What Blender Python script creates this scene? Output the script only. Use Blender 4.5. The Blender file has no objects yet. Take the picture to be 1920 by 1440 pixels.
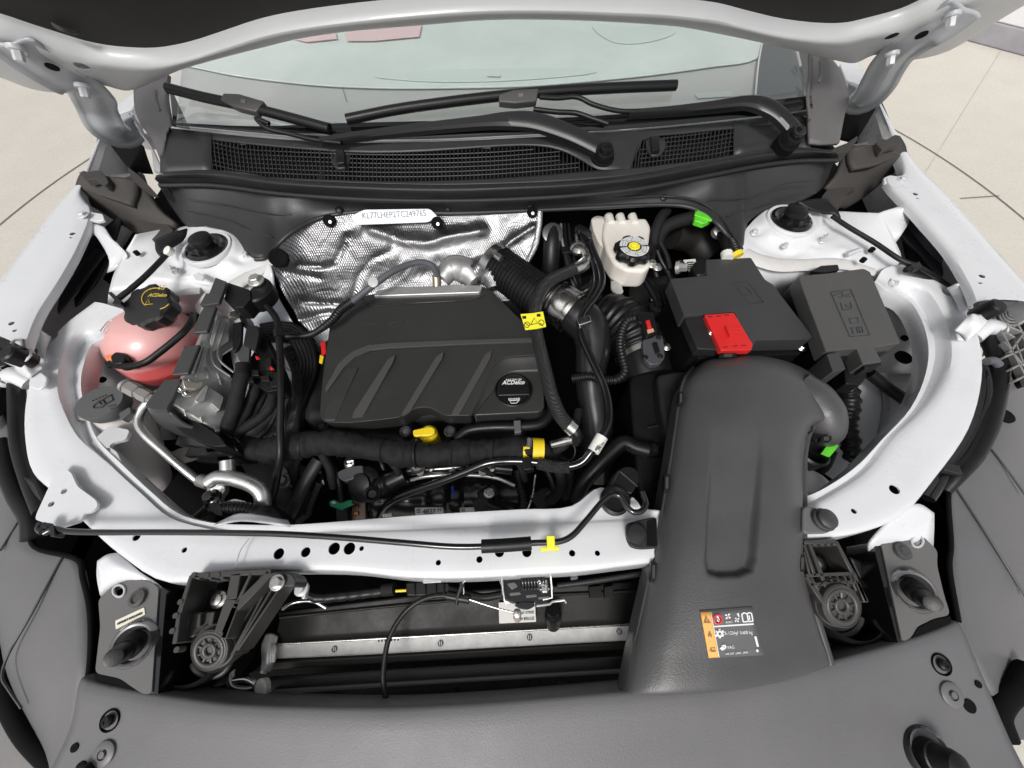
import bpy, bmesh, math, random
from mathutils import noise as mnoise
from mathutils import Vector, Matrix
from mathutils.geometry import tessellate_polygon
from math import radians, sin, cos, pi
random.seed(7)
SC = bpy.context.scene
COL = SC.collection
# ---------------------------------------------------------------- camera
F = 720.0; CAMH = 1.45
_Y = Vector((-88, -1247, 720)).normalized()          # car axes seen in the camera frame
_X = Vector((1, -.0596, .019)); _X = (_X - _X.dot(_Y) * _Y).normalized()
_Z = _X.cross(_Y)
CAM = Vector((-0.012, 0, CAMH))
cd = bpy.data.cameras.new('camera'); cam = bpy.data.objects.new('camera', cd); COL.objects.link(cam)
r0 = Vector((_X[0], _Y[0], _Z[0])); r1 = Vector((_X[1], _Y[1], _Z[1])); r2 = Vector((_X[2], _Y[2], _Z[2]))
cam.matrix_world = Matrix(((r0[0], -r1[0], -r2[0], CAM[0]), (r0[1], -r1[1], -r2[1], CAM[1]), (r0[2], -r1[2], -r2[2], CAM[2]), (0, 0, 0, 1)))
cd.sensor_width = 36; cd.lens = 36 * F / 1920; cd.clip_start = .01; cd.clip_end = 500
SC.camera = cam
# ---------------------------------------------------------------- light
W_ = bpy.data.worlds.new('World'); SC.world = W_; W_.use_nodes = True
nt = W_.node_tree; nt.nodes.clear()
sky = nt.nodes.new('ShaderNodeTexSky'); sky.sky_type = 'NISHITA'; sky.sun_disc = False
SUN_EL = radians(52); SUN_AZ = radians(200)          # sun in front of the car, above and behind the photographer
sky.sun_elevation = SUN_EL; sky.sun_rotation = SUN_AZ
sky.air_density = 1.0; sky.dust_density = 4.0; sky.ozone_density = 1.0
hs = nt.nodes.new('ShaderNodeHueSaturation'); hs.inputs['Saturation'].default_value = .16
bg = nt.nodes.new('ShaderNodeBackground'); bg.inputs['Strength'].default_value = .10
wo = nt.nodes.new('ShaderNodeOutputWorld')
nt.links.new(sky.outputs[0], hs.inputs['Color']); nt.links.new(hs.outputs[0], bg.inputs['Color']); nt.links.new(bg.outputs[0], wo.inputs[0])
sl = bpy.data.lights.new('sun', 'SUN'); sl.energy = 1.5; sl.angle = radians(14); sl.color = (1, .97, .93)
so = bpy.data.objects.new('sun', sl); COL.objects.link(so)
sd = Vector((sin(SUN_AZ) * cos(SUN_EL), cos(SUN_AZ) * cos(SUN_EL), sin(SUN_EL)))
so.rotation_euler = sd.to_track_quat('Z', 'Y').to_euler()
SC.view_settings.view_transform = 'Standard'; SC.view_settings.look = 'None'
SC.view_settings.exposure = 0.42; SC.view_settings.gamma = 1
SC.cycles.max_bounces = 8; SC.cycles.transparent_max_bounces = 8
# ---------------------------------------------------------------- measuring helpers
def ray(px, py):
    v = Vector((px - 960, py - 720, F))
    return Vector((v.dot(_X), v.dot(_Y), v.dot(_Z)))
def P(px, py, z):                                    # where the photo's point lies at height z
    d = ray(px, py); return CAM + d * ((z - CAMH) / d.z)
def PY(px, py, y):
    d = ray(px, py); return CAM + d * (y / d.y)
def PN(px, py, o, n):                                # ... on the plane through o with normal n
    d = ray(px, py); return CAM + d * ((o - CAM).dot(n) / d.dot(n))
def V(p):
    if isinstance(p, Vector): return p.copy()
    return P(*p)
def proj(p):
    d = p - CAM; x, y, z = r0.dot(d), r1.dot(d), r2.dot(d); return 960 + F * x / z, 720 + F * y / z
def S(px, py, z):                                    # metres per photo pixel there
    return (P(px, py, z) - CAM).dot(r2) / F
UP = Vector((0, 0, 1))
# ---------------------------------------------------------------- materials
MATS = {}
def mat(name, col, rough=.5, metal=0., bump=0., bscale=400., coat=0., mottle=0., mscale=6., trans=0., alpha=1., sss=0., ior=1.5, spec=.5, rvar=0., btype='NOISE', emis=None, hsv=None):
    if name in MATS: return MATS[name]
    m = bpy.data.materials.new(name); m.use_nodes = True; t = m.node_tree; b = t.nodes['Principled BSDF']
    c = tuple(col) + (1,)
    b.inputs['Base Color'].default_value = c
    b.inputs['Roughness'].default_value = rough; b.inputs['Metallic'].default_value = metal
    b.inputs['IOR'].default_value = ior; b.inputs['Specular IOR Level'].default_value = spec
    if coat: b.inputs['Coat Weight'].default_value = coat; b.inputs['Coat Roughness'].default_value = .08
    if trans: b.inputs['Transmission Weight'].default_value = trans
    if sss:
        b.inputs['Subsurface Weight'].default_value = sss; b.inputs['Subsurface Radius'].default_value = (.02, .012, .01); b.inputs['Subsurface Scale'].default_value = 1
    tc = t.nodes.new('ShaderNodeTexCoord')
    if mottle or rvar:
        n = t.nodes.new('ShaderNodeTexNoise'); n.inputs['Scale'].default_value = mscale; n.inputs['Detail'].default_value = 6; n.inputs['Roughness'].default_value = .65
        t.links.new(tc.outputs['Object'], n.inputs['Vector'])
        if mottle:
            r = t.nodes.new('ShaderNodeMapRange'); r.inputs[1].default_value = .25; r.inputs[2].default_value = .75
            r.inputs[3].default_value = 1 - mottle; r.inputs[4].default_value = 1 + mottle * .5
            t.links.new(n.outputs[0], r.inputs[0])
            mx = t.nodes.new('ShaderNodeVectorMath'); mx.operation = 'SCALE'; mx.inputs[0].default_value = col
            t.links.new(r.outputs[0], mx.inputs['Scale']); t.links.new(mx.outputs[0], b.inputs['Base Color'])
        if rvar:
            r = t.nodes.new('ShaderNodeMapRange'); r.inputs[1].default_value = .3; r.inputs[2].default_value = .7
            r.inputs[3].default_value = max(0, rough - rvar); r.inputs[4].default_value = min(1, rough + rvar)
            t.links.new(n.outputs[0], r.inputs[0]); t.links.new(r.outputs[0], b.inputs['Roughness'])
    if bump:
        bn = t.nodes.new('ShaderNodeBump'); bn.inputs['Strength'].default_value = bump; bn.inputs['Distance'].default_value = .0006
        if btype == 'NOISE':
            n2 = t.nodes.new('ShaderNodeTexNoise'); n2.inputs['Scale'].default_value = bscale; n2.inputs['Detail'].default_value = 2
            t.links.new(tc.outputs['Object'], n2.inputs['Vector']); t.links.new(n2.outputs[0], bn.inputs['Height'])
        elif btype == 'WEAVE':
            w1 = t.nodes.new('ShaderNodeTexWave'); w2 = t.nodes.new('ShaderNodeTexWave')
            w1.bands_direction = 'DIAGONAL'; w1.inputs['Scale'].default_value = bscale; w2.bands_direction = 'Z'; w2.inputs['Scale'].default_value = bscale
            ad = t.nodes.new('ShaderNodeMath'); ad.operation = 'MULTIPLY'
            for w in (w1, w2): t.links.new(tc.outputs['Object'], w.inputs['Vector'])
            t.links.new(w1.outputs[1], ad.inputs[0]); t.links.new(w2.outputs[1], ad.inputs[1]); t.links.new(ad.outputs[0], bn.inputs['Height'])
            bn.inputs['Distance'].default_value = .002
        t.links.new(bn.outputs[0], b.inputs['Normal'])
    MATS[name] = m; return m
WHITE = mat('white_paint', (.67, .68, .70), .3, coat=.6, bump=.06, bscale=260, mottle=.05, mscale=14, rvar=.06)
HOODW = mat('white_primer_paint', (.56, .57, .58), .4, coat=.2, bump=.05, bscale=260, mottle=.05, mscale=8)
BLK = mat('black_plastic', (.009, .009, .0095), .36, spec=.35, bump=.35, bscale=900, mottle=.15, mscale=20, rvar=.08)
BLK2 = mat('matte_black_plastic', (.017, .017, .0175), .44, spec=.4, bump=.5, bscale=1100, mottle=.14, mscale=16, rvar=.1)
GRY = mat('charcoal_grained_plastic', (.042, .042, .043), .42, bump=.5, bscale=1200, mottle=.1, mscale=12, rvar=.08)
COVER = mat('engine_cover_plastic', (.031, .031, .0305), .38, bump=.45, bscale=1300, mottle=.12, mscale=14, rvar=.08)
GLOSS = mat('gloss_black_paint', (.008, .008, .009), .16, coat=.6, rvar=.05, mscale=30)
DEEP = mat('unlit_deep_black', (.005, .005, .0055), .9, mottle=.3, mscale=12, spec=.15)  # near black: shade of gaps and holes painted in; some black parts too
RUB = mat('black_rubber', (.007, .007, .0075), .42, spec=.35, bump=.25, bscale=500, rvar=.1, mottle=.2, mscale=20)
TAPE = mat('cloth_tape', (.009, .009, .0095), .75, bump=.8, spec=.3, bscale=900, mottle=.3, mscale=40)
BRAID = mat('braided_hose', (.02, .02, .021), .5, bump=1., bscale=160, btype='WEAVE')
FASC = mat('grey_fascia_plastic', (.132, .130, .135), .46, bump=.4, bscale=620, mottle=.14, mscale=7, rvar=.08)
COWL = mat('cowl_plastic', (.030, .030, .0315), .42, bump=.4, bscale=900, mottle=.12, mscale=10)
FOAM = mat('brown_foam_rubber', (.045, .041, .038), .7, bump=.4, bscale=300, mottle=.2, mscale=14)
ALU = mat('cast_aluminium', (.50, .50, .49), .36, metal=.6, bump=.35, bscale=500, mottle=.15, mscale=30, rvar=.1)
ALUP = mat('aluminium_tube', (.72, .72, .71), .34, metal=.9, bump=.2, bscale=300, mottle=.12, mscale=30, rvar=.1)
STEEL = mat('zinc_steel', (.66, .65, .62), .28, metal=1, rvar=.12, mscale=40, mottle=.12)
WSTEEL = mat('white_painted_steel', (.6, .61, .63), .35, metal=.2, mottle=.08, mscale=40)
DUSTY = mat('brushed_rad_metal', (.86, .85, .82), .5, metal=.1, bump=.4, bscale=120, mottle=.25, mscale=60, rvar=.12)
YEL = mat('yellow_plastic', (.85, .62, .02), .4, mottle=.1, mscale=30)
YELL = mat('yellow_label', (.9, .83, .04), .5)
REDP = mat('red_plastic', (.62, .02, .02), .38, mottle=.08, mscale=30, bump=.2, bscale=700)
GREEN = mat('green_tape', (.12, .62, .03), .5, mottle=.25, mscale=60, bump=.6, bscale=120)
TEAL = mat('green_connector', (.01, .28, .13), .4)
ORG = mat('orange_label', (.85, .42, .1), .5)
WLBL = mat('white_label', (.72, .71, .68), .5, mottle=.05)
INK = mat('black_ink', (.015, .015, .015), .6)
WINK = mat('white_ink', (.75, .75, .75), .5)
GOLD = mat('gold_ink', (.55, .4, .05), .5)
REDI = mat('red_ink', (.7, .05, .05), .5)
COPPER = mat('copper', (.6, .25, .1), .35, metal=1)
LGREY = mat('grey_hose', (.09, .095, .105), .45)
CREAM = mat('cream_reservoir_plastic', (.78, .74, .68), .42, sss=.2, mottle=.14, mscale=16, bump=.2, bscale=80)
CLEARW = mat('milky_washer_plastic', (.46, .43, .42), .45, sss=.15, mottle=.14, mscale=14)
SEAL = mat('sealed_seam', (.62, .61, .6), .6, bump=1., bscale=120, mottle=.1, mscale=30)
FOAMB = mat('black_seal', (.012, .012, .013), .6)
# ---------------------------------------------------------------- object helpers
WL = {}
def link(o, parent=None, org=None):
    COL.objects.link(o)
    org = org or Vector((0, 0, 0))
    if parent is not None:
        o.parent = parent; o.location = org - WL[parent.name]
    else: o.location = org
    WL[o.name] = org.copy()
    return o
def thing(name, label, cat, loc, group=None):
    o = bpy.data.objects.new(name, None); o.empty_display_size = .05
    link(o, None, V(loc)); o['label'] = label; o['category'] = cat
    if group: o['group'] = group
    return o
def tag(o, label=None, cat=None, group=None, kind=None):
    if label: o['label'] = label
    if cat: o['category'] = cat
    if group: o['group'] = group
    if kind: o['kind'] = kind
    return o
def mk(name, vs, fs, m, parent=None, smooth=True, sharp=38, bevel=0., seg=2, solid=0., sub=0, up=None):
    vs = [Vector(v) for v in vs]
    org = sum(vs, Vector()) / len(vs)
    me = bpy.data.meshes.new(name); me.from_pydata([v - org for v in vs], [], fs); me.validate()
    bm = bmesh.new(); bm.from_mesh(me)
    if up is None: bmesh.ops.recalc_face_normals(bm, faces=bm.faces)
    else:
        s = sum((f.normal * f.calc_area() for f in bm.faces), Vector())
        if s.dot(up) < 0: bmesh.ops.reverse_faces(bm, faces=bm.faces)
    bm.to_mesh(me); bm.free()
    me.materials.append(m)
    o = bpy.data.objects.new(name, me); link(o, parent, org)
    if solid:
        d = o.modifiers.new('solid', 'SOLIDIFY'); d.thickness = solid; d.offset = -1
    if bevel:
        d = o.modifiers.new('bevel', 'BEVEL'); d.width = bevel; d.segments = seg; d.limit_method = 'ANGLE'; d.angle_limit = radians(38); d.harden_normals = False
    if sub:
        d = o.modifiers.new('sub', 'SUBSURF'); d.levels = sub; d.render_levels = sub
    if smooth:
        me.shade_smooth()
        if not bevel: me.set_sharp_from_angle(angle=radians(sharp))
        else: me.set_sharp_from_angle(angle=radians(75))
    return o
def cr(pts, n=6, closed=False):
    pts = [Vector(p) for p in pts]
    if len(pts) < 3 and not closed:
        return [pts[0].lerp(pts[-1], i / n) for i in range(n + 1)]
    out = []; N = len(pts)
    for i in range(N if closed else N - 1):
        p1 = pts[i]; p2 = pts[(i + 1) % N]
        p0 = pts[(i - 1) % N] if (closed or i > 0) else p1 * 2 - p2
        p3 = pts[(i + 2) % N] if (closed or i + 2 < N) else p2 * 2 - p1
        # centripetal spacing
        d1 = max((p1 - p0).length ** .5, 1e-5); d2 = max((p2 - p1).length ** .5, 1e-5); d3 = max((p3 - p2).length ** .5, 1e-5)
        m1 = ((p1 - p0) / d1 - (p2 - p0) / (d1 + d2) + (p2 - p1) / d2) * d2
        m2 = ((p2 - p1) / d2 - (p3 - p1) / (d2 + d3) + (p3 - p2) / d3) * d2
        for k in range(n):
            t = k / n; t2 = t * t; t3 = t2 * t
            out.append(p1 * (2 * t3 - 3 * t2 + 1) + m1 * (t3 - 2 * t2 + t) + p2 * (-2 * t3 + 3 * t2) + m2 * (t3 - t2))
    if not closed: out.append(pts[-1])
    return out
def fillet(pts, r, n=4):
    """round the corners of a closed polygon of Vectors; r in metres or a list"""
    out = []; N = len(pts)
    for i in range(N):
        p = pts[i]; a = pts[i - 1] - p; b = pts[(i + 1) % N] - p
        rr = r[i] if isinstance(r, (list, tuple)) else r
        d = min(rr, a.length * .45, b.length * .45)
        if d < 1e-5: out.append(p.copy()); continue
        A = p + a.normalized() * d; B = p + b.normalized() * d
        for k in range(n + 1):
            t = k / n; out.append(A * (1 - t) ** 2 + p * 2 * t * (1 - t) + B * t * t)
    return out
def circ(c, r, n=20, ax=UP, ry=None, xd=None):
    ax = ax.normalized(); xd = xd or (Vector((1, 0, 0)) if abs(ax.x) < .9 else Vector((0, 1, 0)))
    u = (xd - ax * xd.dot(ax)).normalized(); v = ax.cross(u); ry = ry or r
    return [c + u * r * cos(2 * pi * k / n) + v * ry * sin(2 * pi * k / n) for k in range(n)]
def prism(name, loop, down, m, parent=None, holes=(), bevel=.0015, seg=2, taper=0., smooth=True):
    """solid between loop and loop+down (Vector); holes = lists of Vectors"""
    c = sum(loop, Vector()) / len(loop)
    loops = [loop] + [list(h) for h in holes]
    vs = []; fs = []; offs = []
    for L in loops: offs.append(len(vs)); vs += L
    n = len(vs)
    nb = []
    for i, L in enumerate(loops):
        for p in L:
            q = p + down
            if taper and i == 0: q = q + (p - c).normalized() * taper
            nb.append(q)
    if holes:
        tri = tessellate_polygon(loops)
        for t in tri: fs.append(tuple(t)); fs.append(tuple(k + n for k in reversed(t)))
    else:
        fs.append(tuple(range(n))); fs.append(tuple(k + n for k in reversed(range(n))))
    for o, L in zip(offs, loops):
        k = len(L)
        for i in range(k):
            j = (i + 1) % k; fs.append((o + i, o + j, o + j + n, o + i + n))
    return mk(name, vs + nb, fs, m, parent, bevel=bevel, seg=seg, smooth=smooth)
def plate(name, pts, z, th, m, parent=None, r=.004, holes=(), bevel=.0015, seg=2, smooth=False, taper=0., n=4, lift=0.):
    """flat or gently bent plate outlined on the photo at height z; holes: (px,py,rpx[,rypx])"""
    L = [V(p) if (isinstance(p, Vector) or len(p) == 3) else P(p[0], p[1], z) for p in pts]
    if smooth: L = cr(L, n, True)
    elif r: L = fillet(L, r, n)
    hs_ = []
    for h in holes:
        rr = h[2] * S(h[0], h[1], z) if len(h) < 4 else h[3]
        hs_.append(circ(P(h[0], h[1], z), rr, 14))
    return prism(name, L, Vector((0, 0, -th)), m, parent, hs_, bevel, seg, taper)
def tube(name, pts, r, m, parent=None, n=6, res=10, rf=None, flat=1., cap=True, raw=False, step=None, nz=0., ns=60.):
    """round bar through pts; r number or list per control point; rf(s) multiplies the radius along its length"""
    P0 = [V(p) for p in pts]
    C = P0 if raw else cr(P0, n)
    if isinstance(r, (list, tuple)):
        nn = (len(C) - 1) / (len(r) - 1)
        R = [r[min(int(i / nn), len(r) - 2)] * (1 - (i / nn - min(int(i / nn), len(r) - 2))) + r[min(int(i / nn), len(r) - 2) + 1] * (i / nn - min(int(i / nn), len(r) - 2)) for i in range(len(C))]
    else: R = [r] * len(C)
    if rf or step:
        step = step or .002
        D = [0]
        for a, b in zip(C, C[1:]): D.append(D[-1] + (b - a).length)
        K = max(2, int(D[-1] / step)); C2 = []; R2 = []; j = 0
        for k in range(K + 1):
            s = D[-1] * k / K
            while j < len(D) - 2 and D[j + 1] < s: j += 1
            t = (s - D[j]) / max(D[j + 1] - D[j], 1e-9)
            C2.append(C[j].lerp(C[j + 1], t)); R2.append((R[j] * (1 - t) + R[j + 1] * t) * (rf(s) if rf else 1))
        C, R = C2, R2
    vs = []; fs = []
    T = (C[1] - C[0]).normalized(); u = T.cross(UP)
    if u.length < .1: u = T.cross(Vector((0, 1, 0)))
    u.normalize()
    for i, c in enumerate(C):
        a = C[max(i - 1, 0)]; b = C[min(i + 1, len(C) - 1)]
        T = (b - a).normalized(); u = (u - T * u.dot(T)).normalized(); w = T.cross(u)
        for k in range(res):
            A = 2 * pi * k / res
            d = u * cos(A) + w * flat * sin(A); q = R[i]
            if nz: q *= 1 + nz * mnoise.noise((c + d * R[i]) * ns) + nz * .6 * mnoise.noise((c + d * R[i]) * ns * 2.7)
            vs.append(c + d * q)
    for i in range(len(C) - 1):
        for k in range(res):
            k2 = (k + 1) % res; fs.append((i * res + k, i * res + k2, (i + 1) * res + k2, (i + 1) * res + k))
    if cap:
        fs.append(tuple(reversed(range(res)))); fs.append(tuple((len(C) - 1) * res + k for k in range(res)))
    return mk(name, vs, fs, m, parent, sharp=60)
def corr(p=.006, a=.12): return lambda s: 1 + a * math.copysign(abs(sin(pi * s / p * 2)) ** .6, sin(pi * s / p * 2))
def lathe(name, c, ax, prof, m, parent=None, n=28, lobes=0, lamp=.0, sharp=35, squash=1.):
    """prof: (radius, height along ax)"""
    c = V(c); ax = Vector(ax).normalized()
    xd = Vector((1, 0, 0)) if abs(ax.x) < .8 else Vector((0, 1, 0))
    u = (xd - ax * xd.dot(ax)).normalized(); w = ax.cross(u); vs = []; fs = []
    for (r, h) in prof:
        for k in range(n):
            A = 2 * pi * k / n; q = r
            if lobes: q = r * (1 + lamp * max(-.6, min(.6, cos(lobes * A) * 1.4)))
            vs.append(c + ax * h + u * q * cos(A) + w * q * squash * sin(A))
    for i in range(len(prof) - 1):
        for k in range(n):
            k2 = (k + 1) % n; fs.append((i * n + k, i * n + k2, (i + 1) * n + k2, (i + 1) * n + k))
    fs.append(tuple(range(n))); fs.append(tuple((len(prof) - 1) * n + k for k in reversed(range(n))))
    return mk(name, vs, fs, m, parent, sharp=sharp)
def grid(name, rows, m, parent=None, nu=4, nv=4, th=.0015, up=UP, closed=False, lin=False, bevel=0.):
    rows = [[V(p) for p in r] for r in rows]
    if lin:
        R = [cr(r, nv) for r in rows]; G = []
        for a, b in zip(R, R[1:]):
            for k in range(nu): G.append([x.lerp(y, k / nu) for x, y in zip(a, b)])
        G.append(R[-1])
    else:
        R = [cr(r, nv) for r in rows]; cols = [cr([r[j] for r in R], nu, closed) for j in range(len(R[0]))]
        G = [[c[i] for c in cols] for i in range(len(cols[0]))]
    w = len(G[0]); vs = [p for r in G for p in r]; fs = []
    for i in range(len(G) - 1):
        for j in range(w - 1): fs.append((i * w + j, i * w + j + 1, (i + 1) * w + j + 1, (i + 1) * w + j))
    return mk(name, vs, fs, m, parent, solid=th, up=up, sharp=50, bevel=bevel)
def box(name, c, size, m, parent=None, rot=0., bevel=.002, tilt=None, seg=2):
    c = V(c); x, y, z = [s / 2 for s in size]
    M = Matrix.Rotation(rot, 3, 'Z')
    if tilt: M = M @ Matrix.Rotation(tilt[0], 3, 'X') @ Matrix.Rotation(tilt[1], 3, 'Y')
    vs = [c + M @ Vector((sx * x, sy * y, sz * z)) for sx in (-1, 1) for sy in (-1, 1) for sz in (-1, 1)]
    fs = [(0, 1, 3, 2), (4, 6, 7, 5), (0, 4, 5, 1), (2, 3, 7, 6), (0, 2, 6, 4), (1, 5, 7, 3)]
    return mk(name, vs, fs, m, parent, bevel=bevel, seg=seg)
def bolt(c, r, m=STEEL, parent=None, ax=UP, h=None, name='bolt', wide=1.5):
    c = V(c); ax = Vector(ax).normalized(); h = h or r * 1.1
    b = bmesh.new(); vs = []; fs = []
    xd = Vector((1, 0, 0)) if abs(ax.x) < .8 else Vector((0, 1, 0)); u = (xd - ax * xd.dot(ax)).normalized(); w = ax.cross(u)
    b.free()
    def ring(R, H, n, ph=0): 
        o = len(vs); vs.extend([c + ax * H + u * R * cos(2 * pi * k / n + ph) + w * R * sin(2 * pi * k / n + ph) for k in range(n)]); return o
    n = 18
    a = ring(r * wide, 0, n); a2 = ring(r * wide, h * .2, n); a3 = ring(r * wide * .9, h * .3, n)
    for p, q in ((a, a2), (a2, a3)):
        for k in range(n): fs.append((p + k, p + (k + 1) % n, q + (k + 1) % n, q + k))
    fs.append(tuple(a + k for k in range(n))); fs.append(tuple(a3 + k for k in range(n)))
    p = ring(r, h * .3, 6, .3); q = ring(r, h * .9, 6, .3); q2 = ring(r * .86, h, 6, .3)
    for s, t in ((p, q), (q, q2)):
        for k in range(6): fs.append((s + k, s + (k + 1) % 6, t + (k + 1) % 6, t + k))
    fs.append(tuple(q2 + k for k in range(6)))
    return mk(name, vs, fs, m, parent, sharp=25)
def text(name, s, a, b, z, m, parent=None, ext=.0003, n=None, hk=1., font_shear=0., track=1., bold=0.):
    """lettering whose baseline runs from a to b (photo points at height z, or Vectors)"""
    A = V(a) if isinstance(a, Vector) else P(a[0], a[1], z); B = V(b) if isinstance(b, Vector) else P(b[0], b[1], z)
    cu = bpy.data.curves.new(name, 'FONT'); cu.body = s; cu.extrude = .02; cu.size = 1; cu.shear = font_shear; cu.space_character = track; cu.offset = bold; cu.resolution_u = 3
    t = bpy.data.objects.new('tmp', cu); COL.objects.link(t)
    dg = bpy.context.evaluated_depsgraph_get(); me = bpy.data.meshes.new_from_object(t.evaluated_get(dg))
    bpy.data.objects.remove(t); bpy.data.curves.remove(cu)
    xs = [v.co.x for v in me.vertices]; x0, x1 = min(xs), max(xs); k = (B - A).length / (x1 - x0)
    n = (n or UP).normalized(); x = (B - A).normalized(); y = n.cross(x).normalized()
    for v in me.vertices:
        c = v.co; v.co = x * (c.x - x0) * k + y * c.y * k * hk + n * (c.z / .02 * ext)
    me.name = name; me.materials.clear(); me.materials.append(m)
    o = bpy.data.objects.new(name, me); link(o, parent, A); return o
def drop(p, d, sx=0, sy=0): return V(p) + Vector((sx, sy, -d))
def cutholes(o, hs):
    """drill real round holes: hs = (centre Vector, axis, radius, depth[, slot ratio])"""
    vs = []; fs = []; n = 16
    for h in hs:
        c, ax, r, d = h[:4]; k0 = len(vs)
        vs += [p + ax.normalized() * d for p in circ(c, r, n, ax)] + [p - ax.normalized() * d for p in circ(c, r, n, ax)]
        for i in range(n): j = (i + 1) % n; fs.append((k0 + i, k0 + j, k0 + n + j, k0 + n + i))
        fs.append(tuple(k0 + i for i in range(n))); fs.append(tuple(k0 + n + i for i in reversed(range(n))))
    me = bpy.data.meshes.new('cut'); me.from_pydata(vs, [], fs)
    bm = bmesh.new(); bm.from_mesh(me); bmesh.ops.recalc_face_normals(bm, faces=bm.faces); bm.to_mesh(me); bm.free()
    c = bpy.data.objects.new('cut', me); COL.objects.link(c)
    md = o.modifiers.new('b', 'BOOLEAN'); md.object = c; md.operation = 'DIFFERENCE'; md.solver = 'EXACT'
    bpy.context.view_layer.update()
    dg = bpy.context.evaluated_depsgraph_get(); nm = bpy.data.meshes.new_from_object(o.evaluated_get(dg))
    o.modifiers.clear(); old = o.data; o.data = nm; nm.name = old.name
    if not nm.materials: nm.materials.append(old.materials[0])
    nm.shade_smooth(); nm.set_sharp_from_angle(angle=radians(40))
    bpy.data.objects.remove(c); return o
def copytree(o, off, name=None):
    c = o.copy(); COL.objects.link(c); c.location = o.location + off
    for ch in list(o.children):
        d = ch.copy(); COL.objects.link(d); d.parent = c
        for g in list(ch.children):
            e = g.copy(); COL.objects.link(e); e.parent = d
    return c
from mathutils import noise as mnoise
def field(name, rows, m, parent, fn, nrm, nu=8, nv=8, th=.0015, up=UP, sharp=50):
    """spline sheet whose points are pushed along nrm by fn(px, py, p)"""
    rows = [[V(p) for p in r] for r in rows]
    R = [cr(r, nv) for r in rows]; cols = [cr([r[j] for r in R], nu) for j in range(len(R[0]))]
    G = [[c[i] for c in cols] for i in range(len(cols[0]))]; w = len(G[0]); vs = []; fs = []
    for r in G:
        for p in r:
            q = proj(p); vs.append(p + nrm * fn(q[0], q[1], p))
    for i in range(len(G) - 1):
        for j in range(w - 1): fs.append((i * w + j, i * w + j + 1, (i + 1) * w + j + 1, (i + 1) * w + j))
    return mk(name, vs, fs, m, parent, solid=th, up=up, sharp=sharp)
def segd(px, py, line):
    best = 1e9
    for (x0, y0), (x1, y1) in zip(line, line[1:]):
        dx, dy = x1 - x0, y1 - y0; t = max(0, min(1, ((px - x0) * dx + (py - y0) * dy) / (dx * dx + dy * dy)))
        best = min(best, math.hypot(px - x0 - t * dx, py - y0 - t * dy))
    return best
# ================================================================ GROUND, WALL
CONC = mat('pale_concrete', (.54, .51, .455), .75, mottle=.07, mscale=3.5, bump=.5, bscale=60)
_t = CONC.node_tree; _b = _t.nodes['Principled BSDF']                     # fine exposed grit on top of the broad mottling
_tc = _t.nodes.new('ShaderNodeTexCoord'); _n = _t.nodes.new('ShaderNodeTexNoise'); _n.inputs['Scale'].default_value = 55; _n.inputs['Detail'].default_value = 4
_r = _t.nodes.new('ShaderNodeMapRange'); _r.inputs[1].default_value = .3; _r.inputs[2].default_value = .7; _r.inputs[3].default_value = .93; _r.inputs[4].default_value = 1.04
_old = _b.inputs['Base Color'].links[0].from_socket
_v = _t.nodes.new('ShaderNodeVectorMath'); _v.operation = 'SCALE'
_t.links.new(_tc.outputs['Object'], _n.inputs['Vector']); _t.links.new(_n.outputs[0], _r.inputs[0]); _t.links.new(_old, _v.inputs[0]); _t.links.new(_r.outputs[0], _v.inputs['Scale']); _t.links.new(_v.outputs[0], _b.inputs['Base Color'])
SANDC = CONC
g = mk('ground', [(-60, -60, 0), (60, -60, 0), (60, 60, 0), (-60, 60, 0)], [(0, 1, 2, 3)], CONC, up=UP); g['kind'] = 'structure'
JOINT = mat('floor_joint_filler', (.16, .145, .125), .9, mottle=.3, mscale=20)
CC = Vector((0, 1.6, 0))
vs = []; fs = []
for k in range(181):
    a = 2 * pi * k / 180
    for r in (2.959, 2.968): vs.append(CC + Vector((r * cos(a), r * sin(a), .004)))
for k in range(180): fs.append((2 * k, 2 * k + 1, 2 * k + 3, 2 * k + 2))
j = mk('floor_joint', vs, fs, JOINT, up=UP); j['kind'] = 'structure'
def seam(a, b, w=.008):
    a = V(a); b = V(b); d = (b - a).normalized(); s = d.cross(UP) * w / 2; e = Vector((0, 0, .004))
    j = mk('floor_joint', [a - s + e, b - s + e, b + s + e, a + s + e], [(0, 1, 2, 3)], JOINT, up=UP); j['kind'] = 'structure'
seam((1800, 373, 0), (1872, 368, 0)); seam((1918, 28, 0), (1700, 380, 0), .001)
w0 = P(1820, 78, 0); w1 = P(1920, 105, 0); wd = (w1 - w0).normalized(); wn = wd.cross(UP)
if wn.dot(-w0) < 0: wn = -wn
wt = thing('white_wall', 'white painted wall with a grey base band beyond the pale floor', 'wall', w0)
A = w0 - wd * 2.2; B = w1 + wd * 6
WALLM = mat('white_wall_paint', (.72, .72, .74), .8, mottle=.12, mscale=3, bump=.6, bscale=90); WALLG = mat('grey_wall_paint', (.3, .29, .31), .7, mottle=.2, mscale=5, bump=.5, bscale=60)
def slab(name, z0, z1, t, m): 
    return mk(name, [A + wn * t + UP * z0, B + wn * t + UP * z0, B - wn * .2 + UP * z0, A - wn * .2 + UP * z0, A + wn * t + UP * z1, B + wn * t + UP * z1, B - wn * .2 + UP * z1, A - wn * .2 + UP * z1],
              [(0, 1, 2, 3), (4, 5, 6, 7), (0, 1, 5, 4), (1, 2, 6, 5), (2, 3, 7, 6), (3, 0, 4, 7)], m, wt, bevel=.01)
slab('wall_base', 0, .14, .012, WALLG); slab('wall_panel', .141, 2.8, 0, WALLM)
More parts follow.
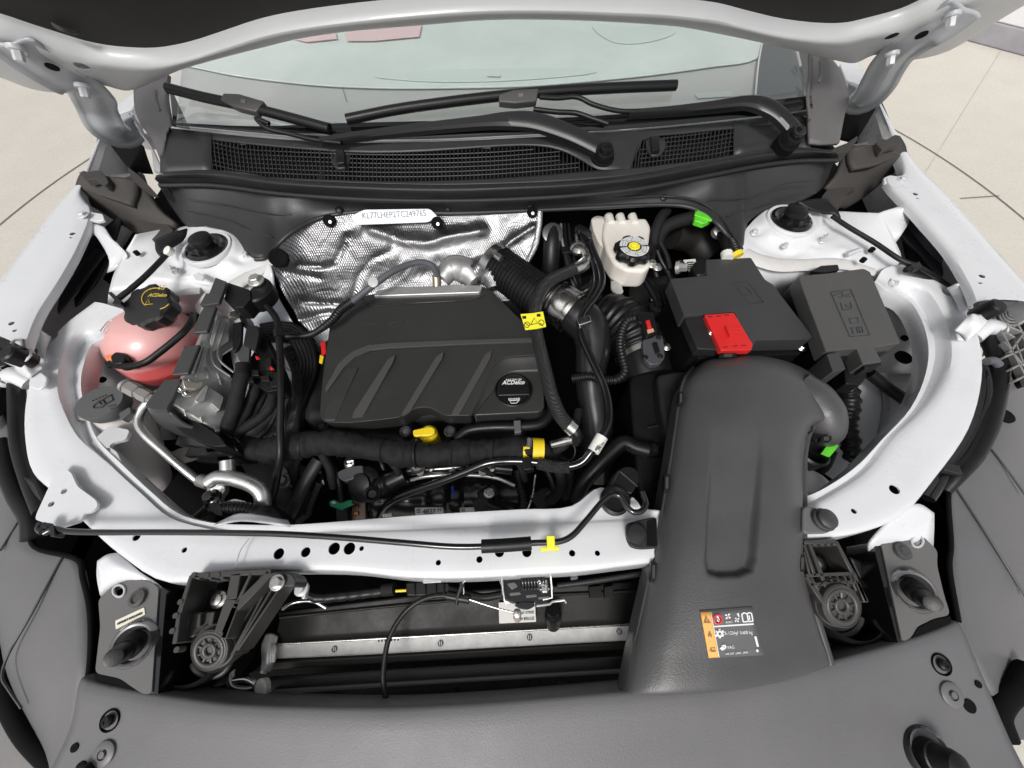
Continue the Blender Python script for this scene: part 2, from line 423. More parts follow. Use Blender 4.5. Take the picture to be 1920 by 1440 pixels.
# ================================================================ CAR BODY
body = thing('car_body', 'white painted car body shell framing the open engine bay', 'car', (960, 700, 0))
# rail and tie bar: one long ring round the bay: [inner lip, channel, ridge, middle, outer crease]
RL = [
 ((243,592),(240,584),(205,572),(190,568),(176,567)), ((210,628),(198,618),(163,600),(140,603),(118,612)),
 ((173,645),(157,645),(131,640),(108,642),(91,648)), ((155,690),(143,686),(112,681),(86,690),(62,703)),
 ((152,730),(141,731),(108,732),(78,745),(48,762)), ((164,780),(156,787),(123,778),(88,800),(48,828)),
 ((183,824),(174,834),(147,820),(105,850),(62,885)), ((228,870),(216,878),(201,868),(150,905),(104,925)),
 ((282,921),(271,930),(262,923),(205,962),(160,980)), ((333,962),(326,975),(318,970),(275,1010),(225,1038)),
 ((395,980),(388,993),(383,990),(355,1045),(317,1090)), ((465,984),(468,999),(470,1003),(462,1045),(450,1069)),
 ((545,984),(548,999),(548,1004),(546,1040),(545,1066)), ((650,977),(650,995),(650,1001),(650,1040),(655,1068)),
 ((760,968),(760,992),(760,998),(760,1040),(765,1080)), ((870,961),(870,987),(870,993),(872,1036),(875,1081)),
 ((980,955),(980,981),(980,989),(982,1032),(985,1075)), ((1072,949),(1080,976),(1080,984),(1082,1028),(1085,1069)),
 ((1128,914),(1150,972),(1150,980),(1150,1024),(1152,1061)), ((1215,955),(1235,969),(1235,977),(1238,1018),(1240,1050)),
 ((1370,948),(1372,960),(1372,967),(1374,1000),(1380,1030)), ((1507,932),(1510,945),(1510,951),(1510,978),(1512,1010)),
 ((1560,907),(1562,918),(1566,925),(1580,960),(1605,998)), ((1611,870),(1616,879),(1626,887),(1660,925),(1690,965)),
 ((1652,826),(1661,822),(1682,820),(1720,860),(1752,896)), ((1707,766),(1715,766),(1746,758),(1785,785),(1816,803)),
 ((1736,700),(1747,700),(1779,698),(1810,706),(1840,713)), ((1741,650),(1753,648),(1784,643),(1812,645),(1838,650)),
 ((1728,600),(1738,597),(1766,585),(1795,583),(1820,590)), ((1703,562),(1712,557),(1738,546),(1758,541),(1785,545)),
 ((1660,543),(1664,533),(1678,515),(1700,507),(1730,514)), ((1640,528),(1645,521),(1655,506),(1672,499),(1694,497))]
rows = []
for i, s in enumerate(RL):
    e = min(i, len(RL) - 1 - i)
    zt = .952 - .002 * min(e, 10)
    dz = .020 if 1 < e < 6 else (.012 if e == 6 else .007)     # depth of the pressed channel along the inner edge
    if e >= 11: dz = .0045
    I, C, R, M, O = s
    row = [drop((I[0], I[1], zt - dz * .8), .03), V((I[0], I[1], zt - dz * .7)), V((C[0], C[1], zt - dz)), V((R[0], R[1], zt - .001)), V((M[0], M[1], zt + .001)), V((O[0], O[1], zt)), drop((O[0], O[1], zt), .006, 0, -.002), drop((O[0], O[1], zt), .04, 0, -.004)]
    rows.append(row)
rail = grid('upper_tie_bar', rows, WHITE, body, nu=4, nv=3, th=.002)
H_ = []
for (px, py, r) in [(110,637,9),(517,1037,10),(568,1034,9),(622,1027,11),(651,1027,11),(674,1027,4.5),(820,1054,5),(898,1048,6),(936,1034,9),(988,1034,9),(1074,1036,6),(1122,1036,5),(338,1030,5),(250,1006,7),(1680,917,9),(1606,957,5),(1767,554,9)]:
    H_.append((P(px, py, .94), UP, r * S(px, py, .94), .05))
cutholes(rail, H_)
# added black plate below the drilled flanges, painting shade into the holes
plate('hole_shade_plate', [(250,1000),(450,1040),(760,1050),(1100,1030),(1240,1020),(1240,1045),(1080,1065),(760,1075),(450,1062),(330,1085),(240,1035)], .905, .004, DEEP, body, r=.004)
# seam where the corner stamping overlaps the bar
tube('weld_seam', [(467,1010,.9415),(452,1030,.9425),(445,1050,.943),(441,1066,.941)], .0006, mat('grey_seam', (.4,.41,.44), .6), body)
# slot in the rail ends, raised lips
for a in ([(187,621),(205,600),(212,604),(196,624)], [(1672,523),(1684,527),(1680,536),(1671,531)]):
    L = [P(x, y, .948) for x, y in a]
    tube('slot_rim', cr(L + [L[0]], 4), .0012, WHITE, body, raw=True, res=6)
# brackets that carry the hood bump stops, left and right
def stop_bracket(side):
    if side < 0:
        loopA = [(62,624),(95,622),(112,650),(98,668),(70,672),(88,708),(76,727),(58,726),(20,688),(19,676),(34,680),(50,668),(52,654),(47,650)]
        arm = [(72,620),(100,630),(98,650),(60,652),(52,640)]
        bs = (34, 664); tip = (5, 652); w = [(66,617,.955),(80,600,.95),(98,585,.94)]
        low = [(25,690,.955),(50,705,.94),(72,716,.93)]
    else:
        loopA = [(1826,570),(1816,586),(1776,585),(1786,622),(1816,602),(1812,618),(1792,624),(1794,636),(1806,636),(1850,600),(1860,582),(1850,580),(1838,584),(1826,576)]
        arm = []; bs = (1838, 573); tip = (1860, 560); w = []; low = []
    return bs, tip
def saddle(pts, zs, name='bracket', m=WHITE): return grid(name, [[(x, y, z) for (x, y), z in zip(r, zz)] for r, zz in zip(pts, zs)], m, body, nu=5, nv=5, th=.003)
# left: blue-grey bridge from rail to fender, then the white fork
saddle([[(63,618),(77,620),(97,632)],[(55,640),(75,645),(88,655)],[(60,662),(72,672),(84,676)]], [(.968,.975,.958),(.962,.962,.953),(.955,.955,.953)], 'bracket_bridge')
saddle([[(50,650),(62,656),(80,690)],[(60,668),(55,675),(68,700)],[(40,680),(48,690),(60,706)],[(19,677),(30,695),(55,712)]], [(.98,.978,.962),(.984,.978,.96),(.984,.975,.96),(.978,.965,.955)], 'stop_bracket')
plate('bracket_foot', [(58,700),(70,692),(89,707),(86,722),(72,731),(52,724)], .957, .004, WHITE, body, r=.006)
tube('bracket_brace', [(12,712,.93),(32,704,.94),(60,718,.93)], .014, WHITE, body, res=12)
saddle([[(1775,540),(1795,532),(1812,535)],[(1788,560),(1805,556),(1822,560)],[(1800,585),(1812,580),(1826,578)]], [(.958,.975,.972),(.953,.962,.962),(.955,.962,.958)], 'bracket_bridge')
saddle([[(1790,620),(1806,602),(1815,590)],[(1803,628),(1822,606),(1824,588)],[(1812,640),(1840,612),(1836,590)],[(1812,636),(1856,598),(1858,584)]], [(.962,.975,.978),(.96,.978,.984),(.958,.978,.984),(.956,.972,.98)], 'stop_bracket')
plate('bracket_foot', [(1793,618),(1806,614),(1818,628),(1812,638),(1796,636)], .957, .004, WHITE, body, r=.006)
tube('bracket_brace', [(1822,632,.93),(1845,614,.94),(1870,618,.93)], .014, WHITE, body, res=12)
# lower corner brackets of the tie bar
plate('bracket', [(108,877),(132,884),(145,912),(180,938),(184,950),(168,962),(158,962),(150,978),(110,990),(66,974),(68,964)], .9515, .004, WHITE, body, r=.005, holes=[(120,921,5.5),(96,945,5.5)], bevel=.0012)
grid('corner_gusset', [[(182,1052,.925),(200,1040,.925),(222,1036,.915)],[(181,1080,.92),(215,1062,.925),(262,1072,.915)],[(186,1110,.91),(232,1085,.915),(300,1105,.90)],[(190,1120,.88),(250,1100,.89),(318,1135,.87)]], WHITE, body, th=.003)
cutholes(body.children[-1], [(P(196,1077,.92), UP, 4.5 * S(196,1077,.92), .03)])
grid('corner_gusset', [[(1700,950,.93),(1725,945,.93),(1752,962,.925)],[(1660,985,.925),(1705,975,.925),(1752,985,.92)],[(1632,1020,.915),(1680,1005,.918),(1751,1010,.91)],[(1628,1040,.89),(1680,1050,.89),(1750,1035,.89)]], WHITE, body, th=.003)
cutholes(body.children[-1], [(P(1739,981,.922), UP, 4.5 * S(1739,981,.92), .03)])
# strut towers --------------------------------------------------------------
def tower(pts, zc, cap, capt, name='strut_tower'):
    cx, cy = cap; sg = 1 if cx < 960 else -1
    def tw(px, py, p):
        h = mnoise.noise(p * 22) * .0012
        d = math.hypot((px - cx) / 1.0, (py - cy) / .75)
        h += .005 * math.exp(-((d - 52) / 9) ** 2) - .003 * math.exp(-((d - 82) / 12) ** 2)
        for ox, oy, w, a in ((-58,30,13,-.006),(2,62,15,-.006),(60,22,13,-.006),(-95,60,18,.005),(40,75,12,.004),(-40,55,9,.004)):
            h += a * math.exp(-(((px - cx - ox * sg) / w) ** 2 + ((py - cy - oy) / (w * .55)) ** 2))
        return h
    g_ = field(name, pts, WHITE, body, tw, UP, nu=14, nv=14, th=.003)
    c = P(cx, cy, zc)
    lathe('strut_mount', c + Vector((0, 0, -.002)), UP, [(.045, -.006), (.045, .001), (.043, .004), (.039, .004), (.036, .001), (.036, -.004)], WHITE, body)
    lathe('mount_bearing', c + Vector((0, 0, .001)), UP, [(.0365, -.001), (.0365, .002), (.031, .004), (.026, .002), (.022, .001), (.016, .003)], GLOSS, body)
    lathe('dust_cap', c + Vector((0, 0, .004)), UP, [(.016, 0), (.016, .009), (.020, .009), (.0205, .012), (.019, .018), (.015, .020), (.007, .0205)], RUB, body)
    return g_
T1 = [[(255,440,.975),(330,425,.95),(400,430,.955),(470,455,.955),(500,480,.95)],
      [(232,475,.96),(318,465,.95),(390,462,.962),(455,478,.955),(508,500,.95)],
      [(215,510,.95),(310,510,.945),(385,502,.948),(450,508,.945),(512,520,.94)],
      [(205,545,.94),(300,545,.925),(380,545,.92),(450,550,.92),(515,560,.90)],
      [(200,590,.88),(300,590,.87),(380,590,.86),(450,600,.85),(525,620,.82)]]
tower(T1, .963, (388, 464), 0)
T2 = [[(1380,450,.95),(1430,400,.955),(1500,385,.955),(1570,395,.955),(1650,400,.98)],
      [(1376,475,.95),(1425,430,.955),(1490,420,.962),(1570,425,.955),(1672,440,.965)],
      [(1376,500,.94),(1425,465,.945),(1500,460,.948),(1580,465,.95),(1690,485,.95)],
      [(1390,525,.92),(1430,515,.92),(1510,515,.92),(1590,510,.93),(1660,520,.935)],
      [(1390,560,.86),(1430,560,.85),(1510,560,.84),(1590,560,.86),(1660,560,.87)]]
tower(T2, .963, (1483, 412), 0)
for c, r in (((331,509),6),((463,481),6),((347,468),4),((1413,438),6),((1470,463),4.5),((1540,452),6.5)):
    z = .95; bolt(P(c[0], c[1], z) , r * S(c[0], c[1], z) * .8, WSTEEL, body, h=.009, name='weld_nut')
for a, b in (((318,500,.955),(330,508,.957)),((1553,440,.957),(1542,450,.957))): tube('stud', [a, b], .0028, WSTEEL, body)
tube('stud', [(1588,478,.955),(1612,468,.962)], .0042, WSTEEL, body)
plate('slot_cover', [(361,515),(372,510),(384,518),(378,527),(366,525)], .952, .003, WHITE, body, r=.004)
for c in ((256,474),(1635,468),(1619,487)): lathe('plug', P(c[0], c[1], .962), UP, [(.0045, -.004), (.0045, .003)], DEEP, body, n=12)
# sealed seam bands in front of the towers
tube('seam_sealer', [(372,580,.912),(390,560,.925),(430,540,.935),(480,510,.943),(508,488,.95)], [.016,.017,.015,.015,.013], SEAL, body, flat=.3)
tube('seam_sealer', [(290,555,.93),(330,550,.93),(375,545,.925)], .008, SEAL, body, flat=.3)
tube('seam_sealer', [(1385,458,.945),(1410,482,.942),(1450,495,.938),(1500,497,.936),(1580,495,.94),(1640,510,.938)], [.011,.016,.017,.014,.013,.01], SEAL, body, flat=.3)
# apron panel right of left tower / rocker support: bluish side wall behind the control unit
grid('side_apron', [[(505,485,.95),(512,520,.93),(518,550,.91),(545,600,.88),(575,650,.84)],[(490,530,.92),(490,560,.89),(500,600,.87),(530,660,.80),(550,720,.72)],[(430,600,.85),(430,640,.82),(440,700,.78),(460,780,.72),(480,860,.66)]], mat('blue_grey_paint', (.5,.54,.6), .4, coat=.2, mottle=.06, mscale=10), body, th=.002)
# inner fender walls (grey primer), seen through the ring both sides
PRIM = mat('grey_primer', (.30, .30, .31), .55, mottle=.2, mscale=12)
grid('inner_wing', [[(150,600,.90),(175,650,.89),(230,640,.89),(300,620,.88)],[(150,700,.86),(180,720,.85),(240,720,.84),(300,700,.82)],[(155,790,.80),(200,810,.78),(250,800,.75),(320,790,.72)],[(200,900,.72),(250,900,.70),(300,880,.68),(360,880,.64)]], PRIM, body, th=.002)
grid('inner_wing', [[(1620,530,.92),(1665,540,.91),(1700,560,.90),(1760,570,.89)],[(1640,600,.88),(1670,610,.87),(1710,620,.86),(1765,630,.86)],[(1600,720,.80),(1650,710,.80),(1700,700,.80),(1770,700,.80)],[(1560,820,.74),(1600,830,.73),(1660,820,.73),(1740,810,.74)],[(1500,930,.66),(1560,940,.66),(1620,900,.66),(1700,880,.68)]], PRIM, body, th=.002)
for c, r, z in (((1694,670),14,.865),((1696,634),6,.86),((1672,576),5,.9),((1660,563),4,.9),((192,712),6,.87)): lathe('drain_hole', P(c[0], c[1], z), UP, [(r * S(c[0], c[1], z), -.002), (r * S(c[0], c[1], z), .002)], DEEP, body, n=16)
tube('wheelhouse_rib', [(1655,700,.845),(1662,770,.835),(1640,850,.82)], .006, PRIM, body, flat=.5)
grid('wheelhouse', [[(1590,690,.845),(1650,700,.84),(1740,700,.84)],[(1570,780,.83),(1630,790,.83),(1735,790,.83)],[(1535,880,.80),(1600,890,.81),(1670,870,.82)],[(1500,950,.77),(1560,940,.78),(1620,920,.79)]], mat('pale_primer', (.42,.43,.45), .45, mottle=.1, mscale=12), body, th=.002)
# cavity liners, floor of the bay
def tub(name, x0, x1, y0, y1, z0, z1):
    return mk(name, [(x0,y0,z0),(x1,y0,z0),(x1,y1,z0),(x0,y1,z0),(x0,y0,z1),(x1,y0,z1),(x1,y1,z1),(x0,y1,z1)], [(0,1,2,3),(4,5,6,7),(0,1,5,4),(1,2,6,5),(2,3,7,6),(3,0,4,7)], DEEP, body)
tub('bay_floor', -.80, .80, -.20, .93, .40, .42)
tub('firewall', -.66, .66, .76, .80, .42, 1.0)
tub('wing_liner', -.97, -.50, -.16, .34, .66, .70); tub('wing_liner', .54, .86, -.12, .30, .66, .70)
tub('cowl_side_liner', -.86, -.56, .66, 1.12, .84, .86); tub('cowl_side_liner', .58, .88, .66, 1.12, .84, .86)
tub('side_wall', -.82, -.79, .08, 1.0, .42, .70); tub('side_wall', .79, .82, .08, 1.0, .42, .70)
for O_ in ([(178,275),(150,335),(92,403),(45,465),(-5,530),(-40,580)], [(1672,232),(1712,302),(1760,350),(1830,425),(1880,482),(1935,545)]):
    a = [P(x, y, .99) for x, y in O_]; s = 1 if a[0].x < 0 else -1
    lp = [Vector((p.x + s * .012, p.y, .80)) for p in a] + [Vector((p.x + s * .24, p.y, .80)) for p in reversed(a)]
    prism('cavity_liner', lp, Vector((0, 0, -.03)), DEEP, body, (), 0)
LIN = mat('navy_liner', (.02,.022,.027), .45, mottle=.2, mscale=9)
grid('cavity_wall', [[(140,470,.93),(190,430,.94),(235,395,.95)],[(110,520,.90),(170,490,.91),(215,455,.92)],[(75,600,.87),(120,560,.88),(180,530,.89)],[(70,625,.86),(110,600,.86),(150,570,.87)]], LIN, body, th=.003)
grid('cavity_wall', [[(1790,480,.93),(1740,440,.94),(1690,390,.95)],[(1810,520,.90),(1750,490,.91),(1690,440,.92)],[(1800,545,.89),(1750,520,.88),(1700,500,.88)]], LIN, body, th=.003)
tube('cavity_rib', [(95,590,.885),(140,535,.90),(190,470,.925)], .016, LIN, body, flat=.5)
tube('cavity_rib', [(1790,530,.89),(1740,480,.91),(1680,420,.93)], .016, LIN, body, flat=.5)
# small curved braces between apron and fender flange
grid('fender_brace', [[(168,430,.975),(175,420,.978),(195,425,.978)],[(185,450,.97),(195,440,.975),(215,455,.97)],[(205,490,.955),(222,470,.962),(238,480,.96)],[(200,512,.94),(215,505,.945),(222,495,.95)]], WHITE, body, th=.002)
grid('fender_brace', [[(1690,385,.978),(1700,392,.978),(1706,400,.975)],[(1640,405,.97),(1680,395,.975),(1706,412,.965)],[(1628,435,.955),(1660,425,.962),(1690,440,.96)],[(1652,455,.95),(1665,462,.945),(1680,455,.945)]], WHITE, body, th=.002)
# fenders --------------------------------------------------------------------
def fender(rows, holes, name='fender'):
    rr = []
    for o, m_, i in rows:
        O = V((o[0], o[1], .99)); M_ = V((m_[0], m_[1], .992)); I = V((i[0], i[1], .986)); sx = -1 if O.x < 0 else 1
        rr.append([drop(O, .30, .035 * sx), drop(O, .10, .016 * sx), drop(O, .008, .003 * sx), O, M_, I, drop(I, .012, -.002 * sx)])
    f = grid(name, rr, WHITE, body, nu=5, nv=3, th=.0015)
    cutholes(f, [(P(x, y, .988), UP, r * S(x, y, .988), .04) for x, y, r in holes])
    return f
fender([((190,248),(190,256),(188,262)),((178,275),(177,290),(176,300)),((150,335),(151,350),(153,362)),((92,403),(125,402),(168,396)),((45,465),(95,467),(143,465)),((-5,530),(55,535),(108,527)),((-40,580),(20,590),(68,590)),((-60,610),(-5,628),(45,650))],
       [(138,440,4.5),(135,447,2.5),(26,609,5),(31,622,3.5)])
fender([((1650,190),(1649,197),(1650,203)),((1672,232),(1670,245),(1668,258)),((1712,302),(1705,318),(1690,330)),((1760,350),(1715,345),(1663,333)),((1830,425),(1780,432),(1726,408)),((1880,482),(1830,480),(1782,472)),((1935,545),(1885,535),(1820,535)),((1960,575),(1910,562),(1832,565))],
       [(1713,367,4.5),(1717,375,2.5),(1838,520,5),(1836,532,3)])
bolt(P(157,404,.99), .006, WSTEEL, body); bolt(P(1691,338,.99), .006, WSTEEL, body)
for a in ([(165,396),(192,401),(196,412),(182,415),(165,412)], [(1657,333),(1668,328),(1684,330),(1688,344),(1672,347),(1658,342)]): plate('fender_tab', a, .984, .006, WHITE, body, r=.004)
# outer fender shoulder far behind (A-pillar foot), white slivers
plate('pillar_foot', [(203,208),(245,178),(257,172),(258,186),(248,205),(210,216)], 1.03, .03, WHITE, body, r=.006)
plate('pillar_foot', [(1575,120),(1585,116),(1610,118),(1634,152),(1632,164),(1587,150)], 1.04, .03, WHITE, body, r=.006)
grid('door_gap_shell', [[(205,215,1.0),(245,208,1.0),(262,215,1.0)],[(185,250,.95),(225,260,.94),(265,265,.94)],[(175,300,.90),(220,320,.90),(285,325,.90)]], DEEP, body, th=.004)
grid('door_gap_shell', [[(1580,150,1.0),(1610,155,1.0),(1640,165,1.0)],[(1575,210,.95),(1610,215,.94),(1660,205,.94)],[(1572,262,.90),(1620,270,.90),(1680,255,.90)]], DEEP, body, th=.004)
grid('hinge_post', [[(240,212,1.03),(258,240,1.02),(262,250,1.02)],[(255,240,1.01),(272,262,1.01),(285,280,1.01)],[(280,270,1.0),(292,300,1.0),(303,318,1.0)],[(289,322,.99),(298,324,.99),(312,324,.99)]], mat('lilac_grey_paint',(.36,.36,.38),.45), body, th=.003)
# ================================================================ COWL, WINDSHIELD
cowl = thing('cowl_panel', 'matte black plastic cowl panel with slotted air grille below the windshield', 'cowl panel', (960, 300, 1.0))
# rear sloped skirt: base panel under the grille
top = [(300,238),(380,247),(480,258),(620,268),(760,267),(900,262),(1040,255),(1180,243),(1290,225),(1400,205),(1490,210),(1520,225)]
lip = [(305,322),(400,318),(520,335),(680,343),(840,346),(960,343),(1080,338),(1200,326),(1330,300),(1430,280),(1500,276),(1568,282)]
low = [(290,335),(400,336),(520,352),(680,362),(840,366),(960,362),(1080,356),(1200,343),(1330,318),(1430,300),(1500,293),(1572,292)]
lo2 = [(300,345),(400,345),(520,360),(680,371),(840,374),(960,371),(1080,364),(1200,351),(1330,326),(1430,307),(1500,299),(1570,298)]
GR = [[(a[0], a[1], 1.045), ((a[0] + b[0]) / 2, (a[1] + b[1]) / 2, 1.026), (b[0], b[1], 1.022)] for a, b in zip(top, lip)]
grid('cowl_tray', [[(a[0], a[1] + 4, 1.02), ((a[0] + b[0]) / 2, (a[1] + b[1]) / 2, 1.0), (b[0], b[1] - 2, 1.0)] for a, b in zip(top, lip)], DEEP, cowl, th=.003)
# solid areas of the panel, left and right of the mesh, frame strips above and below it
def lerp2(a, b, t): return (a[0] + (b[0] - a[0]) * t, a[1] + (b[1] - a[1]) * t)
from bisect import bisect
def at(poly, x):
    xs = [p[0] for p in poly]; i = max(1, min(len(xs) - 1, bisect(xs, x))); a, b = poly[i - 1], poly[i]; t = (x - a[0]) / (b[0] - a[0]); return a[1] + (b[1] - a[1]) * t
mtop = [(388,260),(450,268),(520,275),(600,282),(700,286),(800,283),(900,276),(980,272),(1030,275),(1065,286),(1095,302),(1115,316),(1180,318),(1190,300),(1205,262),(1280,250),(1380,240)]
mlow = [(405,318),(450,328),(520,333),(620,337),(720,340),(820,339),(920,335),(1020,328),(1118,319),(1180,316),(1250,308),(1320,300),(1375,290)]
def zc(px, py): 
    a, b = at(top, px), at(lip, px); t = max(0, min(1, (py - a) / max(b - a, 1))); return 1.045 * (1 - t) ** 2 + 1.026 * 2 * t * (1 - t) + 1.022 * t * t
def strip(name, A_, B_, m, dz=0., xs=None, th=.003, n=2):
    xs = xs or [p[0] for p in A_]
    rows = []
    for x in xs:
        a, b = at(A_, x), at(B_, x); rows.append([(x, a + (b - a) * k / n, zc(x, a + (b - a) * k / n) + dz) for k in range(n + 1)])
    return grid(name, rows, m, cowl, nu=2, nv=2, th=th)
strip('upper_panel', top, mtop, COWL, xs=[380,450,520,620,700,800,900,980,1030,1065,1095,1120,1180,1205,1280,1380,1500])
strip('left_panel', top, lip, COWL, xs=[300,330,360,396], dz=.0005)
strip('right_panel', top, lip, COWL, xs=[1376,1420,1460,1500,1520], dz=.0005)
strip('lower_panel', mlow, lip, COWL, xs=[396,450,520,620,720,820,920,1020,1118,1180,1250,1320,1380])
# the mesh: individual bars, real openings between them
bars = [];  bv = []; bf = []
def bar(a, b, w=.0013, h=.004):
    a, b = V(a), V(b); d = (b - a).normalized(); s = d.cross(UP).normalized() * w / 2; k = len(bv)
    for p in (a, b):
        for q in (-s, s): bv.append(p + q); bv.append(p + q - UP * h)
    bf.extend([(k, k+1, k+3, k+2), (k+4, k+6, k+7, k+5), (k, k+4, k+5, k+1), (k+2, k+3, k+7, k+6), (k, k+2, k+6, k+4), (k+1, k+5, k+7, k+3)])
def bars_in(x0, x1, step, slant):
    x = x0
    while x < x1:
        y0, y1 = at(mtop, x), at(mlow, x)
        if y1 - y0 > 4: bar((x, y0, zc(x, y0) - .0012), (x + slant * (y1 - y0) , y1, zc(x, y1) - .0012))
        x += step
bars_in(392, 600, 7.6, .12); bars_in(600, 1115, 7.6, .0); bars_in(1186, 1376, 7.4, -.12)
vb = mk('grille_slat', bv, bf, COWL, cowl, smooth=False); vb['kind'] = 'stuff'
for k in range(1, 8):                                                      # long cross bars of the mesh
    t = k / 8
    for xs in ([400,450,520,600,680,760,840,920,1000,1050,1085],[1200,1230,1280,1330,1376]):
        pts = []
        for x in xs:
            y0 = 285 + (x - 400) * -.01 if False else None
            a = at(mlow, x) - (8 - k) * 8.2
            if a > at(mtop, x) + 1: pts.append((x, a, zc(x, a) - .0015))
        if len(pts) > 1: tube('grille_bar', pts, .0009, COWL, cowl, n=3, res=5)
for x, y in ((637, 292), (1229, 268)):                                       # clips in the mesh
    plate('clip_pocket', [(x-18,y-10),(x+18,y-10),(x+20,y+6),(x+10,y+22),(x-8,y+23),(x-17,y+8)], 1.032, .006, COWL, cowl, r=.006)
    plate('clip', [(x-9,y-14),(x+7,y-14),(x+9,y+12),(x-6,y+14)], 1.04, .012, BLK, cowl, r=.003)
# rolled front lip with the rubber seal
grid('front_lip', [[(l[0], l[1], 1.022), (l[0], l[1] + 3, 1.0255), (l[0], (l[1] + b[1]) / 2, 1.024), (b[0], b[1], 1.014), (c[0], c[1], 1.004)] for l, b, c in zip(lip, low, lo2)], BLK2, cowl, nu=3, nv=3, th=.004)
tube('hood_seal', [(c[0], c[1] + 3, 1.006) for c in lo2], .0045, FOAMB, cowl, n=4)
# drain wells beside the grille, wiper spindle recess
grid('spindle_recess', [[(1040,262,1.036),(1100,250,1.04),(1165,245,1.042),(1200,262,1.036)],[(1080,285,1.03),(1130,275,1.01),(1165,275,1.01),(1190,290,1.03)],[(1120,318,1.022),(1140,312,1.015),(1160,314,1.016),(1182,316,1.022)]], BLK, cowl, th=.002)
# front wall of the cowl down to the bay, with arched lower edge
ed = [(300,352),(330,400),(352,425),(400,437),(443,457),(478,486),(496,484),(518,462),(545,437),(590,412),(655,399),(740,397),(840,400),(960,396),(1100,390),(1240,384),(1290,388),(1322,401),(1345,420),(1363,440),(1390,468),(1402,418),(1440,394),(1480,384),(1513,372),(1545,350),(1562,305)]
rows = []
for x, y in ed:
    a = at(lo2, x) + 1; t = 1.004
    zb = .955 if (x < 530 or x > 1360) else .965
    rows.append([(x, a, t), (x, a + (y - a) * .35, t - (t - zb) * .45), (x, a + (y - a) * .7, t - (t - zb) * .8), (x, y, zb)])
grid('front_wall', rows, COWL, cowl, nu=3, nv=3, th=.004, up=Vector((0, -1, .3)))
tube('wall_edge', [P(x, y, (.955 if (x < 530 or x > 1360) else .965) + .001) for x, y in ed[5:21]], .0042, COWL, cowl, n=4)
# rolled flange above the arch, pressed lines, push pins
for L in ([(345,372,.992),(430,385,.99),(500,400,.985),(545,402,.98)], [(350,395,.98),(420,410,.975),(480,435,.968),(510,445,.965)], [(1330,372,.988),(1400,370,.986),(1470,345,.99),(1530,338,.993)], [(1362,405,.972),(1420,385,.975),(1490,365,.982),(1530,362,.984)]):
    tube('pressed_line', L, .0011, COWL, cowl, n=6, res=6)
tube('pressed_line', [(545,425,.965),(590,396,.972),(655,384,.978),(760,380,.98),(960,378,.98),(1150,372,.98),(1240,368,.98),(1300,374,.978),(1345,400,.97),(1385,455,.962)], .002, COWL, cowl, n=8, res=6)
for x, y in ((635,394),(840,390),(995,384),(1245,370)): lathe('push_pin', P(x, y, .975), (0, -.6, .8), [(.007, -.002), (.007, .001), (.004, .003)], BLK, cowl, n=16)
# side seals (brown foam blocks) and rubber trims
seal = thing('foam_end_seal', 'brown foam seal block between cowl and left fender', 'seal', (230, 380, .95), 'foam blocks at the cowl ends')
grid('foam_block', [[(140,352,.99),(145,335,1.0),(152,322,1.01)],[(165,360,.985),(175,345,.995),(185,328,1.0)],[(200,370,.99),(212,350,1.0),(225,332,1.01)],[(245,385,.985),(255,360,.995),(262,335,1.0)]], FOAM, seal, th=.012)
grid('foam_skirt', [[(138,365,.985),(185,395,.94),(250,435,.93),(300,462,.925)],[(150,350,.99),(200,385,.965),(262,425,.945),(310,450,.94)],[(200,345,.995),(245,380,.98),(290,410,.965),(325,432,.95)],[(262,322,1.005),(275,355,.99),(300,395,.975),(328,418,.96)]], FOAM, seal, th=.01)
plate('foam_fin', [(238,312),(262,330),(283,352),(272,352),(246,334)], 1.012, .02, FOAM, seal, r=.003)
plate('foam_fin', [(147,322),(158,324),(174,320),(188,319),(196,328),(204,342),(195,348),(180,335),(160,338)], 1.012, .012, FOAM, seal, r=.004)
plate('foam_tab', [(253,415),(300,405),(325,430),(302,462),(290,455)], .958, .01, FOAM, seal, r=.004)
seal2 = thing('foam_end_seal', 'brown foam seal block between cowl and right fender', 'seal', (1610, 320, .95), 'foam blocks at the cowl ends')
grid('foam_block', [[(1702,290,.99),(1698,272,1.0),(1690,258,1.01)],[(1670,300,.985),(1662,285,.995),(1655,270,1.0)],[(1638,310,.99),(1625,290,1.0),(1610,272,1.01)],[(1600,318,.985),(1592,298,.995),(1585,278,1.0)]], FOAM, seal2, th=.012)
grid('foam_skirt', [[(1705,300,.985),(1668,330,.94),(1620,370,.93),(1585,392,.925)],[(1690,292,.99),(1650,322,.965),(1605,360,.945),(1572,385,.94)],[(1640,282,.995),(1612,310,.98),(1585,340,.965),(1560,365,.95)],[(1588,268,1.005),(1582,295,.99),(1568,330,.975),(1548,352,.96)]], FOAM, seal2, th=.01)
plate('foam_fin', [(1608,254),(1608,262),(1590,284),(1560,288),(1562,278),(1588,268)], 1.012, .02, FOAM, seal2, r=.003)
plate('foam_fin', [(1690,255),(1688,270),(1668,274),(1655,282),(1642,268),(1650,258),(1662,262),(1678,252)], 1.012, .012, FOAM, seal2, r=.004)
plate('foam_tab', [(1555,350),(1606,352),(1590,362),(1572,392),(1540,370)], .958, .01, FOAM, seal2, r=.004)
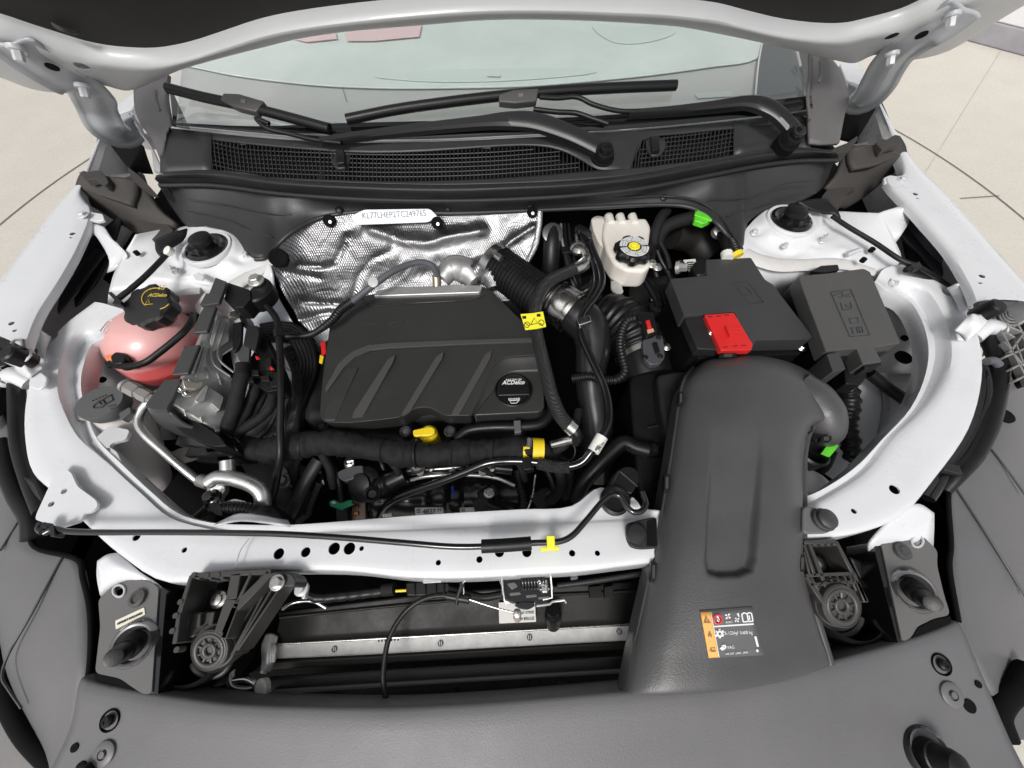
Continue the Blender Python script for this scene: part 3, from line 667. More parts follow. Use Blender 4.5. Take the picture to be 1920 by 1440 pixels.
# windshield ---------------------------------------------------------------
ws = thing('windshield', 'green tinted windshield glass with black edge band behind the wipers', 'windshield', (960, 240, 1.05))
G0 = P(960, 250, 1.05); gn = Vector((0, -sin(radians(27)), cos(radians(27))))
GLS = bpy.data.materials.new('tinted_glass'); GLS.use_nodes = True; t = GLS.node_tree; t.nodes.clear()
o_ = t.nodes.new('ShaderNodeOutputMaterial'); mx = t.nodes.new('ShaderNodeMixShader'); tr = t.nodes.new('ShaderNodeBsdfTransparent'); gl = t.nodes.new('ShaderNodeBsdfGlossy'); fr = t.nodes.new('ShaderNodeLayerWeight')
pw = t.nodes.new('ShaderNodeMapRange'); pw.inputs[1].default_value = 0; pw.inputs[2].default_value = 1; pw.inputs[3].default_value = .055; pw.inputs[4].default_value = .7; fr.inputs[0].default_value = .25
tr.inputs[0].default_value = (.965, .985, .975, 1); gl.inputs['Roughness'].default_value = .02
t.links.new(fr.outputs['Facing'], pw.inputs[0]); t.links.new(pw.outputs[0], mx.inputs[0]); t.links.new(tr.outputs[0], mx.inputs[1]); t.links.new(gl.outputs[0], mx.inputs[2]); t.links.new(mx.outputs[0], o_.inputs[0])
def onglass(px, py, off=0.): return PN(px, py, G0 + gn * off, gn)
wl = [onglass(x, y) for x, y in [(330,236),(480,250),(620,262),(800,262),(960,255),(1150,245),(1300,232),(1480,212),(1522,205)]]
up_ = Vector((0, cos(radians(27)), sin(radians(27))))
grid('glass', [[p, p + up_ * .3 + Vector((-.06 * p.x, 0, .0)), p + up_ * .75 + Vector((-.16 * p.x, 0, -.02))] for p in wl], GLS, ws, nu=4, nv=6, th=.004)
FRIT = mat('black_frit', (.006,.006,.006), .15)
grid('frit_band', [[p + gn * .003, p + gn * .003 + up_ * h] for p, h in zip(wl, (.004,.012,.03,.035,.03,.03,.03,.028,.026))], FRIT, ws, nu=3, nv=2, th=.001)
# dash inside; sky and hood reflections are painted as added pale sheets
dash = thing('dashboard', 'dashboard top with added sheets coloured as windshield reflections', 'dashboard', (960, 150, 1.0))
DG = mat('dash_reflection_grey', (.50,.49,.475), .6, mottle=.08, mscale=6, bump=.3, bscale=300); MINT = mat('mint_reflection', (.71,.765,.74), .7, mottle=.16, mscale=3)  # pale tones imitate what the glass reflects
plate('dash_pad', [(250,255),(960,270),(1580,240),(1500,60),(960,20),(380,60)], .99, .03, DG, dash, r=.01)  # dash top, with the grey reflected band put into its colour
plate('reflection_sheet', [(310,108),(380,128),(440,140),(530,152),(620,160),(740,164),(860,163),(980,160),(1100,151),(1220,139),(1330,124),(1420,108),(1415,60),(1250,25),(960,5),(700,15),(480,60)], .998, .004, MINT, dash, smooth=True)  # added sheet: bright sky reflection painted in mint
MINT2 = mat('mint_reflection_dim', (.66,.72,.695), .7, mottle=.07, mscale=4)
plate('reflection_band', [(700,142),(830,131),(960,128),(1110,130),(1120,134),(960,150),(800,152)], 1.0015, .002, MINT2, dash, smooth=True)  # tone bands within the painted sky reflection
plate('reflection_band', [(1110,45),(1180,50),(1260,45),(1265,62),(1200,80),(1150,78)], 1.0015, .002, MINT2, dash, smooth=True)
plate('data_tag', [(914,137),(939,138),(938,143),(912,142)], 1.006, .001, WLBL, dash, r=.001)
PINK = mat('pink_reflection', (.82,.58,.58), .7)  # pink reflection in the glass, painted on added sheets
plate('pink_reflection_sheet', [(646,62),(650,76),(700,76),(786,68),(791,45),(700,50)], 1.004, .001, PINK, dash, r=.001)
plate('pink_reflection_sheet', [(548,72),(575,78),(632,72),(628,58),(590,64)], 1.004, .001, PINK, dash, r=.001)
plate('paper_tag', [(1303,175),(1370,171),(1374,180),(1308,184)], .994, .001, mat('silver_tag', (.5,.55,.54), .4), dash, r=.001)
plate('dark_glass_patch', [(1430,78),(1422,130),(1416,186),(1470,212),(1530,208),(1560,90)], .999, .02, mat('green_black', (.035,.042,.036), .4), dash, r=.004)  # added dark sheet stands for the darker glass zone
tube('edge_trim', [(1429,80,1.002),(1422,120,1.002),(1416,183,1.002)], .0022, WLBL, dash)
tube('wire_seam', [(620,80,.993),(628,120,.993),(650,190,.993)], .0006, INK, dash)
# pillars / side trims
tl = thing('pillar_trim', 'dark grey rubber trim at the left foot of the windshield', 'trim', (290, 220, 1.03), 'windshield side trims')
TR = mat('side_trim_rubber', (.12,.115,.115), .5, mottle=.12, mscale=12, bump=.3, bscale=400)
grid('trim_body', [[(250,165,1.08),(285,150,1.10),(315,140,1.11)],[(252,200,1.06),(280,190,1.08),(313,180,1.085)],[(262,230,1.045),(290,225,1.06),(318,215,1.065)],[(285,262,1.035),(300,250,1.045),(322,236,1.052)],[(300,300,1.025),(306,285,1.03),(318,240,1.045)]], TR, tl, th=.006)
tube('trim_lip', [(314,140,1.112),(312,180,1.09),(318,222,1.068),(322,236,1.056)], .003, TR, tl)
tube('trim_fold', [(292,170,1.102),(294,190,1.094),(300,208,1.083)], .0025, TR, tl)
tr2 = thing('pillar_trim', 'dark grey rubber trim at the right foot of the windshield', 'trim', (1555, 180, 1.03), 'windshield side trims')
grid('trim_body', [[(1518,93,1.12),(1545,95,1.12),(1572,125,1.09)],[(1518,140,1.09),(1550,145,1.09),(1583,148,1.07)],[(1516,180,1.07),(1550,190,1.065),(1592,178,1.05)],[(1516,225,1.05),(1548,235,1.045),(1584,215,1.04)],[(1517,268,1.03),(1540,270,1.03),(1574,268,1.025)]], TR, tr2, th=.006)
tube('trim_lip', [(1518,93,1.124),(1518,140,1.094),(1514,182,1.074),(1518,225,1.054)], .003, TR, tr2)
tube('trim_fold', [(1538,115,1.118),(1538,135,1.107),(1535,155,1.097)], .0025, TR, tr2)
plate('glass_corner', [(316,150),(322,168),(355,240),(325,236)], 1.062, .002, FRIT, ws, r=.001)
# ================================================================ HOOD
HO = PN(230, 168, Vector((0, .85, 1.10)), Vector((0, sin(radians(55)), cos(radians(55)))))
hn = Vector((0, -sin(radians(55)), -cos(radians(55)))); hup = Vector((0, -cos(radians(55)), sin(radians(55))))
HO = Vector((0, .85, 1.10))
def hp(px, py, off=0.): return PN(px, py, HO + hn * off, hn)
hood = thing('hood', 'raised white car hood with black insulation pad on its underside', 'car hood', (960, 20, 1.1))
edge = [(-80,118),(0,143),(60,165),(117,172),(150,168),(187,156),(230,167),(253,163),(333,128),(420,103),(500,83),(552,70),(640,56),(790,43),(917,33),(1050,33),(1150,37),(1240,43),(1280,47),(1350,60),(1423,75),(1500,93),(1573,111),(1607,115),(1640,100),(1713,110),(1780,93),(1850,50),(1920,8),(1990,-30)]
inn = [(-80,8),(0,28),(60,48),(130,70),(160,79),(200,87),(240,91),(290,92),(350,82),(420,60),(480,40),(530,28),(620,14),(790,-4),(917,-12),(1050,-12),(1150,-8),(1240,-4),(1280,0),(1345,8),(1400,22),(1470,38),(1550,46),(1590,44),(1625,36),(1690,18),(1730,0),(1780,-20),(1850,-50),(1920,-85)]
rows = []
for e, i in zip(edge, inn):
    a = hp(*e); b = hp(*i)
    rows.append([a - hn * .004 + hup * .002, a + hn * .002, a.lerp(b, .3) + hn * .012, a.lerp(b, .72) + hn * .020, a.lerp(b, .93) + hn * .020, b + hn * .006, b - hn * .004])
hf = grid('inner_frame', rows, HOODW, hood, nu=3, nv=3, th=.0015, up=hn)
cutholes(hf, [(P(0,0,1) if False else hp(152,115,.014), hn, .009, .03), (hp(1672,60,.014), hn, .009, .03)])
# insulation pad and outer skin run up to the front edge of the hood, out of the frame
b0 = [hp(x, y, -.002) for x, y in inn]
top_ = [Vector((p.x * 1.0, 0, 0)) + HO + hup * .93 - hn * .002 for p in b0]
grid('insulation_pad', [[a, a.lerp(Vector((a.x, c.y, c.z)), .5) + hn * -.01, Vector((a.x, c.y, c.z))] for a, c in zip(b0, top_)], mat('black_insulation', (.02,.018,.016), .9, bump=1., bscale=200, mottle=.2, mscale=20), hood, nu=1, nv=4, th=.004, up=hn)
sk = [hp(x, y, -.006) for x, y in edge]
grid('outer_skin', [[a, Vector((a.x, 0, 0)) + Vector((0, HO.y, HO.z)) + hup * .5 - hn * .05, Vector((a.x * .97, 0, 0)) + Vector((0, HO.y, HO.z)) + hup * .97 - hn * .02] for a in sk], HOODW, hood, nu=2, nv=6, th=.001, up=-hn)
grid('pad_pocket', [[hp(95,42,.004),hp(120,52,.006),hp(150,62,.004)],[hp(100,50,.004),hp(120,58,.012),hp(148,65,.004)],[hp(108,56,.004),hp(125,62,.006),hp(146,66,.004)]], mat('grey_pad_patch', (.05,.048,.045), .8), hood, th=.002, up=hn)
# hinges: strap bolted to the hood running down to the body
def hinge(path, wid, bolts, label, hole):
    C = [hp(p[0], p[1], p[2]) if len(p) == 4 else V(p) for p in path]
    C = cr(C, 6); W2 = cr([Vector((w, 0, 0)) for w in wid], 6)
    vs = []; fs = []
    for i, c in enumerate(C):
        T = (C[min(i + 1, len(C) - 1)] - C[max(i - 1, 0)]).normalized(); view = (CAM - c).normalized()
        nrm = (hn * .8 + view * .6); nrm = (nrm - T * nrm.dot(T)).normalized(); s = T.cross(nrm); w = W2[i].x
        for k in range(9):
            q = -1 + k / 4; rib = .005 * math.exp(-(q * 2.2) ** 2) + (.004 if abs(q) > .9 else 0)
            vs.append(c + s * w * q + nrm * rib)
    for i in range(len(C) - 1):
        for k in range(8): fs.append((i * 9 + k, i * 9 + k + 1, (i + 1) * 9 + k + 1, (i + 1) * 9 + k))
    h = mk('hinge', vs, fs, mat('hinge_paint', (.46,.475,.5), .38, coat=.3, mottle=.06, mscale=16), hood, solid=.004, up=hn, sharp=60); h['label'] = label
    for b in bolts: bolt(hp(b[0], b[1], .030), .0062, WSTEEL, h, ax=hn + Vector((0, -.15, -.3)), h=.018, name='hinge_bolt', wide=1.7)
    lathe('hinge_slot', hp(hole[0], hole[1], .033), hn, [(.008, -.001), (.008, .0006)], DEEP, h, n=12)
hinge([(18,78,.025,1),(60,110,.026,1),(110,142,.026,1),(160,170,.02,1),(182,205,1.075),(200,240,1.04),(232,256,1.01),(262,235,1.01)], [.028,.03,.03,.03,.03,.031,.03,.022], [(30,88),(155,160)], 'white painted steel hinge carrying the raised hood on the left', (98,126))
hinge([(1812,12,.025,1),(1770,42,.026,1),(1725,70,.026,1),(1678,108,.02,1),(1656,140,1.10),(1638,172,1.06),(1610,195,1.02),(1586,176,1.02)], [.028,.03,.03,.03,.03,.031,.03,.022], [(1785,26),(1672,100)], 'white painted steel hinge carrying the raised hood on the right', (1728,66))
# ================================================================ FIREWALL HEAT SHIELD
def foil_mat():
    m = mat('embossed_foil', (.30, .30, .31), .38, metal=1, rvar=.1, mscale=18, mottle=.12)
    t = m.node_tree; b = t.nodes['Principled BSDF']; tc = t.nodes.new('ShaderNodeTexCoord')
    mp = []
    for rot in (radians(38), radians(-42)):
        q = t.nodes.new('ShaderNodeMapping'); q.inputs['Rotation'].default_value = (0, rot, 0); t.links.new(tc.outputs['Object'], q.inputs[0])
        w = t.nodes.new('ShaderNodeTexWave'); w.inputs['Scale'].default_value = 95; w.inputs['Distortion'].default_value = .6; w.inputs['Detail'].default_value = 1; w.bands_direction = 'X'
        t.links.new(q.outputs[0], w.inputs['Vector']); mp.append(w)
    n0 = t.nodes.new('ShaderNodeTexNoise'); n0.inputs['Scale'].default_value = 9; t.links.new(tc.outputs['Object'], n0.inputs[0])
    rg = t.nodes.new('ShaderNodeMapRange'); rg.inputs[1].default_value = .46; rg.inputs[2].default_value = .54; t.links.new(n0.outputs[0], rg.inputs[0])
    a = t.nodes.new('ShaderNodeMath'); a.operation = 'ADD'; k = t.nodes.new('ShaderNodeMath'); k.operation = 'MULTIPLY'
    t.links.new(mp[1].outputs[1], k.inputs[0]); t.links.new(rg.outputs[0], k.inputs[1]); t.links.new(mp[0].outputs[1], a.inputs[0]); t.links.new(k.outputs[0], a.inputs[1])
    v = t.nodes.new('ShaderNodeTexNoise'); v.inputs['Scale'].default_value = 28; v.inputs['Detail'].default_value = 4; v.inputs['Distortion'].default_value = 1.2; t.links.new(tc.outputs['Object'], v.inputs[0])
    b1 = t.nodes.new('ShaderNodeBump'); b1.inputs['Distance'].default_value = .0005; b1.inputs['Strength'].default_value = .6; t.links.new(a.outputs[0], b1.inputs['Height'])
    b2 = t.nodes.new('ShaderNodeBump'); b2.inputs['Distance'].default_value = .006; b2.inputs['Strength'].default_value = .45; t.links.new(v.outputs[0], b2.inputs['Height']); t.links.new(b1.outputs[0], b2.inputs['Normal'])
    t.links.new(b2.outputs[0], b.inputs['Normal']); return m
FOIL = foil_mat()
hs_ = thing('heat_shield', 'crinkled silver foil heat shield on the firewall behind the engine cover', 'heat shield', (760, 500, .85))
folds = [([(560,497),(600,500),(630,492),(645,465),(652,440)], 4, .006), ([(660,560),(672,520),(690,490),(720,475)], 4, .005), ([(570,565),(640,568),(690,560)], 4, .006), ([(1000,425),(960,450),(900,500)], 6, .008), ([(700,430),(760,450),(800,455),(850,440),(900,432)], 12, .012), ([(740,425),(735,470)], 5, .004), ([(540,510),(600,520)], 6, .005), ([(560,600),(620,585)], 5, .005)]
def ff(px, py, p):
    h = mnoise.noise(p * 14) * .006 + mnoise.noise(p * 37) * .0022
    for l, w, a in folds: h += a * math.exp(-(segd(px, py, l) / w) ** 2)
    return h
field('foil_sheet', [[(503,486,.955),(560,428,.962),(640,400,.968),(750,392,.968),(860,392,.968),(940,392,.968),(1012,394,.968)],
  [(510,505,.94),(570,460,.94),(650,435,.945),(750,430,.945),(860,428,.945),(940,425,.945),(1010,425,.945)],
  [(530,545,.91),(590,510,.91),(660,490,.915),(750,480,.918),(860,475,.918),(930,468,.918),(1000,465,.918)],
  [(562,600,.88),(620,570,.88),(690,550,.885),(760,540,.885),(860,530,.885),(930,520,.885),(990,510,.885)],
  [(592,650,.845),(650,630,.845),(720,610,.84),(780,600,.84),(860,590,.84),(930,580,.84),(980,570,.84)],
  [(600,700,.79),(660,690,.79),(720,680,.79),(780,670,.79),(860,660,.79),(930,650,.79),(980,640,.79)]], FOIL, hs_, ff, Vector((0, -.8, .6)), nu=14, nv=14, up=Vector((0, -.5, .5)))
for x, y, r, z in ((618,414,11,.962),(820,418,11,.962),(998,398,10,.965)):
    lathe('shield_hole', P(x, y, z), (0, -.8, .6), [(r * S(x, y, z), -.004), (r * S(x, y, z), .0055)], DEEP, hs_, n=20); bolt(P(x + 1, y + 2, z + .006), .0022, STEEL, hs_, ax=Vector((0, -.8, .6)))
lathe('rubber_plug', P(523, 484, .955), (.3, -.6, .7), [(.017, -.004), (.017, .004), (.014, .006), (.006, .003)], DEEP, hs_)
tube('foil_edge', [(1012,396,.968),(1010,430,.944),(1003,462,.92),(985,495,.90)], .006, FOIL, hs_, flat=.4)
vin = thing('id_plate', 'white plate stamped with the vehicle number under the cowl edge', 'plate', (740, 405, .97))
pn = Vector((0, -.75, .65)).normalized()
vo = P(740, 405, .972)
vl = [PN(x, y, vo, pn) for x, y in [(656,406),(682,393),(806,391),(822,407),(802,417),(668,422)]]
prism('plate_body', fillet(vl, .006), -pn * .002, mat('id_plate_white', (.66,.69,.74), .35), vin)
text('number', 'KL77LHEP2TC249765', PN(680, 410, vo + pn * .0006, pn), PN(799, 405, vo + pn * .0006, pn), 0, mat('stamped_grey', (.2,.21,.23), .5), vin, n=pn, hk=1.15)
# ================================================================ ENGINE COVER
ec = thing('engine_cover', 'black plastic engine cover with slanted ribs and round oil filler cap', 'engine cover', (810, 670, .86))
EZ = .888
oc = [(600,777),(602,740),(606,700),(616,627),(621,592),(637,573),(697,550),(813,540),(903,537),(918,542),(980,603),(1006,632),(1012,665),(945,669),(925,688),(905,730),(882,779),(833,779),(820,771),(803,763),(780,765),(763,773),(747,783),(687,790),(650,793),(606,791)]
def ecz(y): return EZ - .0 + (.012 if y > 640 else .012 - (640 - y) * .00016)
L = [P(x, y, ecz(y)) for x, y in oc]
rr = [.012,.01,.01,.01,.012,.02,.02,.01,.012,.012,.01,.012,.001,.02,.015,.01,.003,.006,.006,.006,.006,.006,.006,.012,.012,.012]
def ngrid(name, loop, down, m, parent, taper=.0, bevel=.004): return prism(name, loop, down, m, parent, (), bevel, 3, taper)
# the top is bent: build as sheet clipped to the outline (fan of strips between left and right profiles)
def bothsides(poly, ys):
    out = []
    n = len(poly)
    for y in ys:
        xs = []
        for i in range(n):
            (x0, y0), (x1, y1) = poly[i], poly[(i + 1) % n]
            if (y0 <= y < y1) or (y1 <= y < y0): xs.append(x0 + (x1 - x0) * (y - y0) / (y1 - y0))
        out.append((min(xs), max(xs)))
    return out
fl = fillet(L, rr)
prism('cover_shell', fl, Vector((0, .004, -.045)), COVER, ec, (), .0035, 3, -.003)
# recess with the filler cap
outer = [(1012,664),(975,666),(945,669),(931,678),(922,692),(912,713),(900,740),(882,779)]
inner = [(1014,697),(985,698),(960,700),(948,706),(939,714),(928,730),(912,750),(890,779)]
grid('recess_wall', [[(a[0], a[1], EZ + .0115), ((a[0]+b[0])/2, (a[1]+b[1])/2, EZ + .006), (b[0], b[1], EZ + .002)] for a, b in zip(outer, inner)], COVER, ec, nu=4, nv=3, th=.003)
plate('recess_floor', [(1010,690),(960,694),(940,704),(920,732),(886,779),(1012,773),(1021,764),(1018,717)], EZ + .0012, .035, COVER, ec, r=.006, bevel=.003)
def rib(pts, z=EZ + .0138, m=COVER): return plate('rib', pts, z, .004, m, ec, r=.001, bevel=.0014)
RIBM = mat('lit_rib_plastic', (.058,.057,.056), .42, bump=.4, bscale=1300)  # lighter than the cover: light on the rib bevels is painted in
rib([(741,665),(737,678),(680,781),(660,783),(663,772),(727,674)], m=RIBM)
rib([(832,659),(829,672),(769,771),(755,780),(753,776),(818,668)], m=RIBM)
rib([(922,656),(920,670),(861,777),(846,777),(848,772),(909,666)], m=RIBM)
rib([(1005,633),(1007,640),(850,646),(730,652),(694,656),(668,667),(645,688),(612,735),(609,728),(634,682),(660,659),(690,647),(730,643),(850,638)], m=RIBM)
tube('pressed_line', [(672,556,EZ+.0045),(683,566,EZ+.0035),(700,573,EZ+.003),(780,568,EZ+.002),(870,563,EZ+.002),(893,560,EZ+.002),(910,552,EZ+.0025)], .0012, COVER, ec, n=6, res=6)
plate('slanted_face', [(650,690),(672,688),(628,788),(608,788),(606,775)], EZ + .0132, .003, COVER, ec, r=.002, bevel=.0025)
text('embossed_word', 'TURBO', (905, 596), (672, 606), EZ + .006, COVER, ec, ext=.0014, hk=.8, track=1.4, n=Vector((0,-.13,1)))
cp = P(963, 731, EZ + .004); cr_ = 33 * S(963, 731, EZ)
lathe('cap_rim', cp, UP, [(cr_ * 1.06, -.003), (cr_ * 1.08, .0005), (cr_ * 1.02, .002), (cr_ * .97, -.001), (cr_ * .97, -.003)], BLK, ec)
oilc = lathe('oil_filler_cap', cp, UP, [(cr_ * .93, -.004), (cr_ * .93, .003), (cr_ * .9, .0055), (cr_ * .86, .005), (0.001, .0045)], BLK, ec, n=36)
cz = EZ + .0092
plate('grip', [(934,725),(992,722),(994,740),(934,742)], cz + .004, .005, BLK, oilc, r=.002, bevel=.0015)
text('cap_print', 'ACDelco', (941, 721), (984, 720), cz + .0002, WINK, oilc, font_shear=.3, hk=1.1, bold=.02)
text('cap_print', 'SAE 0W-20', (949, 714), (978, 713), cz + .0002, WINK, oilc, hk=.9)
text('cap_print', 'dexos', (975, 746), (953, 747), cz + .0002, WINK, oilc, hk=.9)
tube('cap_print', [(954,749,cz+.0004),(957,752,cz+.0004),(958,756,cz+.0004),(968,756,cz+.0004),(974,750,cz+.0004)], .0006, WINK, oilc, raw=True, res=6)
tube('cap_print', [(957,751,cz+.0004),(966,751,cz+.0004),(972,750,cz+.0004)], .0006, WINK, oilc, raw=True, res=6)
for x, y in ((1021,776),(606,800)): bolt(P(x, y, .86), .005, BLK, ec)
dp = thing('dipstick', 'yellow oil dipstick handle in the notch of the engine cover', 'dipstick', (803, 812, .86))
lathe('dipstick_seat', P(803, 813, .858), UP, [(.015, -.06), (.015, 0), (.012, .004), (.006, .002)], YEL, dp)
prism('dipstick_handle', fillet([P(x, y, .872) for x, y in [(773,806),(806,799),(815,802),(816,812),(806,817),(775,818)]], .004), Vector((0, 0, -.007)), YEL, dp, (), .0022, 3)
tube('dipstick_tube', [(803,820,.85),(800,835,.78),(795,850,.70)], .009, mat('brown_metal', (.2,.15,.06), .4, metal=.7), dp)
for x in (760, 843):
    lathe('cover_grommet', P(x, 808, .855), UP, [(.010, -.02), (.010, 0), (.008, .002), (.005, -.002)], MATS['dull_clamp'] if 'dull_clamp' in MATS else mat('dull_clamp', (.12,.12,.13), .35, metal=.8), ec, n=20)
# dark engine block and ancillaries under everything
blk = thing('engine_block', 'dark engine block and intake hardware below the plastic cover', 'engine', (800, 800, .6))
box('block', (810, 690, .74), (.40, .34, .22), mat('dark_block_metal', (.03,.03,.032), .5, metal=.5, mottle=.3, mscale=20), blk, rot=-.03, bevel=.02)
mani = [(830,895),(830,960)]
IM = thing('intake_manifold', 'glossy black intake manifold with moulded runners behind the tie bar', 'intake manifold', (860, 930, .78))
def mf(px, py, p):
    h = 0
    for x, w, a in ((700,10,.006),(790,16,-.010),(838,4,.008),(856,4,.008),(870,14,-.008),(930,4,.008)): h += a * math.exp(-((px - x - (py - 920) * .05) / w) ** 2)
    return h
field('runner_shell', [[(700,890,.78),(780,888,.79),(860,885,.79),(960,880,.78)],[(690,915,.79),(780,910,.80),(860,905,.80),(975,902,.79)],[(690,945,.785),(780,945,.795),(860,942,.795),(980,938,.785)],[(690,975,.75),(780,978,.76),(860,978,.76),(980,970,.75)],[(690,990,.70),(780,995,.70),(860,995,.70),(980,990,.70)]], mat('gloss_black_plastic', (.012,.012,.013), .22, mottle=.1), IM, mf, Vector((0, -.3, .95)), nu=8, nv=12)
plate('blue_mark', [(846,912),(850,911),(852,933),(848,934)], .806, .001, mat('blue_ink', (.02,.05,.45), .5), IM, r=.0005)
for a, b, s, t_ in (((778,951),(831,963),'4837',0), ((862,951),(890,960),'8A0',1)):
    l_ = plate('part_label', [(a[0],a[1]+1),(b[0]-1,a[1]),(b[0],b[1]+2),(a[0]+1,b[1]+3)], .807, .0008, WLBL, IM, r=.001, bevel=0)
    text('label_print', s, (a[0] + 14, b[1] + 1), (b[0] - 15, b[1] + .5), .8078, INK, l_, hk=1.1)
    if not t_: text('label_print', 'H', (b[0] - 10, b[1] - 4), (b[0] - 4, b[1] - 4.3), .8078, INK, l_)
    for k in range(3): plate('label_print', [(a[0]+3,a[1]+3+k*3),(a[0]+10,a[1]+2.7+k*3),(a[0]+10,a[1]+4+k*3),(a[0]+3,a[1]+4.3+k*3)], .8079, .0004, INK, l_, r=0, bevel=0)
box('boss', (916, 925, .80), (.035, .02, .02), BLK, IM, rot=.5, bevel=.004); bolt(P(917, 925, .815), .006, STEEL, IM)
sens = thing('pressure_sensor', 'small black sensor plugged into the intake manifold near its bolt', 'sensor', (905, 940, .80))
plate('sensor_body', [(888,935),(905,930),(925,940),(922,955),(900,962),(886,950)], .822, .02, BLK2, sens, r=.004, bevel=.002)
tube('sensor_plug', [(915,945,.82),(935,955,.82),(955,962,.80)], [.009,.008,.006], BLK, sens)
tube('sensor_cable', [(950,960,.80),(985,975,.78),(1000,985,.74)], .004, RUB, sens)
# green connector, copper terminal block, bolts at the left of the manifold
gc = thing('electrical_connector', 'black connector with bright green latch by the copper terminal block', 'connector', (640, 945, .78))
plate('green_latch', [(617,940),(625,936),(640,942),(650,938),(660,936),(662,945),(650,950),(640,956),(628,952),(617,948)], .80, .008, TEAL, gc, r=.002)
plate('plug_body', [(628,950),(652,948),(655,985),(630,985)], .79, .03, BLK, gc, r=.003)
plate('white_tab', [(621,940),(629,939),(630,944),(622,945)], .802, .003, WLBL, gc, r=.001)
tb = thing('starter_terminal', 'bronze coloured terminal block with copper fins beside the green connector', 'terminal block', (672, 950, .77))
plate('terminal_case', [(662,935),(685,930),(686,985),(655,985)], .775, .03, mat('bronze_case', (.36,.28,.24), .45, metal=.6), tb, r=.004)
for k in range(2): plate('copper_fin', [(662,945+k*14),(672,943+k*14),(672,952+k*14),(662,953+k*14)], .779, .004, COPPER, tb, r=.002)
plate('metal_tab', [(716,963),(735,962),(736,968),(716,969)], .80, .006, STEEL, tb, r=.001)
# throttle/valve cluster (black, many lumps) 590..750 x 850..930
th_ = thing('purge_valve', 'black solenoid valve with cable clips under the taped wiring harness', 'valve', (670, 880, .80))
plate('clip_arm', [(590,862),(602,858),(608,905),(600,918),(592,900)], .815, .02, BLK, th_, r=.002)
for x, y in ((597,868),(600,884),(606,905)): plate('white_mark', [(x-3,y-4),(x,y-5),(x+2,y+3),(x-1,y+4)], .8165, .001, WLBL, th_, r=0, bevel=0)
plate('valve_block', [(606,858),(640,854),(642,900),(612,904)], .82, .03, BLK, th_, r=.003)
plate('valve_cover', [(632,885),(655,874),(680,872),(682,893),(645,903),(634,895)], .836, .015, mat('grey_valve_cover', (.07,.072,.08), .45), th_, r=.003)
lathe('valve_cap', P(682, 908, .82), (-.2, -.3, .9), [(.030, -.02), (.030, 0), (.024, .006), (.018, .008), (.018, .014), (.012, .016)], BLK, th_)
lathe('valve_nozzle', P(699, 926, .83), (.2, -.3, .9), [(.013, -.02), (.013, .008), (.009, .01), (.006, .006)], BLK, th_)
tube('valve_spout', [(705,915,.82),(730,905,.825),(760,890,.83)], .016, BLK, th_, rf=lambda s: 1 + .12 * (abs((s * 1000) % 9 - 4.5) < 1.6 and s < .03))
tube('valve_lead', [(622,860,.83),(628,880,.83),(636,905,.82),(640,940,.80)], .005, RUB, th_)
bolt(P(655, 868, .83), .006, STEEL, th_); plate('metal_clip', [(648,856),(662,854),(663,864),(649,866)], .84, .006, STEEL, th_, r=.001)
tube('link_rod', [(720,880,.83),(716,870,.84),(712,860,.85)], .003, STEEL, th_)
# green/black lumps right of manifold
rc = thing('wiring_junction', 'black wiring plug with small yellow cap right of the manifold', 'connector', (1030, 925, .79))
plate('junction_box', [(990,930),(1020,912),(1048,918),(1050,935),(1010,955)], .80, .03, BLK, rc, r=.004)
plate('yellow_cap', [(1037,921),(1045,918),(1049,930),(1041,933)], .808, .008, YEL, rc, r=.001)
plate('blue_lens', [(1024,922),(1034,919),(1037,932),(1027,935)], .806, .004, mat('dark_blue_plastic',(.03,.07,.12),.3), rc, r=.002)
tube('junction_lead', [(1040,915,.81),(1030,890,.82),(1020,870,.83)], .006, RUB, rc)
tube('corrugated_sleeve', [(972,970,.77),(982,940,.79),(975,905,.80),(970,880,.81)], .0075, BLK, rc, rf=corr(.005), step=.0008)
tube('thin_wire', [(985,965,.78),(998,930,.80),(1004,890,.82)], .0018, STEEL, rc)
# big taped harness ----------------------------------------------------------
hz = thing('wiring_harness', 'thick cloth taped wiring harness lying in front of the engine cover', 'wiring harness', (750, 845, .86))
HP = [(438,828,.865),(470,840,.87),(500,845,.872),(540,838,.875),(580,832,.876),(620,830,.876),(660,834,.876),(700,842,.874),(740,849,.872),(790,853,.872),(850,849,.872),(910,845,.872),(960,843,.872),(1010,845,.868),(1040,862,.85),(1060,890,.82),(1062,930,.78)]
def tf(s): return 1 + .06 * sin(s * 70) + .05 * ((int(s / .033) * 7) % 3) + .03 * sin(s * 410) * sin(s * 37)
tube('taped_bundle', HP, [.014,.017,.0185,.020,.020,.019,.018,.0175,.018,.0185,.018,.0172,.017,.0168,.015,.012,.010], TAPE, hz, rf=tf, step=.0015, res=28, nz=.14, ns=55)
tube('tape_branch', [(700,836,.88),(725,842,.88),(755,850,.878)], .008, TAPE, hz, res=14, nz=.2, step=.0015)
for bp, br in (([(600,845,.862),(612,866,.85),(622,890,.835),(625,915,.82)], .007), ([(730,862,.86),(745,880,.85),(750,900,.83)], .006), ([(880,852,.862),(895,872,.85),(925,890,.83)], .005), ([(955,850,.86),(975,872,.845),(985,900,.82)], .006), ([(560,848,.86),(552,880,.84),(556,920,.80)], .0075), ([(1040,846,.87),(1062,832,.88),(1078,800,.885),(1085,770,.88)], .007), ([(1030,855,.86),(1048,880,.85),(1052,915,.82),(1030,940,.80)], .009)):
    tube('tape_branch', bp, br, TAPE, hz, res=12, nz=.15, step=.002)
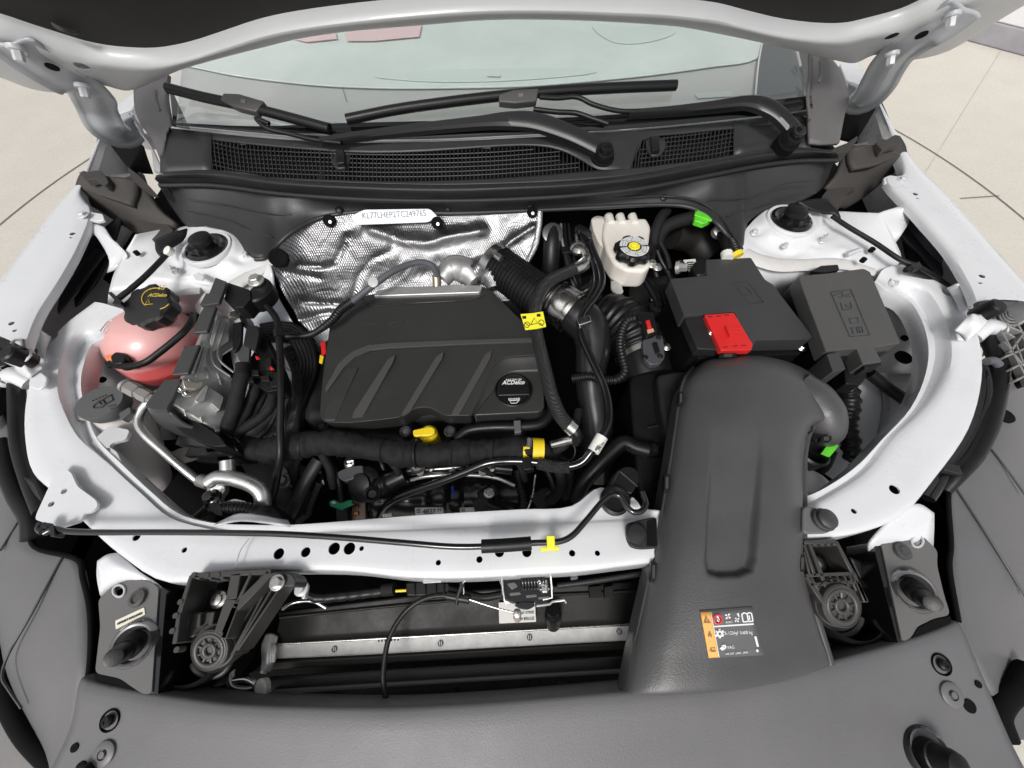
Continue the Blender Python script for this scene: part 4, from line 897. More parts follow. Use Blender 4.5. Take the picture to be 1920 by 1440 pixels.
for x, y in ((520,842),(640,834),(720,845),(850,850),(925,846)):
    tube('tape_end_fold', [P(x, y, .8745) + Vector((sin(a) * .003, sin(a) * .0205, cos(a) * .0205 - .003)) for a in [k * .3 - 1.5 for k in range(11)]], .0009, TAPE, hz, raw=True, res=5)
for i, (x, y) in enumerate(((570,835),(780,850))):
    tube('cable_tie', [P(x, y, .8755) + Vector((0, sin(a) * .0215, cos(a) * .0215 - .003)) for a in [k * .35 - 1.6 for k in range(10)]], .002, RUB, hz, raw=True, res=6)
lathe('tie_anchor', P(783, 872, .86), (0, -.5, .8), [(.010, -.01), (.013, 0), (.013, .002), (.008, .003), (.008, .007)], BLK, hz)
for x0, x1 in ((978,990),(997,1018)):
    tube('yellow_tape', [(x0,844,.8725),(x1,845,.871)], .0188 if x0 < 990 else .0196, YEL, hz, cap=False, res=18)
tube('tie_mount', [(992,838,.893),(993,822,.895)], .004, LGREY, hz); plate('mount_clip', [(984,868),(1001,866),(1002,880),(986,882)], .885, .015, BLK, hz, r=.002)
tube('metal_pin', [(1032,834,.885),(1070,824,.885)], [.006, .0075], STEEL, hz, res=14); tube('pin_wire', [(1062,826,.885),(1078,840,.88),(1072,862,.87),(1052,858,.87)], .0014, RUB, hz)
# coolant line in front of cover
vp = thing('vent_pipe', 'black rubber vent pipe curving round the front right of the engine cover', 'hose', (940, 800, .86))
tube('pipe', [(855,825,.865),(875,808,.868),(920,801,.87),(980,800,.872),(1015,794,.872),(1032,775,.872),(1035,745,.872),(1030,720,.87)], .0085, RUB, vp)
plate('pipe_clip', [(963,788),(976,787),(978,810),(965,812)], .885, .012, LGREY, vp, r=.002)
# braided hose -----------------------------------------------------------------
bh = thing('braided_hose', 'braided black fuel hose running down the right side of the engine cover', 'hose', (1030, 700, .92))
tube('hose', [(1082,503,.945),(1060,512,.945),(1035,524,.945),(1015,545,.942),(1004,575,.938),(1004,610,.935),(1012,650,.932),(1024,700,.93),(1034,740,.925),(1050,778,.915),(1064,796,.905)], .0108, BRAID, bh, res=16)
tube('collar', [(1078,505,.945),(1090,499,.946),(1096,494,.946)], .0122, STEEL, bh, res=16)
tube('fitting', [(1094,496,.946),(1100,484,.95),(1094,470,.955)], .009, STEEL, bh, res=14)
lathe('fitting_ball', P(1084, 465, .955), UP, [(.004, -.015), (.012, -.008), (.015, 0), (.012, .008), (.004, .012)], STEEL, bh, n=20)
tube('fitting_neck', [(1084,462,.96),(1082,450,.965),(1080,440,.965)], .003, STEEL, bh)
tube('crimp_ring', [(1064,796,.905),(1076,806,.90)], .0118, STEEL, bh, res=16); tube('end_elbow', [(1074,804,.90),(1082,815,.895),(1078,828,.88)], .010, BLK, bh)
plate('support_bracket', [(1078,424),(1088,420),(1108,432),(1110,440),(1100,438),(1084,430)], .968, .012, BLK, bh, r=.002)
lb = thing('warning_label', 'yellow fuel warning label wrapped on the braided hose', 'label', (998, 602, .93))
plate('label_flag', [(976,589),(1000,587),(1018,584),(1024,612),(1006,616),(985,618)], .953, .0015, YELL, lb, r=.001, bevel=0)
def ringm(c, r, z, m, parent, t=.0006, n=20, name='label_symbol'): 
    return tube(name, [P(c[0] + r * cos(2*pi*k/n), c[1] + r * sin(2*pi*k/n), z) for k in range(n + 1)], t, m, parent, raw=True, res=5, cap=False)
zl = .9535
for cx_ in (988, 1015): ringm((cx_, 609 - (cx_ - 988) * .15), 5, zl, INK, lb); tube('label_symbol', [(cx_-3,606,zl),(cx_+3,611,zl)], .0007, INK, lb, res=5)
tube('label_symbol', [(995,609,zl),(1002,596,zl),(1008,606,zl),(995,609,zl)], .0006, INK, lb, raw=True, res=5)
plate('label_symbol', [(979,593),(986,592),(987,597),(980,598)], zl, .0004, INK, lb, r=0, bevel=0); plate('label_symbol', [(1006,589),(1013,588),(1014,593),(1007,594)], zl, .0004, INK, lb, r=0, bevel=0)
# black steel pipes ------------------------------------------------------------
ap = thing('steel_pipe', 'gloss black steel pipe snaking past the turbo hose down to the tie bar', 'pipe', (1110, 700, .9))
tube('pipe', [(1102,440,.962),(1112,470,.955),(1126,505,.95),(1128,530,.945),(1117,556,.942),(1098,580,.94),(1089,600,.938),(1090,625,.935),(1103,660,.93),(1122,700,.925),(1136,735,.92),(1142,770,.917),(1140,797,.915),(1128,820,.912),(1110,845,.905),(1092,866,.895),(1070,874,.89),(1045,873,.887),(1010,867,.885),(960,864,.882),(915,868,.88),(875,884,.87),(820,906,.855),(770,924,.835),(738,938,.82),(718,956,.80),(706,985,.77)], .0064, GLOSS, ap, res=14)
tube('pipe', [(1090,438,.96),(1104,470,.95),(1116,510,.945),(1116,535,.94),(1106,556,.938),(1100,572,.936)], .005, GLOSS, ap, res=12)
tube('grip_sleeve', [(1068,876,.8905),(1040,875,.8875),(1008,869,.8855)], .009, BRAID, ap, rf=corr(.004, .06), step=.0008, res=14)
plate('pipe_clamp', [(978,858),(995,856),(998,880),(982,882)], .893, .02, BLK, ap, r=.002); plate('pipe_clamp', [(1080,596),(1106,590),(1110,602),(1086,610)], .948, .008, STEEL, ap, r=.002)
plate('top_clamp', [(1082,422),(1106,434),(1112,446),(1104,446),(1086,432)], .972, .01, GLOSS, ap, r=.003)
tg = tube('barcode_wrap', [P(1129,818,.9122), P(1112,847,.905)], .0092, WLBL, ap, cap=False, res=18)
for s_, y0 in (('60005411149', 0), ('306 N6 986', 7)): text('wrap_print', s_, (1118 + y0 * .8, 846 - y0 * .1), (1134 + y0 * .7, 820 + y0 * .1), .9165, INK, tg, hk=1)
# turbo hose ---------------------------------------------------------------
tu = thing('turbo_hose', 'ribbed black turbo intake hose held by silver band clamps', 'hose', (1000, 560, .88))
tube('ribbed_hose', [(935,500,.905),(960,518,.905),(995,545,.903),(1030,570,.90)], .037, RUB, tu, rf=lambda s: 1 + (.055 if (s * 1000) % 8 < 5 else 0), step=.001, res=40)
for k in range(-5, 6):
    a = k * .2
    tube('hose_rib', [P(948 + 14*k*.0, 510, .905).lerp(P(1030, 570, .90), t) + Vector((cos(.63) * sin(a), sin(.63)*sin(a), cos(a))) * .0395 for t in (0, .5, 1)], .0008, RUB, tu, res=5)
tube('band_clamp', [(924,492,.905),(936,501,.905)], .041, STEEL, tu, res=36, cap=False); tube('clamp_lug', [(930,478,.95),(940,486,.95)], .006, STEEL, tu)
tube('band_clamp', [(1042,562,.897),(1052,571,.896),(1075,588,.893)], [.036,.041,.041], STEEL, tu, res=36, cap=False)
tube('clamp_rim', [(1070,583,.8935),(1074,586,.8935)], .0425, STEEL, tu, res=36, cap=False); tube('clamp_rim', [(1044,564,.8965),(1047,566,.8965)], .0400, STEEL, tu, res=36, cap=False)
for a in (-.5, .1, .7): tube('clamp_slot', [P(1050, 570, .896).lerp(P(1072, 586, .893), t) + Vector((.6 * sin(a), -.1 + .7 * sin(a)*.3, cos(a))) * .0412 for t in (0, 1)], .0018, GLOSS, tu, res=5)
tube('smooth_elbow', [(1060,577,.895),(1082,592,.89),(1103,612,.885),(1112,645,.875),(1108,690,.86),(1110,740,.84),(1118,790,.82),(1122,840,.80),(1120,890,.75)], [.034,.037,.037,.033,.028,.027,.028,.028,.027], mat('satin_black_pipe', (.015,.015,.016), .28, rvar=.08), tu, res=32)
tube('foil_wrap', [(885,515,.90),(905,505,.90),(925,520,.90),(930,540,.89)], [.02,.028,.026,.018], FOIL, tu, res=14)
tube('foil_wrap', [(828,525,.89),(850,505,.895),(880,512,.895),(895,530,.89)], [.018,.028,.028,.02], mat('crumpled_wrap', (.42,.42,.42), .45, metal=.7, bump=1., bscale=60, mottle=.2, mscale=30), tu, res=14)
# O2 sensor lead ------------------------------------------------------------
ox = thing('sensor_cable', 'grey sensor cable arching over the foil into a black sleeve', 'cable', (740, 510, .93))
tube('grey_lead', [(820,517,.905),(812,500,.925),(795,492,.935),(770,495,.94),(735,510,.945),(700,535,.94),(680,550,.935),(655,570,.93)], .006, LGREY, ox)
tube('sensor_nut', [(818,515,.90),(819,530,.89),(819,545,.88)], .0085, mat('brass_nut', (.55,.48,.34), .35, metal=1), ox, res=8)
tube('black_sleeve', [(660,566,.932),(640,580,.925),(625,598,.92),(600,618,.915),(580,628,.913),(535,631,.912)], [.0075,.008,.007,.006,.006,.006], RUB, ox, rf=lambda s: 1 + (.12 if (s * 1000) % 5 < 2.5 and s < .07 else 0), step=.0012)
lathe('cable_eye', P(700, 530, .945), (0, -.4, .9), [(.009, -.004), (.009, .002), (.004, .003)], mat('clear_clip', (.5,.5,.5), .3), ox, n=16)
plate('head_plate', [(705,545),(740,538),(820,536),(850,533),(905,535),(900,548),(700,555)], .893, .012, ALU, ox, r=.004)
# ================================================================ BRAKE RESERVOIR
br = thing('brake_fluid_reservoir', 'cream plastic brake fluid reservoir with black cap under the cowl', 'reservoir', (1170, 460, .92))
zt = .937
plate('tank', [(1133,412),(1150,411),(1212,408),(1221,424),(1218,447),(1216,470),(1221,497),(1209,508),(1175,507),(1152,493),(1138,470),(1130,440)], zt, .045, CREAM, br, r=.008, bevel=.006, seg=3)
plate('tank_shoulder', [(1108,409),(1120,403),(1140,408),(1136,440),(1140,470),(1124,458),(1112,430)], zt - .014, .035, CREAM, br, r=.008, bevel=.005, seg=3)
for x in (1142, 1163, 1186): lathe('tank_bump', P(x, 409, zt - .004), (0, 1, .0), [(.009, -.02), (.009, .006), (.006, .008)], CREAM, br, n=14)
cc = P(1189, 463, zt + .022) - UP * .022
lathe('cap_neck', cc, UP, [(.022, -.004), (.022, .006)], CREAM, br)
bc = lathe('reservoir_cap', cc + Vector((0, 0, .004)), UP, [(.030, 0), (.033, .004), (.033, .014), (.029, .019), (.001, .0195)], BLK, br, n=48, lobes=7, lamp=.14)
ct = cc + Vector((0, 0, .0238))
def annulus(name, c, r1_, r2_, m, parent, a0=0, a1=2*pi, n=40, h=.0004):
    vs = []; fs = []
    for k in range(n + 1):
        a = a0 + (a1 - a0) * k / n; d = Vector((cos(a), sin(a), 0))
        vs += [c + d * r1_, c + d * r2_, c + d * r1_ - UP * h, c + d * r2_ - UP * h]
    for k in range(n):
        i = 4 * k; fs += [(i, i+1, i+5, i+4), (i+2, i+6, i+7, i+3), (i, i+4, i+6, i+2), (i+1, i+3, i+7, i+5)]
    return mk(name, vs, fs, m, parent, smooth=False)
for r1_, r2_ in ((.0265,.0225),(.0215,.0178),(.0168,.0135)):
    N = int(r1_ * 1500)
    for half in (0, pi):
        annulus('warning_print', ct, r1_, r2_, WINK, bc, half + .10, half + pi - .10, 24)
        for k in range(1, 4):                                      # gaps between the words of the circular warning text
            a = half + .1 + (pi - .2) * (k + random.uniform(-.2, .2)) / 4
            annulus('print_gap', ct + UP * .0002, r1_, r2_, INK, bc, a, a + .05, 2)
    annulus('print_line', ct + UP * .0003, (r1_ + r2_) / 2 + .0004, (r1_ + r2_) / 2 - .0004, mat('grey_ink', (.3,.3,.33), .5), bc, 0, 2*pi)
lathe('yellow_centre', ct, UP, [(.0108, -.001), (.0108, .0005), (.001, .0006)], YELL, bc, n=8); annulus('brake_symbol', ct + UP * .001, .0062, .0055, GOLD, bc); annulus('brake_symbol', ct + UP * .001, .0085, .0078, GOLD, bc, -.6, .6, 8); annulus('brake_symbol', ct + UP * .001, .0085, .0078, GOLD, bc, pi-.6, pi+.6, 8)
plate('steel_bracket', [(1145,513),(1158,509),(1168,514),(1169,528),(1166,540),(1170,548),(1160,553),(1146,543)], .90, .004, ALU, br, r=.005, holes=[(1148,525,3)])
# heater hoses behind the turbo pipe
hh = thing('heater_hose', 'dark rubber heater hose dropping from the firewall beside the foil', 'hose', (1035, 470, .9))
tube('hose', [(1037,432,.935),(1035,455,.925),(1033,490,.90),(1030,530,.86)], .018, RUB, hh, res=20)
lathe('hose_clamp', P(1036, 438, .94), (0, -.5, .8), [(.020, -.004), (.021, 0), (.020, .004), (.016, .005)], mat('dull_clamp', (.12,.12,.13), .35, metal=.8), hh)
tube('hose', [(1090,530,.90),(1105,560,.87),(1110,590,.84)], .020, RUB, hh, res=18, rf=lambda s: 1 + .08 * ((s * 1000) % 10 < 5), step=.0015)
tube('thin_line', [(1060,470,.93),(1070,520,.91),(1085,560,.89),(1095,600,.88)], .006, RUB, hh)
# ================================================================ AIR INTAKE
ac = thing('air_intake_hose', 'corrugated black air hose with band clamp between engine and filter box', 'hose', (1170, 620, .86))
tube('bellows', [(1135,590,.865),(1150,596,.872),(1170,610,.875),(1188,632,.872),(1198,655,.865)], [.040,.045,.048,.048,.046], RUB, ac, rf=lambda s: 1 + .035 * sin(s / .0125 * 2 * pi), step=.0015, res=40)
tube('band_clamp', [(1199,657,.864),(1203,666,.862)], .0475, mat('dull_steel_band', (.35,.34,.32), .35, metal=1), ac, res=40, cap=False)
tube('meter_tube', [(1200,660,.862),(1206,680,.858),(1212,705,.85)], .045, BLK, ac, res=36)
ms = thing('air_flow_sensor', 'grey black air flow sensor with red latch on the intake tube', 'sensor', (1220, 640, .91))
plate('sensor_plate', [(1205,637),(1222,633),(1230,627),(1243,629),(1246,648),(1247,670),(1238,682),(1220,684),(1208,672),(1206,655)], .92, .012, mat('sensor_grey', (.06,.062,.07), .42, bump=.3, bscale=700), ms, r=.004)
plate('sensor_ridge', [(1223,642),(1232,640),(1238,660),(1230,664)], .923, .006, BLK, ms, r=.003)
plate('plug', [(1196,590),(1207,584),(1226,586),(1228,598),(1233,622),(1212,632),(1203,606),(1197,604)], .928, .02, BLK, ms, r=.003)
plate('red_latch', [(1211,601),(1218,599),(1222,614),(1215,616)], .931, .004, REDP, ms, r=.001); plate('orange_tag', [(1213,618),(1225,615),(1227,621),(1215,625)], .930, .002, mat('tan_tag', (.6,.3,.2), .5), ms, r=.001)
for x, y in ((1210,670),(1235,633),(1238,668)): bolt(P(x, y, .922), .003, BLK, ms)
bolt(P(1250, 651, .90), .005, STEEL, ms); bolt(P(1274, 500, .93), .008, STEEL, ms, ax=(.6, -.5, .6))
tube('corrugated_sleeve', [(1190,596,.925),(1176,602,.922),(1165,625,.915),(1163,650,.91),(1168,675,.905),(1172,695,.90),(1160,710,.895),(1135,713,.893),(1105,706,.89),(1072,710,.885)], .0075, BLK, ms, rf=corr(.006), step=.001, res=12)
fb = thing('air_filter_box', 'black air filter housing tucked under the big grey intake duct', 'air filter box', (1230, 800, .75))
plate('box_lid', [(1180,705),(1235,690),(1290,695),(1300,760),(1290,960),(1210,965),(1195,900)], .855, .20, BLK, fb, r=.015, bevel=.006, seg=3)
plate('lid_neck', [(1232,700),(1300,692),(1310,850),(1258,860),(1238,760)], .885, .05, BLK2, fb, r=.012, bevel=.008, seg=3)
for x, y, w in ((1214,800,24),(1210,838,30),(1222,860,22),(1230,905,24)): plate('box_rib', [(x,y),(x+w,y-5),(x+w,y-2),(x,y+3)], .862, .01, BLK2, fb, r=0, bevel=.0005)
tube('drain_hose', [(1080,940,.82),(1095,905,.84),(1120,875,.855),(1150,845,.865),(1170,830,.87),(1190,838,.868),(1215,845,.868)], .0125, RUB, fb, res=14)
lathe('hose_fitting', P(1222, 843, .87), (1, .1, 0), [(.007, -.008), (.009, -.006), (.007, -.002), (.010, 0), (.010, .006), (.006, .008)], BLK, fb, n=12)
fan = thing('rubber_duct_boot', 'ribbed black rubber boot resting on the tie bar by the intake duct', 'boot', (1170, 905, .93))
plate('boot_fan', [(1143,912),(1147,895),(1160,880),(1178,873),(1195,880),(1200,900),(1186,925),(1165,928)], .945, .03, BLK, fan, r=.005)
for a in ([(1163,884),(1196,912)], [(1145,914),(1184,924)], [(1160,884),(1145,912)]): tube('boot_rib', [(a[0][0],a[0][1],.9455),(a[1][0],a[1][1],.9455)], .0016, BLK2, fan, res=6)
lathe('round_grommet', P(1153, 938, .947), UP, [(.019, -.004), (.019, .003), (.016, .005), (.013, .002), (.004, .001)], BLK, fan)
plate('white_wedge', [(1177,940),(1186,930),(1198,942),(1203,953),(1190,956)], .946, .004, WHITE, fan, r=.003)
# ================================================================ BATTERY
bt = thing('battery', 'black covered car battery with red terminal flap', 'battery', (1390, 570, .85))
bz = .948
plate('battery_cover', [(1257,523),(1326,517),(1323,487),(1408,483),(1434,524),(1450,534),(1463,552),(1523,630),(1520,636),(1417,638),(1411,652),(1400,640),(1377,584),(1283,592)], bz, .03, GRY, bt, r=.003, bevel=.0025, seg=3, n=3)
plate('battery_case', [(1258,545),(1440,535),(1512,636),(1418,650),(1412,660),(1300,664)], bz - .03, .17, BLK, bt, r=.006, bevel=.003)
plate('case_ledge', [(1303,658),(1416,652),(1420,645),(1518,640),(1500,664),(1310,672)], bz - .038, .03, BLK, bt, r=.003)
plate('terminal_cover', [(1283,597),(1324,594),(1352,656),(1308,654)], bz - .005, .02, BLK2, bt, r=.002)
rp = plate('terminal_flap', [(1321,590),(1376,586),(1412,646),(1409,656),(1352,657)], bz + .003, .012, REDP, bt, r=.002, bevel=.001)
plate('flap_grip', [(1361,611),(1365,610),(1374,628),(1369,630)], bz + .009, .006, REDP, rp, r=.001)
tube('flap_line', [(1366,617,bz+.0035),(1388,616,bz+.0035)], .0006, REDP, rp, res=5); tube('flap_line', [(1372,622,bz+.0035),(1390,622,bz+.0035)], .0006, REDP, rp, res=5)
for x, y in ((1331,593),(1347,592),(1362,590),(1360,650),(1378,648),(1394,647)): plate('flap_notch', [(x-4,y),(x+4,y-.5),(x+4.6,y+1),(x-3.5,y+1.5)], bz + .0035, .001, INK, rp, r=0, bevel=0)
bolt(P(1333, 624, bz - .004), .0035, STEEL, bt); bolt(P(1502, 652, bz - .03), .005, STEEL, bt)
tube('cover_line', [(1375,530,bz+.0004),(1402,528,bz+.0004),(1432,566,bz+.0004),(1404,569,bz+.0004),(1375,530,bz+.0004)], .0006, GRY, bt, raw=True, res=5)
tube('cover_line', [(1385,540,bz+.0004),(1400,539,bz+.0004),(1410,552,bz+.0004),(1396,554,bz+.0004)], .0006, GRY, bt, raw=True, res=5)
plate('paper_label', [(1281,487),(1304,485),(1308,498),(1303,517),(1297,518)], .92, .002, WLBL, bt, r=.001)
for k in range(4): plate('label_print', [(1288,491+k*4),(1300,490+k*4),(1301,492+k*4),(1289,493+k*4)], .9206, .0004, INK, bt, r=0, bevel=0)
plate('cable_boot', [(1300,492),(1312,483),(1326,486),(1328,515),(1306,517)], bz + .002, .03, RUB, bt, r=.008, bevel=.004)
cb = thing('battery_cables', 'thick black cables with green tape looping behind the battery', 'cable', (1320, 440, .93))
tube('thick_cable', [(1232,470,.90),(1235,445,.92),(1250,425,.935),(1280,413,.945),(1310,408,.95),(1335,410,.945)], .013, TAPE, cb, res=12)
tube('thick_cable', [(1226,475,.90),(1228,440,.93),(1238,410,.945),(1250,395,.945)], .010, TAPE, cb, res=12)
plate('green_tape', [(1304,393),(1320,397),(1337,402),(1334,412),(1320,419),(1302,413)], .966, .012, GREEN, cb, r=.003, bevel=.003)
plate('green_tape', [(1302,402),(1308,393),(1340,408),(1334,414)], .969, .004, GREEN, cb, r=.002)
tube('sleeved_cable', [(1348,430,.94),(1356,445,.945),(1362,460,.95),(1366,478,.95)], .009, RUB, cb); tube('white_end', [(1362,474,.952),(1364,485,.95)], .0105, WLBL, cb)
tube('sleeved_cable', [(1356,440,.94),(1370,448,.95),(1378,465,.952),(1382,476,.95)], .009, BLK, cb, rf=corr(.005), step=.001); tube('yellow_end', [(1380,474,.953),(1384,481,.951)], .0105, YEL, cb)
lathe('steel_stud', P(1350, 432, .945), (-.2, -.5, .8), [(.014, -.01), (.012, .002), (.007, .004), (.007, .012)], ALU, cb, n=16)
for p in ([(1232,470,.93),(1240,490,.92),(1252,510,.91),(1262,540,.90)], [(1228,462,.93),(1224,490,.925),(1232,520,.91)], [(1238,455,.94),(1250,480,.93),(1256,505,.92)]): tube('thin_cable', p, .005, RUB, cb)
bolt(P(1222, 496, .93), .007, STEEL, cb); bolt(P(1232, 502, .93), .006, STEEL, cb); bolt(P(1268, 502, .93), .008, ALU, cb, ax=(.8, -.4, .4), h=.02)
tube('dark_hose', [(1260,440,.90),(1300,450,.88),(1330,480,.86)], .03, mat('faint_black', (.012,.011,.010), .6), cb)
# ================================================================ FUSE BOX
fx = thing('fuse_box', 'charcoal fuse box with embossed lid beside the battery', 'fuse box', (1590, 600, .88))
fz = .962
plate('fuse_lid', [(1496,517),(1555,512),(1620,503),(1632,510),(1689,643),(1640,651),(1653,678),(1618,683),(1606,653),(1549,659)], fz, .028, mat('fuse_lid_plastic', (.072,.071,.070), .42, bump=.5, bscale=1200, mottle=.1, mscale=12, rvar=.06), fx, r=[.006,.002,.008,.004,.003,.002,.002,.002,.002,.004], bevel=.0025, seg=3)
plate('fuse_case', [(1487,528),(1560,515),(1632,508),(1683,648),(1660,662),(1612,668),(1560,680),(1548,668)], fz - .02, .14, BLK, fx, r=.004, bevel=.003)
plate('side_clip', [(1550,664),(1573,660),(1586,692),(1562,697)], fz + .001, .05, GRY, fx, r=.002, bevel=.002)
lt = plate('lid_latch', [(1616,674),(1648,668),(1654,684),(1622,692)], fz - .004, .02, BLK, fx, r=.002)
plate('rear_latch', [(1521,508),(1540,498),(1571,496),(1574,506),(1548,511)], fz - .006, .02, BLK, fx, r=.002)
tube('latch_arrow', [(1629,679,fz-.003),(1634,678,fz-.003)], .0006, WINK, lt, res=5); tube('latch_arrow', [(1627,674,fz-.003),(1630,681,fz-.003)], .0005, WINK, lt, res=5)
eg = mat('emboss_edge', (.04,.04,.042), .5)
def egl(pts): tube('embossed_line', [(x, y, fz + .0003) for x, y in pts], .0007, eg, fx, raw=True, res=5)
def zz(x, y): return (1520 + x / 8, 500 + y / 8)
egl([zz(300,380), zz(590,1050), zz(885,1020), zz(600,340), zz(300,380)])
for l in ([(350,430),(480,380),(470,440),(600,400)], [(420,460),(620,440)], [(450,540),(480,650),(620,620),(590,530)], [(520,560),(540,600),(570,590)], [(580,780),(700,760),(720,840),(600,850),(580,780)], [(590,920),(640,910)], [(615,915),(640,1010)], [(680,910),(760,900),(790,980),(710,990),(680,910)], [(720,905),(745,985)]): egl([zz(*p) for p in l])
tube('loom', [(1580,712,.88),(1590,735,.86),(1592,760,.85),(1585,800,.83),(1592,830,.82),(1585,870,.80),(1570,900,.78)], .016, BLK, fx, rf=corr(.014, .1), step=.0025)
plate('loom_cover', [(1582,692),(1618,686),(1626,706),(1614,722),(1586,720)], .90, .03, BLK, fx, r=.003)
tube('black_cable', [(1630,700,.88),(1655,720,.87),(1690,745,.86),(1715,765,.85)], .010, RUB, fx)
tube('cable_sleeve', [(1545,560,.90),(1560,620,.88),(1580,700,.86)], .02, BLK, fx)
gt = thing('green_tape_tag', 'bright green tape tag hanging below the intake duct on the right', 'tape', (1555, 838, .86))
plate('tape_flap', [(1551,835),(1564,828),(1573,836),(1556,857),(1540,850)], .90, .003, GREEN, gt, r=.001)
tube('tape_lead', [(1560,845,.86),(1545,875,.84),(1520,890,.82)], .008, RUB, gt)
wl_ = thing('washer_tube', 'loose dark loom and clips in the well right of the intake duct', 'cable', (1560, 880, .8))
tube('loom', [(1530,800,.80),(1550,830,.79),(1575,860,.78),(1560,890,.77),(1520,900,.77)], .014, TAPE, wl_)
plate('loom_bracket', [(1520,810),(1545,805),(1556,820),(1540,835),(1522,840)], .84, .02, BLK, wl_, r=.004)
tube('wire_pair', [(1615,830,.80),(1622,845,.79),(1636,860,.78)], .003, mat('olive_wire',(.25,.22,.1),.5), wl_)
lathe('dark_grommet', P(1622, 828, .81), UP, [(.022, -.01), (.022, .002), (.01, .004)], DEEP, wl_)
lathe('white_bottle', P(1520, 925, .85), UP, [(.05, -.08), (.05, -.02), (.04, 0), (.015, .01)], WHITE, wl_)
# ================================================================ INTAKE DUCT (big grey)
du = thing('intake_duct', 'large grey moulded plastic air intake duct running forward over the tie bar', 'air duct', (1390, 950, .93))
DR = [ # y-profile rows: left edge ... right edge (px,py), z at edge and crown
 [(1305,690),(1325,676),(1375,668),(1430,668),(1480,680),(1515,697),(1533,714)],
 [(1287,715),(1315,700),(1370,690),(1430,690),(1485,702),(1530,726),(1552,752)],
 [(1280,750),(1310,740),(1370,735),(1430,735),(1485,745),(1535,762),(1563,785)],
 [(1273,800),(1305,795),(1365,790),(1425,790),(1478,795),(1512,797),(1523,798)],
 [(1266,850),(1298,848),(1358,845),(1420,845),(1470,848),(1497,848),(1508,838)],
 [(1258,900),(1290,900),(1352,900),(1412,900),(1465,900),(1494,900),(1505,890)],
 [(1248,960),(1282,960),(1345,960),(1405,960),(1460,960),(1492,960),(1505,955)],
 [(1236,1025),(1272,1025),(1338,1025),(1400,1025),(1458,1025),(1492,1025),(1505,1020)],
 [(1223,1090),(1260,1090),(1330,1090),(1395,1090),(1458,1088),(1495,1083),(1508,1078)],
 [(1210,1150),(1250,1152),(1325,1152),(1395,1150),(1465,1145),(1505,1135),(1520,1128)],
 [(1196,1220),(1240,1224),(1320,1222),(1395,1218),(1475,1205),(1518,1190),(1536,1180)],
 [(1180,1300),(1232,1302),(1318,1298),(1400,1290),(1487,1272),(1534,1256),(1556,1246)]]
DZ = [.925,.955,.962,.966,.966,.966,.964,.962,.958,.954,.950,.942]
rows = []
for i, (r, z) in enumerate(zip(DR, DZ)):
    off = [-.022, -.004, .006, .008, .005, -.005, -.022]
    if i == 0: off = [-.02, -.005, .0, .002, 0, -.006, -.02]
    if i >= 10: off = [-.020, -.004, .003, .004, .002, -.004, -.020]
    row = [(p[0], p[1], z + o) for p, o in zip(r, off)]
    rows.append([drop(row[0], .045, -.004)] + row + [drop(row[-1], .045, .004)])
rows.insert(0, [drop(p, .04, 0, .006) for p in rows[0]])
rows.append([drop(p, .006, 0, -.001) for p in rows[-1]]); rows.append([drop(p, .05, 0, -.002) for p in rows[-1]])
GROOVE = [(1341,775),(1336,850),(1330,950),(1326,1050),(1330,1072),(1348,1078),(1385,1077),(1408,1068),(1415,1045),(1422,950),(1426,860),(1425,765)]
from mathutils.geometry import intersect_point_tri_2d
def inside(px, py, poly):
    c = False; n = len(poly)
    for i in range(n):
        x0, y0 = poly[i]; x1, y1 = poly[i - 1]
        if (y0 > py) != (y1 > py) and px < (x1 - x0) * (py - y0) / (y1 - y0) + x0: c = not c
    return c
def gf(px, py, p):
    if not (1300 < px < 1450 and 740 < py < 1110): return 0
    d = segd(px, py, GROOVE + [GROOVE[0]]); s = d if inside(px, py, GROOVE) else -d
    k = min(1, max(0, (py - 772) / 230)); k = k * k * (3 - 2 * k); t = 1 / (1 + math.exp(-s / 2.0)); return -.011 * t * k
dsk = field('duct_shell', rows, mat('duct_plastic', (.066,.065,.066), .38, bump=.45, bscale=650, mottle=.12, mscale=10, rvar=.08), du, gf, UP, nu=18, nv=22, th=.002)
# side flange, clips
lf = [(x - 3, y, z - .030) for (x, y), z in [(r[0], z) for r, z in zip(DR, DZ)]]
tube('seam_flange', lf, .0045, mat('duct_edge', (.05,.05,.051), .45), du, flat=.6)
rf_ = [(x + 2, y, z - .030) for (x, y), z in [(r[-1], z) for r, z in zip(DR, DZ)]]
tube('seam_flange', rf_, .0045, mat('duct_edge', (.05,.05,.051), .45), du, flat=.6)
for (x, y, z, w, h) in ((1251,905,.95,5,16),(1226,1072,.94,5,18),(1180,1278,.90,6,16),(1277,746,.95,4,12),(1505,1056,.95,5,16),(1516,804,.95,9,6),(1550,822,.94,10,5),(1366,666,.945,16,4)):
    plate('snap_clip', [(x-w,y-h),(x+w,y-h),(x+w-1,y+h),(x-w-1,y+h)], z, .008, BLK, du, r=.001, bevel=.001)
    plate('clip_core', [(x-w*.5,y-h*.7),(x+w*.5,y-h*.7),(x+w*.4,y+h*.7),(x-w*.6,y+h*.7)], z + .001, .008, mat('duct_edge', (.05,.05,.051), .45), du, r=.001, bevel=0)
tube('elbow', [(1490,730,.93),(1520,752,.932),(1541,778,.93),(1549,800,.922),(1548,815,.90)], [.030,.032,.030,.025,.020], MATS['duct_plastic'], du, res=28)
lathe('inlet_mouth', P(1522, 842, .90), (.2, .1, 1), [(.026, -.02), (.028, 0), (.025, .003), (.022, -.002), (.020, -.02)], BLK, du, n=32)
